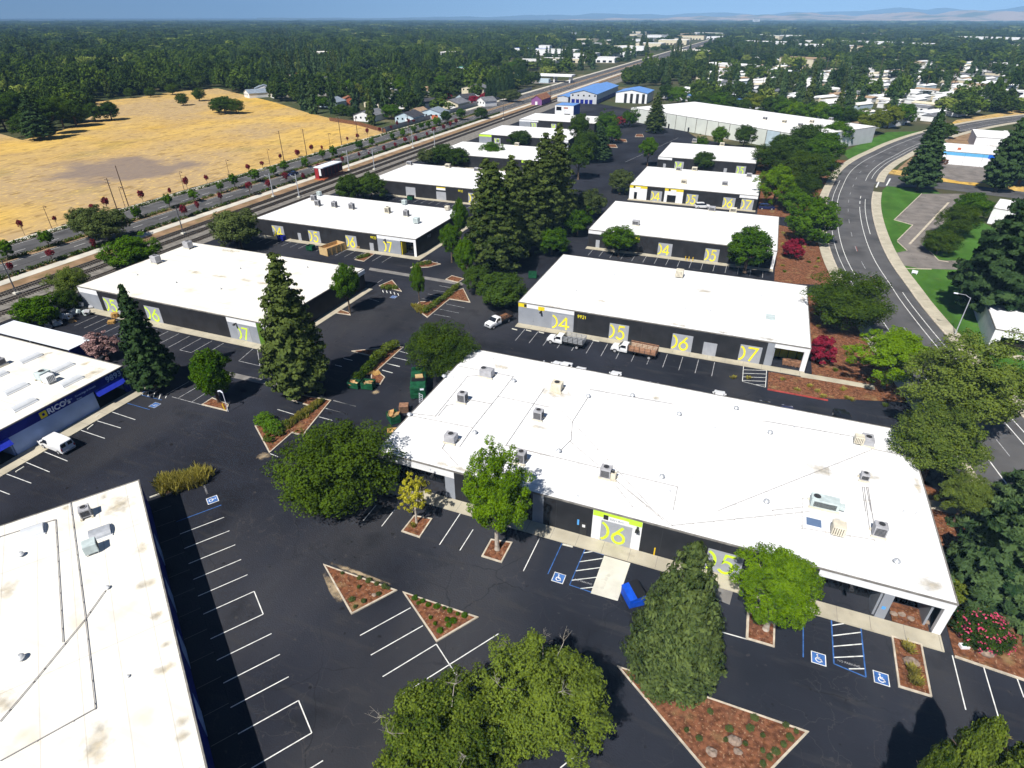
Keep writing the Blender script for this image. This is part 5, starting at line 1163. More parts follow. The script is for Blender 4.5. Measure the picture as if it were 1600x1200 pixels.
for i, (u, v, a, b) in enumerate(((200,785,1.6,2.0),(231,853,.8,1.0),(246,905,.6,1.3),(260,955,.5,1.0),(274,1000,.4,.9),(279,1035,.5,1.5),(298,1120,.6,.8),(304,1140,.6,1.0),(152,1163,1.6,.9),(8,1094,1.0,.8),(100,770,2.5,.3),(160,760,2.0,.4),(15,920,1.2,.6))): patch(BL, u, v, a, b, 60+i)
for bb, pp in ((B3, ((1112,330),(1145,332),(993,352))), (B4, ((1132,290),(1068,287),(1060,267),(1085,267),(1170,277))), (B5, ((1085,222),(1128,228))), (L4, ((640,258),(700,262),(745,268))), (L5, ((777,228),(808,228))), (WH, ((1195,187),(1225,192),(1250,197),(1268,192),(1298,188)))):
    for i, (u, v) in enumerate(pp): ac_box('small rooftop unit on a far white warehouse roof', bb, u, v, 1.8, 1.4, 1.1, 'accream' if i % 2 else 'acgrey', fan=False, group='units on the far warehouse roofs')
# ---------------------------------------------------------------- vehicles (front towards +x in their own frame)
def wheel(parent, x, y, r, w=.24):
    t = MB().tube([(x, y-w/2, r), (x, y-w*.4, r), (x, y+w*.4, r), (x, y+w/2, r)], [r*.86, r, r, r*.86], 14).build('wheel', M['tyre'], parent)
    s = 1 if y > 0 else -1
    k = MB().tube([(x, y+s*w*.5, r), (x, y+s*(w*.5+.015), r)], r*.58, 12).build('rim', M['rim'], parent); k.parent = t
def loft(mb, secs, m=0):
    """secs: list of (x, [(y,z)...]) cross-sections, same count, closed"""
    n = len(secs[0][1]); vs = [(x, y, z) for x, c in secs for y, z in c]
    fs = [(i*n+j, i*n+(j+1)%n, (i+1)*n+(j+1)%n, (i+1)*n+j) for i in range(len(secs)-1) for j in range(n)]
    fs += [tuple(range(n-1,-1,-1)), tuple((len(secs)-1)*n+j for j in range(n))]
    return mb.add(vs, fs, m)
def body_sec(w, z0, z1, k=.94): return [(-w*k, z0), (w*k, z0), (w, z0+(z1-z0)*.45), (w*.97, z1-.05), (w*.9, z1), (-w*.9, z1), (-w*.97, z1-.05), (-w, z0+(z1-z0)*.45)]
def cab_sec(wb, wt, z0, z1): return [(-wb, z0), (wb, z0), (wt+.02, z1-.07), (wt*.9, z1), (-wt*.9, z1), (-wt-.02, z1-.07)]
def car(label, pos, rz, m='whitecar', kind='sedan', group=None, name='parked_car', cat='car'):
    o = empty(name, (pos[0], pos[1], pos[2] if len(pos) > 2 else 0), rz); tag(o, label, cat, group)
    if kind == 'sedan':
        L, w = 4.7, .9; b = [(-L/2, body_sec(w*.86,.35,.8)), (-L/2+.15, body_sec(w*.95,.25,.95)), (-1.3, body_sec(w,.22,.98)), (.9, body_sec(w,.22,.95)), (1.7, body_sec(w*.97,.22,.86)), (L/2-.12, body_sec(w*.9,.25,.72)), (L/2, body_sec(w*.8,.35,.6))]
        c = [(-1.95, cab_sec(.76,.7,.95,.97)), (-1.2, cab_sec(.82,.64,.95,1.4)), (-.5, cab_sec(.84,.66,.95,1.46)), (.25, cab_sec(.84,.66,.95,1.42)), (1.15, cab_sec(.8,.74,.92,.95))]
        rx = (-1.4, 1.45); wr = .33
    elif kind == 'suv':
        L, w = 4.8, .95; b = [(-L/2, body_sec(w*.9,.4,.95)), (-L/2+.1, body_sec(w*.97,.3,1.1)), (1.0, body_sec(w,.28,1.08)), (1.9, body_sec(w*.97,.28,1.0)), (L/2-.08, body_sec(w*.92,.3,.9)), (L/2, body_sec(w*.85,.4,.75))]
        c = [(-2.3, cab_sec(.84,.8,1.06,1.2)), (-2.05, cab_sec(.86,.7,1.06,1.68)), (-.5, cab_sec(.88,.72,1.06,1.76)), (.4, cab_sec(.88,.72,1.06,1.7)), (1.3, cab_sec(.84,.78,1.04,1.1))]
        rx = (-1.45, 1.5); wr = .37
    MB_ = loft(MB(), b).build('body', M[m], o, smooth=False)
    # cabin glass with a painted roof panel
    loft(MB(), c).build('window_band', M['wins'], o)
    rt = [(x, [(-s[2][0]*.93, s[3][1]-.03), (s[2][0]*.93, s[3][1]-.03), (s[3][0]*.95, s[3][1]+.025), (-s[3][0]*.95, s[3][1]+.025)]) for x, s in c[1:-1]]
    loft(MB(), rt).build('roof', M[m], o)
    for sx, s in ((1.15 if kind == 'sedan' else 1.3, 0),): pass
    for x in rx:
        for s in (-1, 1): wheel(o, x, s*(w-.08), wr)
    for s in (-1, 1):
        MB().box(L/2-.1, L/2-.0, s*.62-.16, s*.62+.16, .55, .68).build('headlight', M['lampclear'], o)
        MB().box(-L/2-.005, -L/2+.1, s*.64-.16, s*.64+.16, .62, .8).build('tail_light', M['lampred'], o)
        MB().box(.75, .95, s*(w+.06)-.1, s*(w+.06)+.1, .95, 1.1).build('mirror', M[m], o)
    return o
def van(label, pos, rz):
    o = empty('delivery_van', (pos[0], pos[1], 0), rz); tag(o, label, 'van')
    w = .97
    def sec(z1, wt, z0=.35): return [(-w*.95, z0), (w*.95, z0), (w, .95), (w*.99, 1.15), (wt, z1-.12), (wt*.9, z1), (-wt*.9, z1), (-wt, z1-.12), (-w*.99, 1.15), (-w, .95)]
    loft(MB(), [(-2.55, sec(1.9,.82,.45)), (-2.4, sec(2.0,.86)), (-.5, sec(2.05,.88)), (.9, sec(2.03,.86)), (1.15, sec(1.96,.84)), (1.95, sec(1.22,.9)), (2.5, sec(1.05,.86)), (2.65, sec(.9,.8,.45))]).build('body', M['whitecar'], o)
    MB().add([(1.2,-.76,1.93),(1.2,.76,1.93),(1.93,.84,1.27),(1.93,-.84,1.27)], [(0,3,2,1)]).build('windscreen', M['wins'], o).location = (.012, 0, .02)
    for s in (-1, 1):
        MB().add([(.3,s*.99,1.2),(1.5,s*.99,1.2),(1.05,s*.885,1.8),(.35,s*.885,1.82)], [(0,1,2,3) if s > 0 else (3,2,1,0)]).build('side_window', M['wins'], o)
        MB().box(-2.58, -2.5, s*.45-.3, s*.45+.3, 1.25, 1.75).build('rear_window', M['wins'], o)
        MB().box(-2.6, -2.5, s*.86-.07, s*.86+.07, .8, 1.15).build('tail_light', M['lampred'], o); MB().box(2.5, 2.66, s*.66-.16, s*.66+.16, .75, .92).build('headlight', M['lampclear'], o)
        MB().box(1.3, 1.45, s*1.08-.1, s*1.08+.1, 1.2, 1.42).build('mirror', M['frame'], o)
        for x in (-1.6, 1.7): wheel(o, x, s*.86, .36)
    MB().box(-2.66, -2.54, -.9, .9, .42, .62).build('bumper', M['acgrey'], o)
    return o
def stake_truck(label, pos, rz, bed=3.6, slat='slatwood', dual=True, nsl=5, load=None):
    o = empty('stake_truck', (pos[0], pos[1], 0), rz); tag(o, label, 'truck')
    w = .98; x0 = 0.0
    # cab: bonnet and cabin, nose at +x
    loft(MB(), [(-.75, body_sec(w*.95,.5,1.25)), (.75, body_sec(w*.97,.5,1.28)), (.9, body_sec(w*.96,.5,1.28)), (1.95, body_sec(w*.92,.5,1.2)), (2.2, body_sec(w*.86,.55,1.05))]).build('body', M['whitecar'], o)
    loft(MB(), [(-.72, cab_sec(.9,.8,1.24,1.9)), (-.3, cab_sec(.9,.8,1.24,1.96)), (.3, cab_sec(.9,.8,1.24,1.94)), (1.0, cab_sec(.88,.84,1.24,1.27))]).build('cabin', M['whitecar'], o)
    MB().add([(.36,-.74,1.9),(.36,.74,1.9),(.99,.82,1.32),(.99,-.82,1.32)], [(0,3,2,1)]).build('windscreen', M['wins'], o).location = (.02, 0, .02)
    for s in (-1, 1):
        MB().add([(-.5,s*.915,1.3),(.75,s*.905,1.3),(.3,s*.845,1.8),(-.45,s*.845,1.82)], [(0,1,2,3) if s > 0 else (3,2,1,0)]).build('side_window', M['wins'], o)
        MB().box(.55, .7, s*1.12-.12, s*1.12+.12, 1.25, 1.55).build('mirror', M['frame'], o)
        MB().box(2.1, 2.22, s*.68-.16, s*.68+.16, .8, 1.0).build('headlight', M['lampclear'], o)
    MB().box(2.15, 2.3, -.9, .9, .48, .72).build('bumper', M['galv'], o); MB().box(2.19, 2.215, -.48, .48, .75, 1.02).build('grille', M['acdark'], o)
    b0, b1 = -.95-bed, -.92
    MB().box(b0, b1, -1.1, 1.1, .95, 1.1).build('flatbed', M['frame'], o); MB().box(b0+.03, b1-.03, -1.05, 1.05, 1.1, 1.13).build('bed_floor', M['brownwood'] if slat == 'frame' else M['slatwood' if slat == 'slatwood' else 'frame'], o)
    for s in (-1, 1): MB().box(b0+.2, .5, s*.42-.06, s*.42+.06, .6, .94).build('chassis_rail', M['frame'], o)
    n = int(bed/.9)
    for s in (-1, 1):
        sd = empty('stake_side', (0,0,0)); sd.parent = o
        for i in range(nsl): MB().box(b0, b1, s*1.06-.02, s*1.06+.02, 1.22+i*.28, 1.36+i*.28).build('slat', M[slat], sd)
        for i in range(n+1): q = b0+.06+(bed-.15)*i/n; MB().box(q-.04, q+.04, s*1.095-.02, s*1.095+.02, 1.1, 1.12+nsl*.28).build('stake', M['frame'], sd)
    for xx in (b0, b1-.04):
        sd = empty('stake_end', (0,0,0)); sd.parent = o
        for i in range(nsl): MB().box(xx, xx+.04, -1.03, 1.03, 1.22+i*.28, 1.36+i*.28).build('slat', M[slat if xx == b0 else 'frame'], sd)
    for s in (-1, 1):
        wheel(o, 1.45, s*.84, .42); wheel(o, b0+1.15, s*.84, .42, .4 if dual else .26)
    return o
van('white delivery van parked against the walk of the navy shop', at(92,700), R(180-3))
t1 = at(762,512); stake_truck('white flatbed truck with dark stake sides facing the camera beside the dark tree', (t1.x+1.1, t1.y+1.4), R(-112), 3.0, 'frame', False, 3)
t2 = at(880,541); stake_truck('white truck with grey-white stake sides, shorter of the two by the 9921 wall', (t2.x-1.0, t2.y+.8), R(180-3), 3.9, 'galv', True, 4)
t3 = at(990,557); stake_truck('white truck with brown wooden stake bed, longest beside the 9921 wall', (t3.x-2.0, t3.y+.9), R(180-3), 5.0, 'slatwood', True, 4)
for i, (u, v, k, mm, lb) in enumerate(((868,569,'sedan','whitecar','white car roof showing furthest left behind the foreground roof edge'),(882,572,'suv','whitecar','white utility vehicle second from left behind the roof edge'),(904,578,'sedan','whitecar','white car third from left behind the foreground roof edge'),(960,585,'sedan','whitecar','white car fourth from left behind the foreground roof edge'),(1019,603,'sedan','blackcar','dark car roof just showing behind the middle of the roof edge'),(1124,616,'sedan','whitecar','white car alone behind the right half of the roof edge'),(1196,633,'sedan','blackcar','dark car behind the right half of the roof edge'),(1232,640,'sedan','bluecar','dark blue car near the right of the roof edge'),(1319,648,'suv','blackcar','black car driving in the lane at the right of the foreground roof'))):
    p = at(u, v, 1.35); car(lb, (p.x, p.y), R(90) if i < 8 else R(100), mm, k, 'cars behind the foreground roof edge' if i < 8 else None)
p = at(458,274); car('dark blue car driving on the boulevard before the shelter', (p.x, p.y, .03), R(-90), 'bluecar', 'sedan', name='car')
p = at(1197,327); car('dark blue car at the right end of the yellow-fronted warehouse', (p.x, p.y), R(10), 'bluecar', 'suv')
for i, (u, v, mm) in enumerate(((1000,225,'whitecar'),(1092,328,'whitecar'),(1388,184,'greycar'),(905,140,'greycar'))): pass
p = at(1097,325); car('white car parked before door 05 of the yellow-fronted warehouse', (p.x, p.y), R(20), 'whitecar', 'suv')
# ---------------------------------------------------------------- bins, crates and heaps
def dumpster(label, pos, rz, m='dumpgreen', W=2.0, D=1.5, h=1.3, open_=True, slope=0.0, lid=True, name='dumpster'):
    o = empty(name, (pos[0], pos[1], 0), rz); tag(o, label, 'dumpster')
    t = .06
    MB().box(-W/2, W/2, -D/2, D/2, .15, .22).build('floor', M[m], o)
    hf = h-slope
    MB().add([(-W/2,-D/2,.2),(W/2,-D/2,.2),(W/2,-D/2,hf),(-W/2,-D/2,hf),(-W/2,-D/2+t,.2),(W/2,-D/2+t,.2),(W/2,-D/2+t,hf),(-W/2,-D/2+t,hf)], [(0,1,2,3),(7,6,5,4),(3,2,6,7),(0,3,7,4),(1,5,6,2)]).build('front', M[m], o)
    MB().box(-W/2, W/2, D/2-t, D/2, .2, h).build('back', M[m], o)
    for s in (-1, 1):
        x = s*W/2; x2 = x-s*t
        MB().add([(x,-D/2+t,.2),(x,D/2-t,.2),(x,D/2-t,h),(x,-D/2+t,hf),(x2,-D/2+t,.2),(x2,D/2-t,.2),(x2,D/2-t,h),(x2,-D/2+t,hf)], [(0,1,2,3),(7,6,5,4),(3,2,6,7),(0,4,5,1)]).build('side', M[m], o)
        MB().box(x-.05 if s < 0 else x, x if s < 0 else x+.05, -D*.3, D*.3, h*.45, h*.6).build('lift_pocket', M[m], o)
        for y in (-D*.35, D*.35): MB().cyl(s*W*.4, y, 0, .16, .08, 8).build('wheel', M['tyre'], o)
    if lid:
        if open_: MB().box(-W/2, W/2, D/2, D/2+.06, h-.9, h+.1).build('lid', M['lid'], o)
        elif m == 'dumpblue':
            zm = (hf+h)/2
            for nm_, y0_, y1_, z0_, z1_, mm_ in (('cover', -D/2-.03, -.1, hf, zm-.02, m), ('lid', -.1, D/2+.02, zm-.02, h, 'lid')):
                MB().add([(-W/2-.03,y0_,z0_+.02),(W/2+.03,y0_,z0_+.02),(W/2+.03,y1_,z1_+.02),(-W/2-.03,y1_,z1_+.02),(-W/2-.03,y0_,z0_+.08),(W/2+.03,y0_,z0_+.08),(W/2+.03,y1_,z1_+.08),(-W/2-.03,y1_,z1_+.08)], [(3,2,1,0),(4,5,6,7),(0,1,5,4),(1,2,6,5),(2,3,7,6),(3,0,4,7)]).build(nm_, M[mm_], o)
        else: MB().add([(-W/2-.03,-D/2-.03,hf+.02),(W/2+.03,-D/2-.03,hf+.02),(W/2+.03,D/2,h+.03),(-W/2-.03,D/2,h+.03),(-W/2-.03,-D/2-.03,hf+.08),(W/2+.03,-D/2-.03,hf+.08),(W/2+.03,D/2,h+.1),(-W/2-.03,D/2,h+.1)], [(3,2,1,0),(4,5,6,7),(0,1,5,4),(1,2,6,5),(2,3,7,6),(3,0,4,7)]).build('lid', M['lid'], o)
    return o
def cartons(pos, rz, n, spread, z, label, seed):
    r = random.Random(seed)
    for i in range(n):
        o = empty('cardboard_piece', (pos[0]+r.uniform(-1,1)*spread, pos[1]+r.uniform(-.6,.6)*spread, z+i*.07)); tag(o, label, 'cardboard', label)
        o.rotation_euler = (r.uniform(-.5,.5), r.uniform(-.5,.5), r.uniform(0,6)); s = r.uniform(.35,.6)
        MB().box(-s, s, -s*.7, s*.7, 0, .05).build('flap', M['cardboard'], o); MB().box(-s, s, s*.7, s*.75, .0, s*.6).build('flap', M['plywood'], o)
def pallet(pos, rz, label, group=None, n=1, tilt=0.0, m='wood'):
    for k in range(n):
        o = empty('pallet', (pos[0], pos[1], (pos[2] if len(pos) > 2 else 0)+k*.15), rz+k*.09*(1 if k % 2 else -1)); tag(o, label, 'pallet', group); o.rotation_euler.x = tilt
        for i in range(7): MB().box(-.6, .6, -.5+i*.155, -.5+i*.155+.1, .1, .125).build('slat', M[m], o)
        for x in (-.55, 0, .55): MB().box(x-.05, x+.05, -.5, .53, .0, .1).build('bearer', M[m], o)
p = at(573,609); dumpster('open green dumpster with cardboard, right of the pair by the island', (p.x, p.y+.6), R(10)); cartons((p.x, p.y+.6), 0, 6, .45, .75, 'brown cardboard in the right green dumpster of the pair', 3)
p = at(551,608); dumpster('green dumpster in the shade, left of the pair by the island', (p.x, p.y+.6), R(6), W=1.9, D=1.3, h=1.2); cartons((p.x, p.y+.6), 0, 3, .4, .8, 'cardboard in the left green dumpster of the pair', 4)
p = at(610,660); dumpster('green dumpster heaped with cardboard beside the foreground roof', (p.x+.3, p.y+.5), R(-38), W=2.0, D=1.5, h=1.35, open_=True); cartons((p.x+.3, p.y+.5), 0, 8, .5, .95, 'cardboard heaped on the dumpster beside the foreground roof', 5)
p = at(978,944); dumpster('bright blue dumpster with black lid beside the tall cone tree', (p.x+.5, p.y+.8), R(-53), 'dumpblue', 2.1, 1.7, 1.65, False, .4)
g = at(652,626); o = empty('waste_compactor', (g.x-1.4, g.y+3.2, 0), R(27)); tag(o, 'long dark green waste compactor under the dark tree', 'container')
MB().bbox(-1.2, 1.2, -3.2, 3.6, .25, 2.2, .08).build('body', M['dumpgreen'], o); MB().box(-1.05, 1.05, -1.2, -.1, 2.2, 2.35).build('hopper', M['lid'], o)
for i in range(5): MB().box(-1.26, 1.26, -2.9+i*1.5, -2.75+i*1.5, .25, 2.23).build('rib', M['dumpgreen'], o)
MB().box(-.95, .95, -3.28, -3.2, .9, 1.05).box(-.95, .95, -3.28, -3.2, 1.5, 1.65).build('rib', M['dumpgreen'], o); MB().box(.35, .95, -3.27, -3.21, 1.75, 2.05).build('label_plate', M['letter'], o)
for s in (-1, 1): MB().box(s*.8-.1, s*.8+.1, -3.2, 3.6, 0, .25).build('skid', M['frame'], o)
pallet((g.x-1.3, g.y+3.3, 2.24), R(30), 'pallet lying on top of the green compactor', 'pallets on the compactor', n=2, m='plywood')
o = empty('access_ladder', (g.x+1.0, g.y-.6, 0), R(-20)); tag(o, 'white tubular ladder frame by the green compactor', 'ladder')
for s in (-.4, .4): MB().tube([(s,0,0),(s,.15,1.8)], .03, 6).build('rail', M['letter'], o)
for i in range(5): MB().tube([(-.4,.03+i*.03,.3+i*.35),(.4,.03+i*.03,.3+i*.35)], .025, 6).build('rung', M['letter'], o)
p = at(582,582); pallet((p.x-.2, p.y-.4), R(20), 'orange wood pallet in the heap by the dumpster pair', 'pallets heaped on the island', 3); pallet((p.x+1.0, p.y-.2), R(50), 'orange wood pallet in the heap by the dumpster pair', 'pallets heaped on the island', 2, .25); p = at(580,571); pallet((p.x, p.y), R(0), 'orange wood pallet in the heap by the dumpster pair', 'pallets heaped on the island', 4)
p = at(616,674); o = empty('plywood_sheet', (p.x, p.y, 0), R(30)); tag(o, 'orange plywood sheet leaning near the foreground roof corner', 'board'); o.rotation_euler.x = R(12); MB().box(-1.0, 1.0, -.7, .7, .02, .06).build('board', M['wood'], o)
p = at(631,641); o = empty('pallet_stack', (p.x+.2, p.y-.2, 0), R(25)); tag(o, 'weathered grey-brown pallet stack behind the heaped dumpster', 'pallet')
for k in range(8):
    for i in range(6): MB().box(-.7, .7, -.6+i*.22, -.46+i*.22, .1+k*.15, .13+k*.15).build('slat', M['slatwood'], o)
    MB().box(-.65, .65, -.6, .6, k*.15+.01, .09+k*.15).build('bearer', M['sleeper'], o)
tag(MB().sheet(px([(572,617),(585,611),(590,607),(596,609),(593,615),(585,618)]), .008).build('spilled_sand', M['sand']), kind='structure')
p = at(175,505); pallet((p.x, p.y), R(30), 'pale pallet on the asphalt near the appliance heap', 'pallets near the appliance heap', 4); p = at(181,496); pallet((p.x, p.y), R(10), 'pale pallet on the asphalt near the appliance heap', 'pallets near the appliance heap', 7)
p = at(364,524); o = empty('wooden_crate', (p.x, p.y, .12), R(2)); tag(o, 'orange wooden crate against the wall left of lime 07', 'crate')
for i in range(4): MB().box(-.75, .75, -.5, -.46, .05+i*.24, .24+i*.24).build('slat', M['wood'], o)
MB().box(-.75, .75, -.45, .45, .02, .98).build('box_body', M['wood'], o)
g = at(506,399); o = empty('plywood_bin', (g.x, g.y, 0), R(-28)); tag(o, 'big open plywood bin before doors 05 and 06', 'bin')
W_, D_, h_ = 3.0, 6.2, 2.0
o.rotation_euler.z = R(-12)
for nm, bx in (('side', (-W_/2,-W_/2+.08,0,D_)), ('side', (W_/2-.08,W_/2,0,D_)), ('end', (-W_/2+.081,W_/2-.081,0,.08)), ('end', (-W_/2+.081,W_/2-.081,D_-.08,D_))): MB().box(*bx, 0, h_).build(nm, M['plywood'], o)
MB().box(-W_/2+.1, W_/2-.1, .1, D_-.1, .1, 1.2).build('contents', M['cardboard'], o)
for q in (.05, 1.5, 3.1, 4.7, 6.1): MB().box(-W_/2-.06, -W_/2-.001, q, q+.1, 0, h_).build('batten', M['wood'], o); MB().box(W_/2+.001, W_/2+.06, q, q+.1, 0, h_).build('batten', M['wood'], o)
p = at(486,391); dumpster('dark green dumpster beside the plywood bin', (p.x, p.y), R(0), W=1.9, D=1.4, h=1.3)
p = at(561,388); pallet((p.x, p.y), R(10), 'pale pallets standing right of door 06', 'pallets by the 9925 wall', 5, m='plywood'); p = at(458,373); pallet((p.x, p.y), R(10), 'pale pallet lying right of door 04', 'pallets right of door 04', 2, m='plywood')
p = at(440,376); dumpster('dark bin under the yellow 04 of the 9925 building', (p.x, p.y+.2), R(0), 'navy', 2.0, 1.2, 1.3)
p = at(642,312); dumpster('green bin before the plain grey doors of the far warehouse', (p.x, p.y), R(0), W=2, D=1.4, h=1.3, open_=False)
p = at(832,434); dumpster('green dumpster at the back corner of the 9921 building', (p.x, p.y), R(20), W=1.9, D=1.4, h=1.4)
r = random.Random(9); 
for i in range(26):
    u = r.uniform(78,160); v = 505-(u-78)*.30+r.uniform(-9,8); p = at(u, v); s = r.uniform(.32,.55); hh = r.uniform(.5,1.1)
    o = empty('scrap_appliance', (p.x, p.y, r.choice([0,0,.55])), r.random()*3); tag(o, 'white scrap appliance in the heap beside the railway-side warehouse', 'appliance', 'scrap appliances in a heap'); o.rotation_euler.x = r.uniform(-.5,.5)
    MB().bbox(-s, s, -s*.9, s*.9, 0, hh, .04).build('cabinet', M[r.choice(['appl','appl','acgrey','acpale'])], o); MB().tube([(0,-s*.9-.002,hh*.55),(0,-s*.9-.03,hh*.55)], s*.5, 10).build('door', M[r.choice(['acdark','galv'])], o)
for i in range(7):
    u = r.uniform(72,115); v = 502+r.uniform(-5,6); p = at(u, v); pallet((p.x, p.y), r.random()*3, 'broken pallet at the edge of the appliance heap', 'broken pallets in the appliance heap', 1, r.uniform(-.2,.2), 'cardboard')
for i in range(5):
    q = at(1228+i*4.5, 563+i*1.0); pallet((q.x, B2.o.y+1.6+.3*(i % 2), .12), R(5*i), 'reddish pallet stacked in the corner entrance of the 9921 building', 'pallets in the 9921 entrance', 6, m='slatwood')
# ---------------------------------------------------------------- poles, lamps, signs
def street_lamp(label, pos, h, arm, rz, m='polegrey', z=0, group=None):
    o = empty('street_lamp', (pos[0], pos[1], z), rz); tag(o, label, 'street lamp', group)
    MB().cyl(0, 0, 0, .5, .2, 8).build('base', M['pale_concrete'], o); MB().tube([(0,0,.4),(0,0,h)], [.1,.065], 8).build('pole', M[m], o)
    MB().tube([(0,0,h-.15),(arm*.4,0,h+.35),(arm,0,h+.42)], .045, 6).build('arm', M[m], o); MB().bbox(arm-.1, arm+.6, -.14, .14, h+.34, h+.5, .03).build('lamp_head', M['letter'], o); return o
street_lamp('tall grey street lamp on the lawn by the curved road', at(1491,525), 7.9, 2.2, R(175))
p = at(357,644); o = empty('sign_post', (p.x, p.y, .1)); tag(o, 'white curved pole on the small island left of the redwood', 'post'); MB().tube([(0,0,0),(0,0,3.4)], .05, 8).build('pole', M['letter'], o); MB().tube([(0,0,3.4),(-.4,0,3.7),(-.9,0,3.5)], [.08,.12,.1], 8).build('lamp_head', M['letter'], o)
p = at(354,642); tag(MB().tube([(0,0,0),(-.15,0,1.1)], .09, 8).build('bollard', M['bollard'], None, (p.x-.3, p.y, .1)), 'leaning yellow bollard on the small triangular island', 'bollard')
p = at(1021.5,868); tag(MB().cyl(0,0,0,1.1,.08,8).build('bollard', M['bollard'], None, (p.x, p.y, .1)), 'yellow bollard at the walk left of the cone tree', 'bollard')
def utility_pole(label, pos, h, arms=1, group='wooden utility poles along the field'):
    o = empty('utility_pole', (pos[0], pos[1], 0)); tag(o, label, 'utility pole', group)
    MB().tube([(0,0,0),(0,0,h)], [.17,.11], 8).build('pole', M['polewood'], o)
    for k in range(arms):
        MB().box(-1.1, 1.1, -.16, -.05, h-.5-k*.9, h-.38-k*.9).build('crossarm', M['polewood'], o)
        for x in (-1, -.5, .5, 1): MB().cyl(x, -.1, h-.38-k*.9, h-.2-k*.9, .05, 6).build('insulator', M['galv'], o)
    return o
for i, (u, v, h, a) in enumerate(((185,333,10.5,2),(201,322,12.5,0),(444,252,12,0),(480,246,11.5,1),(534,227,12.5,1),(560,222,11,1),(640,226,13,1),(860,160,11,1))):
    utility_pole(['wooden utility pole with two crossarms at the near end of the field','bare wooden pole beside the two-armed one at the field edge','bare wooden pole leaning before the middle of the field','wooden pole with one crossarm before the middle of the field','wooden pole nearest the far corner of the field','second pole from the far corner of the field','tall dark pole beside the boulevard past the field','pole near the purple shed'][i], at(u, v), h, a)
def lamp_small(pos, lb, h=6.5, group='brown lamps along the far pavement'):
    o = empty('street_lamp', (pos[0], pos[1], .1)); tag(o, lb, 'street lamp', group); MB().tube([(0,0,0),(0,0,h)], [.09,.06], 7).build('pole', M['polebrown'], o); MB().tube([(0,0,h),(.5,0,h+.15),(.9,0,h)], .04, 5).build('arm', M['polebrown'], o); MB().bbox(.7, 1.15, -.15, .15, h-.25, h, .03).build('lamp_head', M['polebrown'], o)
for u, v in ((92,360),(194,325),(283,298),(358,278),(423,260),(520,233),(608,204)): p = at(u, v); lamp_small((-184.8, p.y), 'brown street lamp on the far pavement between field and boulevard')
for i, (u, v, dbl) in enumerate(((31,460,False),(284,365,False),(449,310,True),(456,307,True),(565,268,True),(574,264,True),(655,232,True),(664,229,True),(770,185,False))):
    p = at(u, v); o = empty('catenary_pole', (-146.4 if not dbl else (-150.6 if i % 2 == 0 else -142.0), p.y, 0)); tag(o, 'grey steel rail power pole between the tracks' if not dbl else 'grey steel rail power pole, one of a pair', 'pole', 'rail power poles')
    pm = 'polegrey' if dbl else 'poledark'; MB().tube([(0,0,0),(0,0,7.6)], [.16,.12], 8).build('pole', M[pm], o); MB().tube([(0,0,6.6),(-2.2,0,7.0)], .05, 5).build('arm', M[pm], o); MB().tube([(0,0,5.9),(-2.2,0,6.9)], .03, 5).build('stay', M[pm], o); MB().box(-.5, .5, -.5, .5, 0, .4).build('base', M['pale_concrete'], o)
# overhead wires
for x, z in ((-148.6,6.2),(-144.2,6.2)):
    tag(MB().tube([(0,0,0),(0,500,0)], .02, 4).build('contact_wire', M['frame'], None, (x, 60, z)), 'overhead contact wire above the %s track' % ('outer' if x < -146 else 'inner'), 'wire')
# small lawn sign and utility boxes
p = at(1428,429); o = empty('lawn_sign', (p.x, p.y, .04), R(-20)); tag(o, 'small white sign with red top on the lawn', 'sign'); MB().box(-.6, .6, -.03, .03, .3, 1.0).build('board', M['letter'], o); MB().box(-.5, -.42, -.03, .03, 0, .3).build('leg', M['letter'], o); MB().box(.42, .5, -.03, .03, 0, .3).build('leg', M['letter'], o)
p = at(1505,1012); o = empty('utility_box', (p.x, p.y, .1), R(20)); tag(o, 'low white utility frame in the mulch by the flowering shrub', 'box'); MB().box(-.4, .4, -.25, .25, 0, .3).build('box_body', M['whitewall'], o); MB().box(-.25, .25, -.12, .12, .3, .33).build('lid', M['dumpgreen'], o)
# boulders
def boulder(label, p, s, z=.1, group=None):
    r = random.Random(int(p.x*100)); mb = MB(); n = 9; rings = []
    for k, (zz, rr) in enumerate(((-.1,.8),(.25,1.0),(.6,.85),(.85,.45))):
        rings.append([(math.cos(6.283*i/n)*rr*r.uniform(.8,1.1), math.sin(6.283*i/n)*rr*r.uniform(.75,1.05), zz*r.uniform(.85,1.1)) for i in range(n)])
    vs = [q for g in rings for q in g]; fs = [(k*n+i, k*n+(i+1)%n, (k+1)*n+(i+1)%n, (k+1)*n+i) for k in range(3) for i in range(n)]+[tuple(3*n+i for i in range(n))]
    mb.add([(x*s, y*s*.8, q*s*.8) for x, y, q in vs], fs); o = mb.build('boulder', M['rock'], None, (p.x, p.y, z)); tag(o, label, 'boulder', group); return o
boulder('big boulder in the front planter with grass tufts', at(1422,1037), .75); boulder('largest grey boulder in the lower right mulch triangle', at(1147,1160), .65); boulder('brown boulder left of the largest in the mulch triangle', at(1111,1177), .55); boulder('small grey boulder below the largest in the mulch triangle', at(1152,1176), .42); boulder('boulder in the left small mulch triangle', at(585,931), .3); boulder('boulder below the pink flowering shrub', at(1540,1022), .75)
for u, v, lb in ((1395,967,'small rock at the left of the corner entrance bed'),(1408,968,'pale rock second in the corner entrance bed'),(1422,975,'smallest rock in the corner entrance bed'),(1445,980,'rock next to the corner column')): boulder(lb, at(u, v-6), .4, .16)
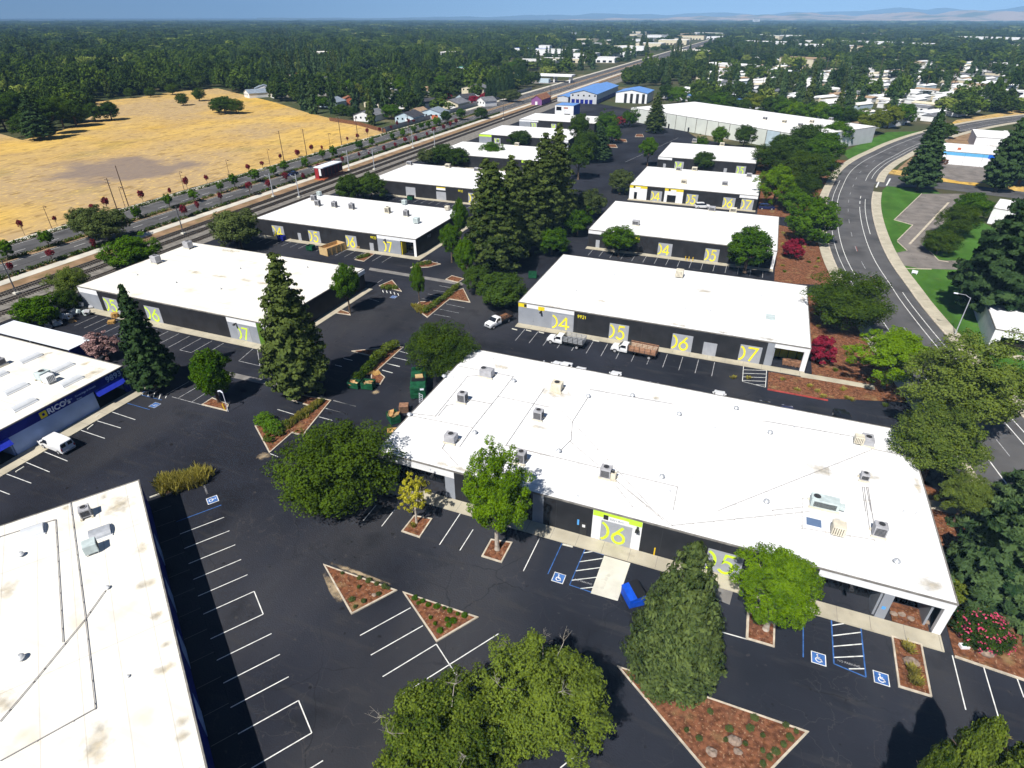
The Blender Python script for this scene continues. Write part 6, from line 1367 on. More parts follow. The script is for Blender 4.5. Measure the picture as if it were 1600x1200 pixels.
# ---------------------------------------------------------------- trees one by one
OCC = []                                     # ground already taken (x, y, radius)
def T(label, u, v, h, r, kind, zp=0.0, variant=0, name='tree', group=None, **k):
    """u, v: pixel of the trunk foot, or with zp the pixel of the crown's middle at that height"""
    p = at(u, v, zp); OCC.append((p.x, p.y, r)); return tree(name, label, p, h, r, kind, variant, group, **k)
T('broad dark oak at the left end of the foreground building', 526, 733, 11.6, 8.3, 'oak', 5.4, name='oak_tree', zr=5.5, zc=5.6)
T('young yellow-leaved tree in a kerbed square before the foreground building', 651, 818, 7.6, 2.5, 'golden', name='young_tree', bark='palebark', zr=3.0)
T('bright green maple in a kerbed square left of door 06', 777, 859, 14.2, 4.7, 'maple', name='maple_tree', bark='palebark', zr=6.0)
T('tall dense cone-shaped evergreen in the foreground', 1040, 1074, 18.2, 4.4, 'juniper', name='cone_tree')
T('bright green maple before the right half of the foreground building', 1196, 984, 11.4, 4.8, 'maple', variant=1, name='maple_tree', bark='palebark', zr=4.7)
T('yellow-green oak at the bottom edge, left of the two', 694, 1152, 9.2, 5.9, 'oak_near', 5.0, name='oak_tree', zr=4.2, extra=1)
T('yellow-green oak at the bottom edge, right of the two', 846, 1092, 9.4, 5.6, 'oak_near', 5.5, variant=1, name='oak_tree', zr=4.0, extra=1)
T('pointed light green tree at the bottom right corner', 1530, 1165, 13.5, 2.4, 'spire', 9.0, name='maple_tree', zr=6.0)
T('light green tree cut by the right edge at the bottom', 1612, 1190, 11, 2.8, 'spire', 7.0, variant=1, name='maple_tree', zr=5.0)
T('light green spire at the bottom edge left of the corner tree', 1470, 1195, 11.5, 1.9, 'spire', 8.5, variant=1, name='maple_tree', zr=5.2)
T('large weeping cedar at the right edge beside the foreground building', 1582, 880, 16, 7.2, 'deodar', 5, name='cedar_tree')
T('second weeping cedar at the right edge, behind the first', 1625, 790, 16, 7, 'deodar', 6, variant=1, name='cedar_tree')
T('bright leafy tree between the weeping cedar and the roof corner', 1512, 775, 7.5, 3.2, 'big_maple', 4.5, name='maple_tree')
T('huge light green tree overhanging the curved road', 1512, 610, 15, 9.2, 'big_maple', 8, name='maple_tree', variant=1, zr=6.2)
T('light green tree just left of the huge one by the back corner of the roof', 1468, 688, 12, 6.6, 'big_maple', 7, name='maple_tree', variant=2, zr=5)
T('mid green tree at the kerb left of the huge light green tree', 1398, 556, 11.5, 6.9, 'maple', 6, name='maple_tree', variant=2, zr=5, bark='bark')
T('broad dark olive-green oak right of the 9921 building', 1328, 473, 12, 9.0, 'oak', 6, variant=1, name='oak_tree')
T('full green tree right of the third building by the road', 1270, 345, 14, 8.2, 'egg', 6, name='tree', zr=7.0, zc=6.6)
T('leafy green tree before the right part of the building with doors 04 and 05', 1163, 426, 12, 6.6, 'egg', variant=1, name='tree', zr=5.2)
T('round green tree left of door 04 on the third building', 966, 400, 8, 5.0, 'mid', name='tree', zr=3.4)
T('round dark tree over the green compactor', 690, 543, 10.5, 6.7, 'oak', 5.4, variant=2, name='oak_tree', zr=4.9, zc=5.4)
T('tall redwood in the left middle beside the railway-side warehouse', 473, 616, 23.5, 5.8, 'redwood', name='redwood_tree')
T('dark dense evergreen behind the navy shop', 247, 607, 18, 4.1, 'cedar', name='evergreen_tree')
T('small round-topped tree on the little triangular island', 342, 629, 10.0, 3.9, 'egg', variant=2, name='tree', zr=4.7)
T('dusty pink flowering crape myrtle behind the navy shop', 157, 541, 5.5, 3.3, 'pink', 2.8, name='crape_myrtle')
T('green tree with a long shadow at the corner of the railway-side warehouse', 547, 490, 11.4, 3.4, 'egg', variant=3, name='tree', zr=4.6)
T('slim young tree on the island with the hedge', 656, 478, 10, 1.8, 'egg', variant=1, name='young_tree', zr=3.8)
T('green tree left of the redwood grove, nearest the camera', 728, 438, 10.5, 3.2, 'egg', name='tree', zr=4.4)
T('green tree left of the redwood grove, middle of three', 706, 410, 10.5, 3.1, 'mid', variant=1, name='tree', zr=4.4)
T('slim green tree at the right end of the 9925 building', 720, 378, 12, 2.8, 'egg', variant=2, name='tree', zr=5)
T('wide dark shrub-like oak beside the 9921 building', 782, 452, 8.0, 6.6, 'dark', 4.0, name='oak_tree')
T('dark oak left of the white flatbed truck', 744, 436, 7, 3.6, 'dark', 3.5, variant=1, name='oak_tree')
for i, (u, v, h, r) in enumerate(((774,425,25,8.0),(800,398,24,7.2),(824,392,23,7.0),(848,372,27,7.2),(868,358,28,6.6),(762,378,22,6.0))): T(['redwood of the grove, the nearest and lowest branched','redwood of the grove, second from the left','redwood of the grove, middle one','redwood of the grove, second from the right','redwood of the grove, the rightmost','redwood of the grove, at the back left'][i], u, v, h, r, 'redwood', variant=i % 3, name='redwood_tree', group='redwoods of the central grove')
T('light green tree at the right foot of the redwood grove', 862, 398, 7.5, 5.4, 'mid', variant=1, name='tree'); T('light green round tree right of the redwood grove', 902, 368, 7.5, 4.6, 'mid', name='tree'); T('green tree behind the round one near the 04 05 building', 919, 318, 9, 6.0, 'olive', 4.5, name='tree'); T('bushy tree left of the yellow-fronted building', 970, 283, 8.5, 5.5, 'olive', 4.2, variant=1, name='tree')
T('round olive tree between tracks and the railway-side warehouse', 370, 356, 11, 7.8, 'olive', 5.5, name='olive_tree', variant=1)
T('dark olive tree at the left end of the boulevard view', 162, 350, 10, 7.5, 'olive', 5, variant=2, name='olive_tree'); T('dark olive tree beside another on the boulevard edge', 130, 345, 9, 5, 'olive', 5, name='olive_tree'); T('green tree at the near edge of the tracks', 205, 395, 8.5, 7, 'mid', 4.2, name='tree'); T('yellow-green tree left of the railway-side warehouse', 109, 440, 8, 4.2, 'big_maple', 4.6, name='tree'); T('dark bushy tree at the tracks by the appliance heap', 56, 484, 6.5, 5.0, 'mid', 3.2, variant=1, name='tree'); T('dark shrubby tree under the yellow-green one', 103, 470, 5, 3.2, 'dark', 2.4, name='tree')
for i, (u, v, h, r) in enumerate(((545,293,9.5,6.0),(578,290,9.5,6.2),(692,240,9,6.5),(716,244,8,6),(668,245,7,5))): T(['dark tree behind the 9925 building, left','dark tree behind the 9925 building, right','dark tree at the tracks behind the redwoods, middle','dark tree at the tracks behind the redwoods, right','dark tree at the tracks behind the redwoods, left'][i], u, v, h, r, 'dark' if i < 4 else 'olive', h*.5, variant=i % 2, name='tree')
T('dark green tree before the lime-banded far warehouse', 812, 216, 8, 7.5, 'dark', 4, name='tree'); T('dark green tree over the half hidden white roof', 768, 236, 8, 6, 'mid', 4, name='tree')
for i, (u, v, h, r, k, lb) in enumerate(((905,205,17,5.5,'dark','tall dark tree left of the far car park'),(915,228,14,6,'dark','dark tree at the left rim of the far car park'),(935,252,15,6,'cedar','dark conifer at the near left of the far car park'),(905,250,14,6,'dark','dark tree right of the redwood tops'),(948,190,10,7,'mid','green tree at the far left of the car park'),(957,208,9,5.5,'mid','green tree at the left rim of the car park'),(985,184,9,6.2,'mid','round green tree at the far end of the car park'),(967,200,6.5,4,'maroon','dark red tree at the far end of the car park'),(1022,208,19,6.2,'redwood','conifer standing alone in the far car park'),(1014,236,12,4.6,'egg','drooping green tree in the far car park'),(1095,222,5.5,4,'mid','small green tree before the panelled warehouse'),(1124,212,9.5,5,'egg','light green tree before the panelled warehouse'),(1165,212,11,6,'dark','dark green tree before the panelled warehouse'))):
    T(lb, u, v, h, r, k, h*.5 if k not in ('redwood','cedar','maroon') else 0, variant=i % 2, name='tree')
for i, (u, v, h, r, k) in enumerate(((1101,250,8,6,'dark'),(1205,245,11,9,'oak'),(1237,235,13,9,'dark'),(1215,288,14,7.2,'maple'),(1262,215,14,10,'dark'),(1290,228,14,9,'mid'),(1255,262,12,8,'oak'),(1310,205,12,8.5,'mid'),(1225,225,10,8,'dark'))):
    T(['dark tree before the lime 04 and 05 building','olive-dark tree right of the lime 04 and 05 building','dark tree behind the olive one by the lime building','tall light green tree at the right end of the yellow-fronted building','dark full tree at the corner of the panelled warehouse','green tree at the inside of the road bend','olive-green tree by the road bend planting','green tree nearest the driveway at the bend','dark tree right of the far white warehouses'][i], u, v, h, r, k, h*.52, variant=i % 2, name='tree')
for i, (u, v, h, r, k, lb) in enumerate(((1365,190,12,9,'willow','yellow-green willow at the outside of the panelled warehouse'),(1392,182,12,8,'willow','second yellow-green willow behind the first'),(1432,298,25,6.6,'cedar','tall dark conifer at the corner of the lawn and side street'),(1452,232,18,5,'cedar','dark conifer behind the tall one at the corner'),(1555,300,24,6.5,'pine','dark pine left of the right-hand pines'),(1590,290,26,7,'pine','dark pine cut by the right edge, upper'),(1540,495,24,9.5,'pine','huge dark pine on the lawn at the right'),(1590,420,24,9,'pine','dark pine behind the huge one at the right edge'),(1500,345,9,6,'oak','olive-green tree beside the old driveway'),(1520,320,9,6,'mid','green tree at the end of the old driveway'),(1470,378,6.5,5,'oak','spreading shrubby tree along the driveway strip'),(1480,203,8,5.5,'dark','round dark tree behind the blue-banded building'),(1470,262,4,2.6,'russet','round russet shrub in the gravel yard'))):
    T(lb, u, v, h, r, k, 0 if k in ('cedar','pine','russet') else h*.5, variant=i % 2, name='tree' if k != 'russet' else 'shrub')
for i, (u, v) in enumerate(((1277,566),(1235,404))): T(['crimson crape myrtle at the corner of the 9921 building','crimson crape myrtle at the corner of the third building'][i], u, v, 5.4, 3.1, 'crimson', variant=i, name='crape_myrtle', zr=2.6, zc=2.9)
p = at(1528,1000); b = bush('flowering_shrub', 'pink flowering shrub at the right corner of the foreground building', (p.x, p.y), 2.7, 3.4, 'dark'); pb = round_crown('blossom', MATS['petal_pink'], 77, 60, 900, .035, .3); k = link('blossom', pb, b, (.15,0,1.6), (0,0,1), (2.75,2.75,2.05))
T('bushy green shrub at the right wall of the foreground building', 1508, 930, 3.0, 2.4, 'willow', 1.4, name='shrub')
for i, (u, v, h, r, k) in enumerate(((1284,262,11,7,'dark'),(1262,292,9,5.5,'oak'),(1238,312,8,4.6,'mid'),(1278,235,12,8,'mid'))): T(['dark tree in the planting strip beside the road bend','oak in the planting strip right of the yellow-fronted building','small green tree at the end wall of the yellow-fronted building','green tree deep in the road bend planting'][i], u, v, h, r, k, h*.5, variant=i % 2)
# oaks in the dry field
for i, (u, v, h, r, k, lb) in enumerate(((352,178,11,8.5,'dark','large dark oak standing alone in the dry field'),(342,176,9,6,'dark','dark oak joined to the large one in the field'),(370,178,9,6,'oak','dark oak at the right of the large one in the field'),(312,158,9,5.5,'oak','small oak near the far rim of the field'),(287,165,8,5,'oak','small oak left of the rim oak in the field'),(236,152,7,5,'oak','small oak at the far rim of the field, left'),(205,153,7,5,'oak','small oak at the far rim of the field, leftmost'),(270,148,8,6,'oak','oak on the far rim behind the small ones'),(175,188,11,7,'dark','dark oak at the point of the left grove'),(150,190,11,7,'dark','dark oak second from the point of the left grove'),(120,198,15,9,'dark','dark oak of the left grove, mid'),(65,218,22,8,'cedar','tall dark cypress of the left grove'),(85,210,18,8,'dark','broad dark tree at the foot of the cypress'),(45,214,12,8,'dark','low dark tree at the left foot of the cypress'),(10,205,17,9,'dark','dark tree at the left edge of the grove'),(-25,208,17,9,'dark','dark tree beyond the left edge of the grove'),(100,200,16,8,'oak','dark oak behind the grove'),(30,192,18,9,'dark','dark tree deep in the left grove'))):
    T(lb, u, v, h, r, k, variant=i % 2, name='oak_tree' if k != 'cedar' else 'cypress_tree')
# ---------------------------------------------------------------- shrubs and hedges
def grass(label, pts, n, hgt, spread, matl='leaf_drygrass', z=.1, group=None, name='grass_tuft', lean=.7):
    o0 = pts[0]; me = blades_me(name, [(p[0]-o0[0], p[1]-o0[1]) for p in pts], n, hgt, spread, MATS[matl], int(abs(o0[0]*37+o0[1]*11)) % 9999, lean)
    return tag(link(name, me, None, (o0[0], o0[1], z)), label, 'grass', group)
def hedge(label, pts, r=.55, hz=.8, n=2200, matl='leaf_hedge', name='hedge', size=.13, kind=None, z=.1, cat='hedge'):
    P = [Vector((p[0],p[1],0)) for p in pts]; C = []; RC = []; rr = random.Random(int(P[0].x))
    for a, b in zip(P, P[1:]):
        L = (b-a).length
        for i in range(max(3, int(L/(r*.3)))):
            q = a.lerp(b, rr.random()); C.append((q.x+rr.gauss(0,r*.25)-P[0].x, q.y+rr.gauss(0,r*.25)-P[0].y, hz*rr.uniform(.35,.65))); RC.append(r*rr.uniform(.6,1.0))
    me = clumps_to_cards(name, C, RC, n, size, MATS[matl], int(abs(P[0].y)*10) % 9999, .8)
    o = link(name, me, None, (P[0].x, P[0].y, z)); tag(o, label, cat if kind is None else None, kind=kind); return o
hedge('shaggy hedge on the island by the dumpster pair', px([(618,544),(600,556),(585,570)]), 1.1, 1.9, 3000)
hedge('dark shaded hedge left of the dumpster pair', px([(585,570),(568,590),(555,600)]), 1.0, 1.6, 2500, 'leaf_oak')
hedge('row of low shrubs along the narrow island with the slim tree', px([(664,490),(690,470),(718,448)]), .8, 1.2, 2600)
grass('low yellowish plants at the tip of the slim tree island', px([(650,480),(660,487)]), 1800, .7, .8)
grass('tall yellow ornamental grass on the island beside the bottom left roof', px([(254,759),(275,762),(300,754),(316,751)]), 6500, 1.5, 1.3, name='grass_clump')
grass('greenish grass mixed into the tall yellow grass beside the bottom left roof', px([(256,757),(276,758),(305,751)]), 2500, 1.3, 1.2, 'leaf_hedge', name='grass_clump')
grass('row of dry plants along the narrow mulch island', px([(440,672),(470,652),(500,630)]), 3800, .75, .6, name='plant_row'); grass('greener plants among the dry row on the narrow mulch island', px([(436,674),(470,653),(505,627)]), 2600, .7, .6, 'leaf_hedge', name='plant_row')
hedge('low plants on the triangular island near the railway-side warehouse', px([(603,450),(618,452)]), .9, .7, 900, 'leaf_hedge'); hedge('reddish green plants on the island at the 9925 corner', px([(650,416),(672,412)]), .8, .7, 900, 'leaf_hedge'); hedge('low plants on the small island before the 9925 doors', px([(560,405),(575,400)]), .7, .6, 700, 'leaf_hedge')
bush('ball_shrub', 'clipped round green shrub, back one of two on the mulch island', (*at(414,663)[:2], .1), 1.55, 1.9, 'ball'); bush('ball_shrub', 'clipped round green shrub, front one of two on the mulch island', (*at(428,675)[:2], .1), 1.55, 1.9, 'ball', 1)
for i, (u, v) in enumerate(((438,680),(421,690),(445,668))): bush('shrub', 'loose low shrub beside the clipped round shrubs', (*at(u,v)[:2],.1), .9, 1.0, 'hedge', i % 2, 'loose shrubs on the mulch island')
spots = [(k, 400+x/2.609, 740+y/2.609) for k, x, y in (('i1',352,410),('i1',423,430),('i1',460,440),('i1',420,467),('i1',492,455),('i1',523,465),('i1',540,472),('i1',440,525),('i1',390,518),('i1',405,548),('i1',500,495),('i2',648,512),('i2',662,533),('i2',703,540),('i2',738,545),('i2',768,555),('i2',790,563),('i2',850,583),('i2',712,592),('i2',780,600),('i2',805,605),('i2',730,617),('i2',785,622),('i2',750,645),('i2',822,577),('i2',680,525))]
for i, (k, u, v) in enumerate(spots): bush('small_shrub', 'small green shrub dotted on the %s of the two small mulch triangles' % ('left' if k == 'i1' else 'right'), (*at(u,v)[:2],.1), .22+.08*(i % 3), .32+.08*(i % 2), 'mid' if k == 'i2' else 'olive', i % 2, 'small shrubs on the %s mulch triangle' % ('left' if k == 'i1' else 'right'))
for i, (x, y) in enumerate(((710,1050),(805,975),(970,1042),(1020,1072),(1115,1030),(1130,1080),(1155,1055),(1105,1110),(1075,1138),(1020,1135),(1048,1160),(885,1045),(950,1107),(1020,1187),(985,1000),(870,1090),(760,1085))): bush('small_shrub', 'small green shrub dotted on the big lower mulch triangle', (*at(800+x/2.609,740+y/2.609)[:2],.1), .24+.07*(i % 3), .35, 'olive', i % 2, 'small shrubs on the big mulch triangle')
for i, (u, v, lb) in enumerate(((1418,1016,'grass tuft behind the boulder in the front planter'),(1424,1052,'grass tuft before the boulder in the front planter'),(1430,1068,'dry grass tuft at the front of the front planter'))): grass(lb, [at(u-2,v)[:2], at(u+2,v)[:2]], 420, .8, .22, lean=.95)
grass('small yellow plant beside the trunk of the young yellow tree', [at(643,822)[:2], at(648,824)[:2]], 260, .5, .2)
rr = random.Random(4)
for i in range(46):
    y = rr.choice([rr.uniform(93,98), rr.uniform(100,136), rr.uniform(143,188), rr.uniform(20,70)]); xr = min(p[0] for p in off(-9.2) if abs(p[1]-y) < 6); xl = 2 if y < 98.5 and y > 92 else (15.8 if y > 92 and y < 140 else (9 if y > 140 else 27))
    if xr-xl < 1.5: continue
    grass('tuft of dry yellow grass in the mulch beside the curved road', [(rr.uniform(xl+.5, xr-.5), y)]*2, 150, .5, .35, rr.choice(['leaf_drygrass','leaf_hedge','leaf_drygrass']), group='dry grass tufts in the roadside mulch', lean=1.1)
hedge(None, [(-158,40),(-158,380)], .75, .9, 22000, 'leaf_oak', 'verge_hedge', .16, 'stuff', .1); hedge(None, [(-170,40),(-170,380)], .8, .7, 20000, 'leaf_hedge', 'median_planting', .16, 'stuff', .14); hedge(None, [(-181.9,40),(-181.9,380)], .7, .8, 18000, 'leaf_oak', 'verge_hedge', .16, 'stuff', .1)
hedge(None, px([(1565,470),(1540,505),(1556,525)]), .8, 1.1, 2500, 'leaf_oak', 'hedge', .16, 'stuff', .04); hedge(None, px([(1580,530),(1600,535)]), .8, .9, 1200, 'leaf_hedge', 'hedge', .16, 'stuff', .04)
# boulevard trees
rows = (('small green street tree on the boulevard median, %s from the left', -170.0, 0.0, 'street', (4.2,5.8), (1.6,2.4), 1.9, 'green trees on the boulevard median'),
        ('small maroon tree between field and far pavement, %s from the left', -186.1, 4.0, 'maroon', (3.0,4.5), (.8,1.35), 1.25, 'maroon trees along the field'),
        ('small maroon tree on the near pavement verge, %s from the left', -158.0, 2.0, 'maroon', (3.0,4.5), (.9,1.55), 1.35, 'maroon trees along the near verge'))
for lb, x, dy, kd, hr, cr, zr_, gp in rows:
    n = 0
    for i, y in enumerate(np.arange(60, 325, 9.6)):
        if rr.random() < .12: continue
        yy = y+dy+rr.gauss(0,1.3); xx = x+rr.gauss(0,.35)
        if pix(xx, yy, 2.5)[0] < 2: continue
        f = rr.uniform(.8,1.15); tree('street_tree', lb % ORD[n], (xx, yy), rr.uniform(*hr)*f, rr.uniform(*cr)*f, kd, i % (3 if kd == 'street' else 2), gp, zr=zr_*f*rr.uniform(.85,1.2)); n += 1
for i, (u, v, h, r, k) in enumerate(((484,162,5.5,4.0,'crimson'),(696,152,6,5.5,'crimson'),(742,157,6,5.5,'crimson'),(757,150,5,4.5,'crimson'))):
    T(['crimson flowering tree at the rim of the dry field','crimson flowering tree among the houses left of the boulevard','crimson flowering tree before the big dark roof','crimson flowering tree right of the big dark roof'][i], u, v, h, r, k, 2.5, variant=i % 2, name='crape_myrtle')
for i, (u, v, h, r, k) in enumerate(((505,170,8,6.5,'mid'),(535,180,7,6,'dark'),(552,186,7,5,'dark'),(612,186,9,7.5,'mid'),(585,175,14,7,'dark'),(600,172,13,7,'oak'),(560,158,12,7,'willow'),(548,148,12,7,'maple'),(640,168,18,4,'cedar'),(655,172,20,4.5,'cedar'),(628,150,13,7,'maple'),(520,150,11,7,'mid'),(470,155,9,7,'mid'),(450,148,9,6,'mid'),(435,142,14,7,'dark'),(400,138,18,5,'cedar'),(415,132,18,5,'cedar'),(580,132,14,8,'dark'),(650,128,16,8,'dark'),(690,140,12,7,'mid'),(710,130,20,5,'cedar'),(680,120,22,6,'cedar'),(730,125,13,8,'dark'),(720,188,7,3.5,'mid'),(697,195,8,4,'dark'),(752,186,7,5,'dark'),(800,160,9,7,'olive'),(787,158,7,6,'olive'),(815,122,12,8,'dark'),(800,112,11,8,'mid'))):
    T(['green tree','dark tree','dark shrubby tree','green spreading tree','tall dark tree','broad oak','pale green tree','bright green tree','dark slim conifer','tall dark conifer'][('mid','dark','x','y','z','oak','willow','maple','cedar','w').index(k) if k in ('mid','dark','oak','willow','maple','cedar') else 3]+' by the houses left of the boulevard', u, v, h, r, k, variant=i % 2, name='tree', group='trees by the houses left of the boulevard')
for i in range(9): T('dark cypress in the dense row left of the boulevard, %s from the left' % ORD[i], 764+i*7, 158-i*3.2, 15+(i % 3), 3.6, 'cedar', variant=i % 2, name='cypress_tree', group='cypress row left of the boulevard')
PWU = (1085,1103,1122,1142,1160,1205,1222,1243,1262,1282,1302,1322,1342,1412,1180,1235,1275,1060,1040); PW = ['full tree behind the panelled warehouse, %s from the left of its row' % ORD[sorted(PWU).index(q)] for q in PWU]
for i, (u, v, k) in enumerate(((1085,160,'dark'),(1103,160,'dark'),(1122,162,'mid'),(1142,164,'dark'),(1160,166,'dark'),(1205,170,'dark'),(1222,172,'mid'),(1243,174,'maple'),(1262,177,'mid'),(1282,180,'maple'),(1302,183,'mid'),(1322,184,'dark'),(1342,184,'mid'),(1412,182,'mid'),(1180,164,'willow'),(1235,166,'dark'),(1275,170,'dark'),(1060,152,'mid'),(1040,146,'dark'))):
    T('full green tree behind the panelled warehouse, %s placed in its row' % ORD[i] if False else PW[i], u, v, 9.5+(i*7 % 4), 7.0+(i % 3), k, 4.5, variant=i % 2, name='tree', group='trees behind the panelled warehouse')
# ---------------------------------------------------------------- houses and far buildings
for i, (u, v, rf, wl, W, D) in enumerate(((568,190,'greyroof','whitehouse',13,16),(632,192,'darkroof','bluehouse',12,13),(672,186,'slateroof','bluehouse',15,12),(702,170,'greyroof','cream',14,16),(738,150,'greyroof','cream',18,18),(722,160,'darkroof','bluehouse',10,12),(660,168,'darkroof','whitehouse',12,12),(560,152,'greyroof','whitehouse',12,14),(512,168,'slateroof','bluehouse',13,13),(545,165,'redroof','brickred',9,11),(470,142,'greyroof','whitehouse',13,15),(410,146,'slateroof','whitehouse',14,14),(418,150,'greyroof','whitehouse',12,14),(442,137,'tanroof','cream',13,14),(525,134,'redroof','cream',16,18),(500,132,'greyroof','whitehouse',12,12),(505,116,'redroof','cream',14,16),(508,104,'greyroof','whitehouse',14,16),(545,117,'greyroof','bluehouse',14,14),(590,107,'greyroof','whitehouse',14,14),(655,137,'greyroof','whitehouse',8,12),(690,128,'slateroof','whitehouse',10,12),(278,110,'redroof','cream',16,18),(50,128,'tanroof','cream',16,16),(65,104,'tanroof','cream',18,18),(160,112,'redroof','cream',14,14),(620,170,'tanroof','cream',11,12),(600,156,'greyroof','whitehouse',11,12),(648,185,'tanroof','whitehouse',9,10),(755,165,'greyroof','whitehouse',10,10),(680,108,'greyroof','whitehouse',14,14),(590,90,'greyroof','whitehouse',14,14),(740,108,'redroof','whitehouse',14,14),(700,92,'greyroof','whitehouse',14,14),(392,152,'slateroof','whitehouse',12,14),(430,152,'greyroof','cream',12,13),(455,150,'tanroof','whitehouse',12,12),(485,150,'greyroof','whitehouse',11,13),(530,148,'slateroof','bluehouse',12,13),(580,168,'greyroof','cream',11,12),(610,140,'redroof','whitehouse',12,14),(570,130,'greyroof','whitehouse',12,14),(480,120,'greyroof','whitehouse',12,14),(455,125,'redroof','cream',12,14),(630,150,'greyroof','bluehouse',11,12),(690,150,'tanroof','whitehouse',11,12),(540,142,'redroof','cream',12,12),(425,138,'greyroof','whitehouse',12,12),(560,100,'redroof','cream',14,14),(620,120,'greyroof','whitehouse',12,14))):
    p = at(u, v); OCC.append((p.x, p.y, 11)); rn = random.Random(i); 
    names = {'greyroof':'grey','darkroof':'dark','slateroof':'blue-grey','redroof':'red-brown','tanroof':'tan'}; walls = {'whitehouse':'white','bluehouse':'pale blue','cream':'cream','brickred':'brick red'}
    gable('house', '%s house with %s gable roof among trees left of the boulevard' % (walls[wl], names[rf]), p.x-W/2, p.y, W, D, 3.2 if i != 4 else 5.4, 2.2, wl, rf, rz=R(rn.choice([-5,4,85,40,-30])) if i > 3 else R((0,0,4,-3)[i]), cat='house', group='houses left of the boulevard', doors=[('s', W*.55, W*.55+4.2, 2.3)], doorm='brickred' if i == 2 else 'whitewall', win_every=3.2)
# walls and fences at the field corner
def fence(label, pts, h, m, name='fence', board=0.0):
    P = [Vector(p) for p in pts]; o = empty(name, (P[0].x, P[0].y, 0)); tag(o, label, 'fence' if board else 'wall')
    for a, b in zip(P, P[1:]):
        d = b-a; L = d.length; n = max(1, int(L/(board or 3.0))); ang = math.atan2(d.y, d.x)
        for i in range(n):
            q = a.lerp(b, i/n)-P[0]; MB().box(0, L/n-.04, -.06, .06, 0, h).build('panel', M[m], o, (q.x, q.y, 0), (0,0,ang))
    return o
fence('brown board fence behind the far corner of the dry field', px([(515,189),(560,196),(603,208)]), 2.0, 'brownwood', board=2.4)
fence('grey block wall along the houses left of the boulevard', [(-187.2,289),(-187.2,520)], 2.3, 'block', 'block_wall')
fence('grey sound wall along the far curve of the road', px([(1477,178),(1520,168),(1565,157),(1600,149)]), 2.4, 'block', 'block_wall')
# petrol-station canopy and shops along the boulevard
g = at(838,128); o = empty('station_canopy', (g.x, g.y, 0), R(0)); tag(o, 'white canopy of a filling station left of the boulevard', 'canopy'); OCC.append((g.x+14, g.y+6, 26))
MB().box(0, 34, 0, 12, 5, 6.4).build('roof', M['whitewall'], o)
for q in (1, 16, 31):
    for yy in (2, 9): MB().box(q, q+1.2, yy, yy+1.2, 0, 5).build('column', M['whitewall'], o)
MB().box(4, 14, -6, 0, 0, 3.2).build('kiosk', M['bluehouse'], o)
flat('forecourt', [(g.x-4,g.y-14),(-187,g.y-14),(-187,g.y+22),(g.x-4,g.y+22)], .012, 'old_asphalt')
SHOP = [(785,128,18,18,5,'teal','whitehouse','white pavilion with a teal hipped roof'),(730,112,26,10,4,'teal','whitehouse','low building with a long teal roof'),(765,88,30,14,6,'redroof','cream','long building with a red-brown roof in the trees'),(830,84,60,14,8,'bluewall','whitewall','long white block with a dark blue band far left of the boulevard'),(850,80,20,14,9,'roof','whitewall','white block beside the long blue-banded one'),(910,92,34,30,7,'roof','whitewall','white shop with a sloping roof far along the boulevard'),(880,98,60,16,5,'roof','cream','low cream shop row far along the boulevard'),(840,100,50,14,5,'roof','whitehouse','low white shop row in the trees'),(945,98,26,24,6,'roof','whitewall','white shop nearest the boulevard car park'),(968,90,34,30,7,'roof','whitewall','white shop behind the boulevard car park'),(985,82,44,30,9,'roof','whitewall','white store with a red sign far along the boulevard'),(1012,76,50,40,9,'roof','cream','large pale store far along the boulevard'),(1050,70,60,50,9,'roof','cream','broad pale store at the far end of the boulevard'),(1078,62,70,40,9,'tanroof','cream','tan-roofed store at the far end of the boulevard')]
for i, (u, v, W, D, h, rf, wl, lb) in enumerate(SHOP):
    p = at(u, v); OCC.append((p.x+W/2, p.y+D/2, max(W,D)*.62)); b = Building('shop_building', lb, p.x-W/2, p.y, W, D, h, R((0,0,0,-6,0,-4)[i % 6]), rf, wl, side=wl); b.segs.append((0,0)); b.fill()
    for q in np.arange(2, W-4, 8): MB().box(q, q+4.5, -.05, -.002, .3, 2.8).build('window', M['glass'], b.root)
# mobile homes right of the warehouse
TH = R(-34); cx_, sx_ = math.cos(TH), math.sin(TH); nm = 0
rh = random.Random(21)
def near_road(x, y, d): return any((p.x-x)**2+(p.y-y)**2 < d*d for p in SP)
WHC = WH.root.location
def in_wh(x, y):
    dx, dy = x-WHC.x, y-WHC.y; c, s = math.cos(-WH.rz), math.sin(-WH.rz); lx, ly = dx*c-dy*s, dx*s+dy*c
    return -20 < lx < WH.W+12 and -60 < ly < WH.D+14
HOMES = []
for j in range(0, 60):
    for i in range(-30, 60):
        lx, ly = i*22+(j % 2)*6, 420+j*19
        x = lx*cx_-ly*sx_-260; y = lx*sx_+ly*cx_+60
        d = math.hypot(x, y); az = math.degrees(math.atan2(x, y))+21.5
        if d > 1250 or az > 40 or az < 7 or y < 330 or x < -70: continue
        if near_road(x, y, 20) or in_wh(x, y): continue
        if y < 520 and x < 20: continue
        if rh.random() < .22+.3*(d > 800): continue
        HOMES.append((d, x+rh.uniform(-3,3), y+rh.uniform(-3,3)))
HOMES.sort(); HOMES = HOMES[:270]
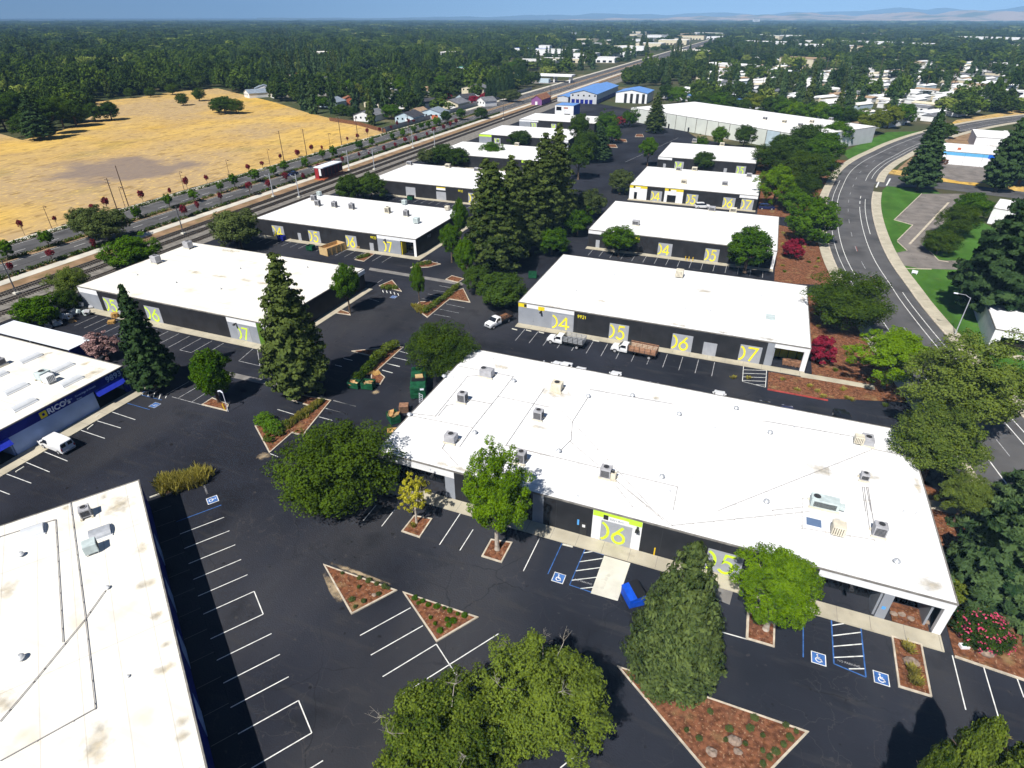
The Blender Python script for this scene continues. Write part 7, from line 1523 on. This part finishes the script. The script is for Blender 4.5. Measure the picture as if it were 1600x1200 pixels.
for k, (d, x, y) in enumerate(HOMES):
    W, D = rh.uniform(6.5,9), rh.uniform(14,20); OCC.append((x, y, 8.5)); wl = rh.choice(['whitehouse','whitehouse','cream','bluehouse','whitewall']); rf = rh.choice(['roof','roof','roof2','whitewall','whitehouse','cream','tanroof','greyroof'])
    zone = 'right behind the panelled warehouse' if d < 560 else ('in the middle distance right of the boulevard' if d < 800 else 'in the far mobile home park')
    nmr = {'roof':'white','roof2':'white','whitewall':'white','whitehouse':'white','cream':'cream','tanroof':'tan','greyroof':'grey'}[rf]
    o = empty('mobile_home', (x, y, 0), TH+rh.choice([0,0,math.pi/2])+rh.gauss(0,.04)); tag(o, 'mobile home with a %s roof among trees %s' % (nmr, zone), 'house', '%s-roofed mobile homes %s' % (nmr, zone))
    MB().box(-W/2, W/2, -D/2, D/2, 0, 3).build('wall', M[wl], o); MB().add([(-W/2-.3,-D/2-.3,2.95),(W/2+.3,-D/2-.3,2.95),(W/2+.3,D/2+.3,2.95),(-W/2-.3,D/2+.3,2.95),(0,-D/2-.3,3.9),(0,D/2+.3,3.9)], [(0,1,4),(2,3,5),(0,4,5,3),(1,2,5,4),(3,2,1,0)]).build('roof', M[rf], o)
    if d < 650:
        for q in (-D*.3, 0, D*.3): MB().box(-W/2-.04, -W/2-.002, q-.7, q+.7, 1.2, 2.2).build('window', M['glass'], o)
        MB().box(-W/2-3.2, -W/2-.3, -D*.2, D*.35, 2.5, 2.6).build('carport_roof', M['whitewall'], o)
BIG = [(1190,72,120,40,8,'broad white industrial roof far beyond the conifers'),(1275,78,110,36,8,'long white industrial building in the far right'),(1350,72,130,40,8,'long white flat roof at the far right'),(1420,74,100,36,7,'white industrial roof behind the palms'),(1545,66,160,50,10,'long white and yellow industrial roof at the right edge'),(1240,60,90,40,7,'white roof in the distant trees'),(1180,36,60,30,34,'white tower block near the horizon'),(1120,62,70,30,7,'pale distant store right of the boulevard'),(1560,150,60,12,4,'row of white park homes by the sound wall')]
for i, (u, v, W, D, h, lb) in enumerate(BIG):
    p = at(u, v); OCC.append((p.x, p.y, max(W,D)*.6)); b = Building('industrial_building' if i != 6 else 'tower_block', lb, p.x-W/2*cx_, p.y-W/2*sx_, W, D, h, R(-28) if i != 6 else 0, 'roof', 'whitewall', side='whitewall'); b.segs.append((0,0)); b.fill()
    for q in np.arange(3, W-6, 12): MB().box(q, q+5, -.06, -.002, .3, 3.2).build('window', M['glass'], b.root)
    if i == 6:
        for zf in range(4, 33, 4): MB().box(2, W-2, -.1, -.002, zf, zf+1.8).build('window_row', M['glass'], b.root)
# more far roofs among the trees
for i in range(95):
    az_ = rh.uniform(2,42) if i < 70 else rh.uniform(-36,2); d_ = rh.uniform(750,2900); a__ = R(az_)-YAW; x, y = math.sin(a__)*d_, math.cos(a__)*d_
    if -195 < x < -130 or near_road(x, y, 60) or any((q[0]-x)**2+(q[1]-y)**2 < (q[2]+30)**2 for q in OCC[-len(BIG)-i:]): continue
    W, D, hh = (rh.uniform(24,70), rh.uniform(18,34), rh.uniform(5,8.5)) if i < 70 else (rh.uniform(16,34), rh.uniform(12,20), rh.uniform(5,8)); OCC.append((x*.985, y*.985, W*.5+d_*.012))
    rf = rh.choice(['roof','roof','roof2','cream','whitehouse','tanroof','greyroof']); nmr = {'roof':'white','roof2':'white','whitehouse':'white','cream':'cream','tanroof':'tan','greyroof':'grey'}[rf]; zone = 'far right' if i < 70 else 'far left'
    o = empty('distant_building', (x, y, 0), rh.choice([R(-28),R(-34),R(56),0])); tag(o, 'distant flat building with a %s roof among the trees, %s' % (nmr, zone), 'building', '%s distant roofs %s' % (nmr, zone))
    MB().box(-W/2, W/2, -D/2, D/2, 0, hh).build('wall', M[rh.choice(['whitehouse','cream','whitewall'])], o); MB().box(-W/2-.3, W/2+.3, -D/2-.3, D/2+.3, hh+.002, hh+.5).build('roof', M[rf], o); MB().box(-W*.4, W*.4, -D/2-.06, -D/2-.002, .4, 2.6).build('window_row', M['glass'], o)
# ---------------------------------------------------------------- the trees beyond: 300 nearest one by one, the rest as one wood
fieldP = px(field_px)
def inside(x, y, P):
    c = False; n = len(P); j = n-1
    for i in range(n):
        if (P[i][1] > y) != (P[j][1] > y) and x < (P[j][0]-P[i][0])*(y-P[i][1])/(P[j][1]-P[i][1])+P[i][0]: c = not c
        j = i
    return c
SPA = np.array([(p.x, p.y) for p in SP]); OC = np.array(OCC)
yardP = px([(1395,470),(1360,330),(1380,262),(1480,190),(1640,175),(1640,560)])
cand = []; r0 = 215.0; rw = random.Random(31)
while r0 < 9300:
    s = max(10.4, r0*.0135); n = int(1.9*r0/s)
    for i in range(n):
        a = -YAW+(i+rw.random())/n*1.9-.95; rr_ = r0+rw.uniform(-.5,.5)*s; cand.append((rr_*math.sin(a), rr_*math.cos(a), s, rr_))
    r0 += s
keep = []
for x, y, s, d in cand:
    if -193 < x < -134 and y < 2300: continue
    if -137 < x < 40 and y < 455 and not (x > 36 and y > 330): continue
    if x < -150 and y < 20: continue
    if -150 < x < -60 and y < 575: continue
    if d < 1500 and inside(x, y, fieldP): continue
    if d < 1500 and inside(x, y, yardP): continue
    if d < 1200 and ((SPA[:,0]-x)**2+(SPA[:,1]-y)**2).min() < 12.5**2: continue
    if d < 2500:
        q = np.hypot(OC[:,0]-x, OC[:,1]-y)-OC[:,2]
        if q.min() < s*.25: continue
    az = math.degrees(math.atan2(x, y))+21.5
    dens = .93
    if in_wh(x, y): continue
    if az > 4 and y > 330: dens = .5 if d < 900 else (.45 if d < 2200 else .62)
    if -420 < x < -193 and 560 < y < 2300: dens = .22
    if -134 < x < -40 and 575 < y < 2300: dens = .5
    if x < -193 and 215 < y < 560 and x > -345: dens = .62
    if rw.random() > dens: continue
    keep.append((d, x, y, s, az))
keep.sort(); NIND = 150
def tree_kind(x, y, az, d):
    g = math.sin(x*.013+1.3)*math.cos(y*.011)+.5*math.sin(x*.031+y*.027)
    if g > (.8 if az < 0 else .5): k = 'c'
    elif g < -1.05: k = 'y'
    else: k = 'b'
    if rw.random() < .14: k = rw.choice('cbbbby')
    return k
lab = {'c':'dark conifer standing in the woods %s','b':'dark green tree standing in the woods %s','y':'pale yellow-green tree standing in the woods %s'}
for i, (d, x, y, s, az) in enumerate(keep[:NIND]):
    k = tree_kind(x, y, az, d); side = 'left of the boulevard' if x < -190 else 'beyond the business park on the right'
    kind = {'c':rw.choice(['far_conifer','far_redwood']),'b':rw.choice(['dark','mid','oak','far_dark']),'y':rw.choice(['willow','far_yellow'])}[k]
    h = rw.uniform(13,22) if k == 'c' else rw.uniform(7,13); r = rw.uniform(3,4.6) if k == 'c' else rw.uniform(4.2,7.4)
    tree('woodland_tree', lab[k] % side, (x, y), h, r, kind, i % 2, {'c':'conifers','b':'dark trees','y':'pale trees'}[k]+' in the woods '+side)
# prototypes for the far wood: foot at z 0, height 1, radius 1
def norm_proto(kind, v):
    me = crown_proto(kind, v).copy(); n = len(me.vertices); co = np.empty(n*3, np.float32); me.vertices.foreach_get('co', co); co = co.reshape(-1,3)
    if kind in CONIFER: co[:,2] /= CONIFER[kind]
    else: co[:,2] = (co[:,2]+.95)*.5
    me.vertices.foreach_set('co', co.reshape(-1)); me.update(); return bpy.data.objects.new('wood_tree_'+kind, me)
def wood(name, pts, kinds, label):
    me = bpy.data.meshes.new(name); n = len(pts); me.vertices.add(n); me.vertices.foreach_set('co', np.array([(p[0],p[1],0) for p in pts], np.float32).reshape(-1))
    for nm, tp, vals in (('scl','FLOAT_VECTOR',[p[2] for p in pts]),('rot','FLOAT_VECTOR',[(0,0,p[3]) for p in pts])):
        a = me.attributes.new(nm, tp, 'POINT'); a.data.foreach_set('vector', np.array(vals, np.float32).reshape(-1))
    a = me.attributes.new('pick','INT','POINT'); a.data.foreach_set('value', np.array([p[4] for p in pts], np.int32))
    o = link(name, me); tag(o, label, kind='stuff')
    ng = bpy.data.node_groups.new(name, 'GeometryNodeTree'); ng.interface.new_socket('Geometry', in_out='INPUT', socket_type='NodeSocketGeometry'); ng.interface.new_socket('Geometry', in_out='OUTPUT', socket_type='NodeSocketGeometry')
    N = ng.nodes; L = ng.links; gi = N.new('NodeGroupInput'); go = N.new('NodeGroupOutput'); ip = N.new('GeometryNodeInstanceOnPoints'); jg = N.new('GeometryNodeJoinGeometry')
    for k in kinds:
        oi = N.new('GeometryNodeObjectInfo'); oi.inputs['Object'].default_value = k; oi.inputs['As Instance'].default_value = True; L.new(oi.outputs['Geometry'], jg.inputs[0])
    ip.inputs['Pick Instance'].default_value = True
    def attr(nm, tp):
        q = N.new('GeometryNodeInputNamedAttribute'); q.data_type = tp; q.inputs[0].default_value = nm; return q.outputs[0]
    L.new(gi.outputs[0], ip.inputs['Points']); L.new(jg.outputs[0], ip.inputs['Instance']); L.new(attr('pick','INT'), ip.inputs['Instance Index']); L.new(attr('scl','FLOAT_VECTOR'), ip.inputs['Scale'])
    e2r = N.new('FunctionNodeEulerToRotation'); L.new(attr('rot','FLOAT_VECTOR'), e2r.inputs[0]); L.new(e2r.outputs[0], ip.inputs['Rotation']); L.new(ip.outputs[0], go.inputs[0])
    md = o.modifiers.new('trees', 'NODES'); md.node_group = ng; return o
KC = [norm_proto('far_conifer',0), norm_proto('far_conifer',1), norm_proto('far_redwood',0)]; KB_ = [norm_proto('far_dark',0), norm_proto('far_dark',1), norm_proto('far_oak',0), norm_proto('far_mid',0), norm_proto('far_mid',1), norm_proto('far_oak',1)]; KY = [norm_proto('far_yellow',0), norm_proto('far_yellow',1)]
PC, PB, PY = [], [], []
for d, x, y, s, az in keep[NIND:]:
    k = tree_kind(x, y, az, d); e = max(1.0, s/10.4)
    if k == 'c': h = rw.uniform(14,23)*(1+.0*e); r = rw.uniform(3,4.6)*min(e, 2.2); PC.append((x,y,(r,r,h),rw.random()*6.28,rw.randrange(3)))
    else:
        h = rw.uniform(7,16)*(1 if rw.random() < .85 else 1.4); r = rw.uniform(4.6,9.4)*e; (PB if k == 'b' else PY).append((x,y,(r,r,h),rw.random()*6.28,rw.randrange(6 if k == 'b' else 2)))
wood('far_woodland', PB, KB_, 'dark green broadleaf woods stretching to the horizon'); wood('far_conifers', PC, KC, 'dark conifers scattered through the far woods'); wood('far_pale_trees', PY, KY, 'paler trees scattered through the far woods')
# palms right of the boulevard
pf = MB()
for i in range(26):
    a = i*2.4; dz = .3+.9*(i/26); L = 1.7; c, s = math.cos(a), math.sin(a); w = .22
    P = [(0,0,0),(c*L*.5,s*L*.5,dz*.55),(c*L,s*L,dz*.3-.5)]
    for q, t in zip(P, P[1:]): pf.add([(q[0]-s*w,q[1]+c*w,q[2]),(q[0]+s*w,q[1]-c*w,q[2]),(t[0]+s*w*.4,t[1]-c*w*.4,t[2]),(t[0]-s*w*.4,t[1]+c*w*.4,t[2])], [(0,1,2,3)])
palm_me = pf.mesh('fronds', MATS['leaf_willow']); aa = palm_me.attributes.new('tint','FLOAT','FACE'); aa.data.foreach_set('value', [.4]*len(palm_me.polygons))
for i, (u, v) in enumerate(((1190,140),(1236,130),(1290,112),(1350,108),(1372,120),(1400,100),(1425,110),(1455,128),(1480,150),(1490,135),(1500,120),(1540,118),(1120,128),(1105,112),(1300,122),(1445,140),(1520,100))):
    p = at(u, v); o = empty('palm_tree', (p.x, p.y, 0)); tag(o, 'tall thin palm among the far mobile homes', 'palm', 'palms among the far homes'); h = 13+(i % 5)*1.6
    MB().tube([(0,0,0),(.2,.1,h*.5),(.1,0,h)], [.28,.2,.18], 6).build('trunk', M['bark'], o); link('fronds', palm_me, o, (.1,0,h), (0,0,i), (1.3,1.3,1.3))
# distant hills
M['hill'] = mat('dry_hill_grass', (0.42, 0.3, 0.2), 1.0, .1, .0022, col2=(.1,.11,.06), detail=8, lo=.45, hi=.6)
M['hill2'] = mat('wooded_hill', (0.09, 0.1, 0.07), 1.0, .3, .001, detail=7)
def hills(name, dist, az0, az1, f, m, depth=3500, seed=0):
    n = 120; mb = MB(); vs = []; r = random.Random(seed); ph = [r.uniform(0,6.28) for _ in range(8)]
    for i in range(n+1):
        t = i/n; a = R(az0+(az1-az0)*t)-YAW
        hgt = f(t)*(1+.14*math.sin(t*17+ph[0])+.1*math.sin(t*39+ph[1])+.07*math.sin(t*83+ph[2])+.05*math.sin(t*171+ph[3]))
        for j, (dd, k) in enumerate(((0,0),(.3,.45),(.42,.6),(.62,.9),(.75,1.0),(1.0,.8),(1.5,0))):
            kk = k*(1+.25*math.sin(t*60+j*2+ph[4])*(0 < j < 5)); D = dist+depth*(dd+.06*math.sin(t*45+ph[5]+j)*(j > 0)); vs.append((math.sin(a)*D, math.cos(a)*D, max(0, hgt*kk)-.05))
    fs = [(i*7+j, (i+1)*7+j, (i+1)*7+j+1, i*7+j+1) for i in range(n) for j in range(6)]
    mb.add(vs, fs); o = mb.build(name, M[m], smooth=True); return tag(o, kind='structure')
hills('hills', 9500, 2, 48, lambda t: 105*min(1, t*1.4+.06), 'hill', 2600, 3)
hills('hills', 15000, -20, 48, lambda t: 190*min(1, max(.12, t*1.15)), 'hill2', 4000, 8)
# haze: even pale air round everything
hz = MB().box(-24000, 24000, -3500, 26000, -1.2, 640).build('haze', [])
tag(hz, kind='stuff'); hm = bpy.data.materials.new('haze_air'); hm.use_nodes = True; ht = hm.node_tree; ht.nodes.remove(ht.nodes['Principled BSDF'])
pv = ht.nodes.new('ShaderNodeVolumePrincipled'); pv.inputs['Color'].default_value = (.34, .62, 1.0, 1); pv.inputs['Density'].default_value = 9e-5; pv.inputs['Anisotropy'].default_value = -0.5
ht.links.new(pv.outputs[0], ht.nodes['Material Output'].inputs['Volume']); hz.data.materials.append(hm)
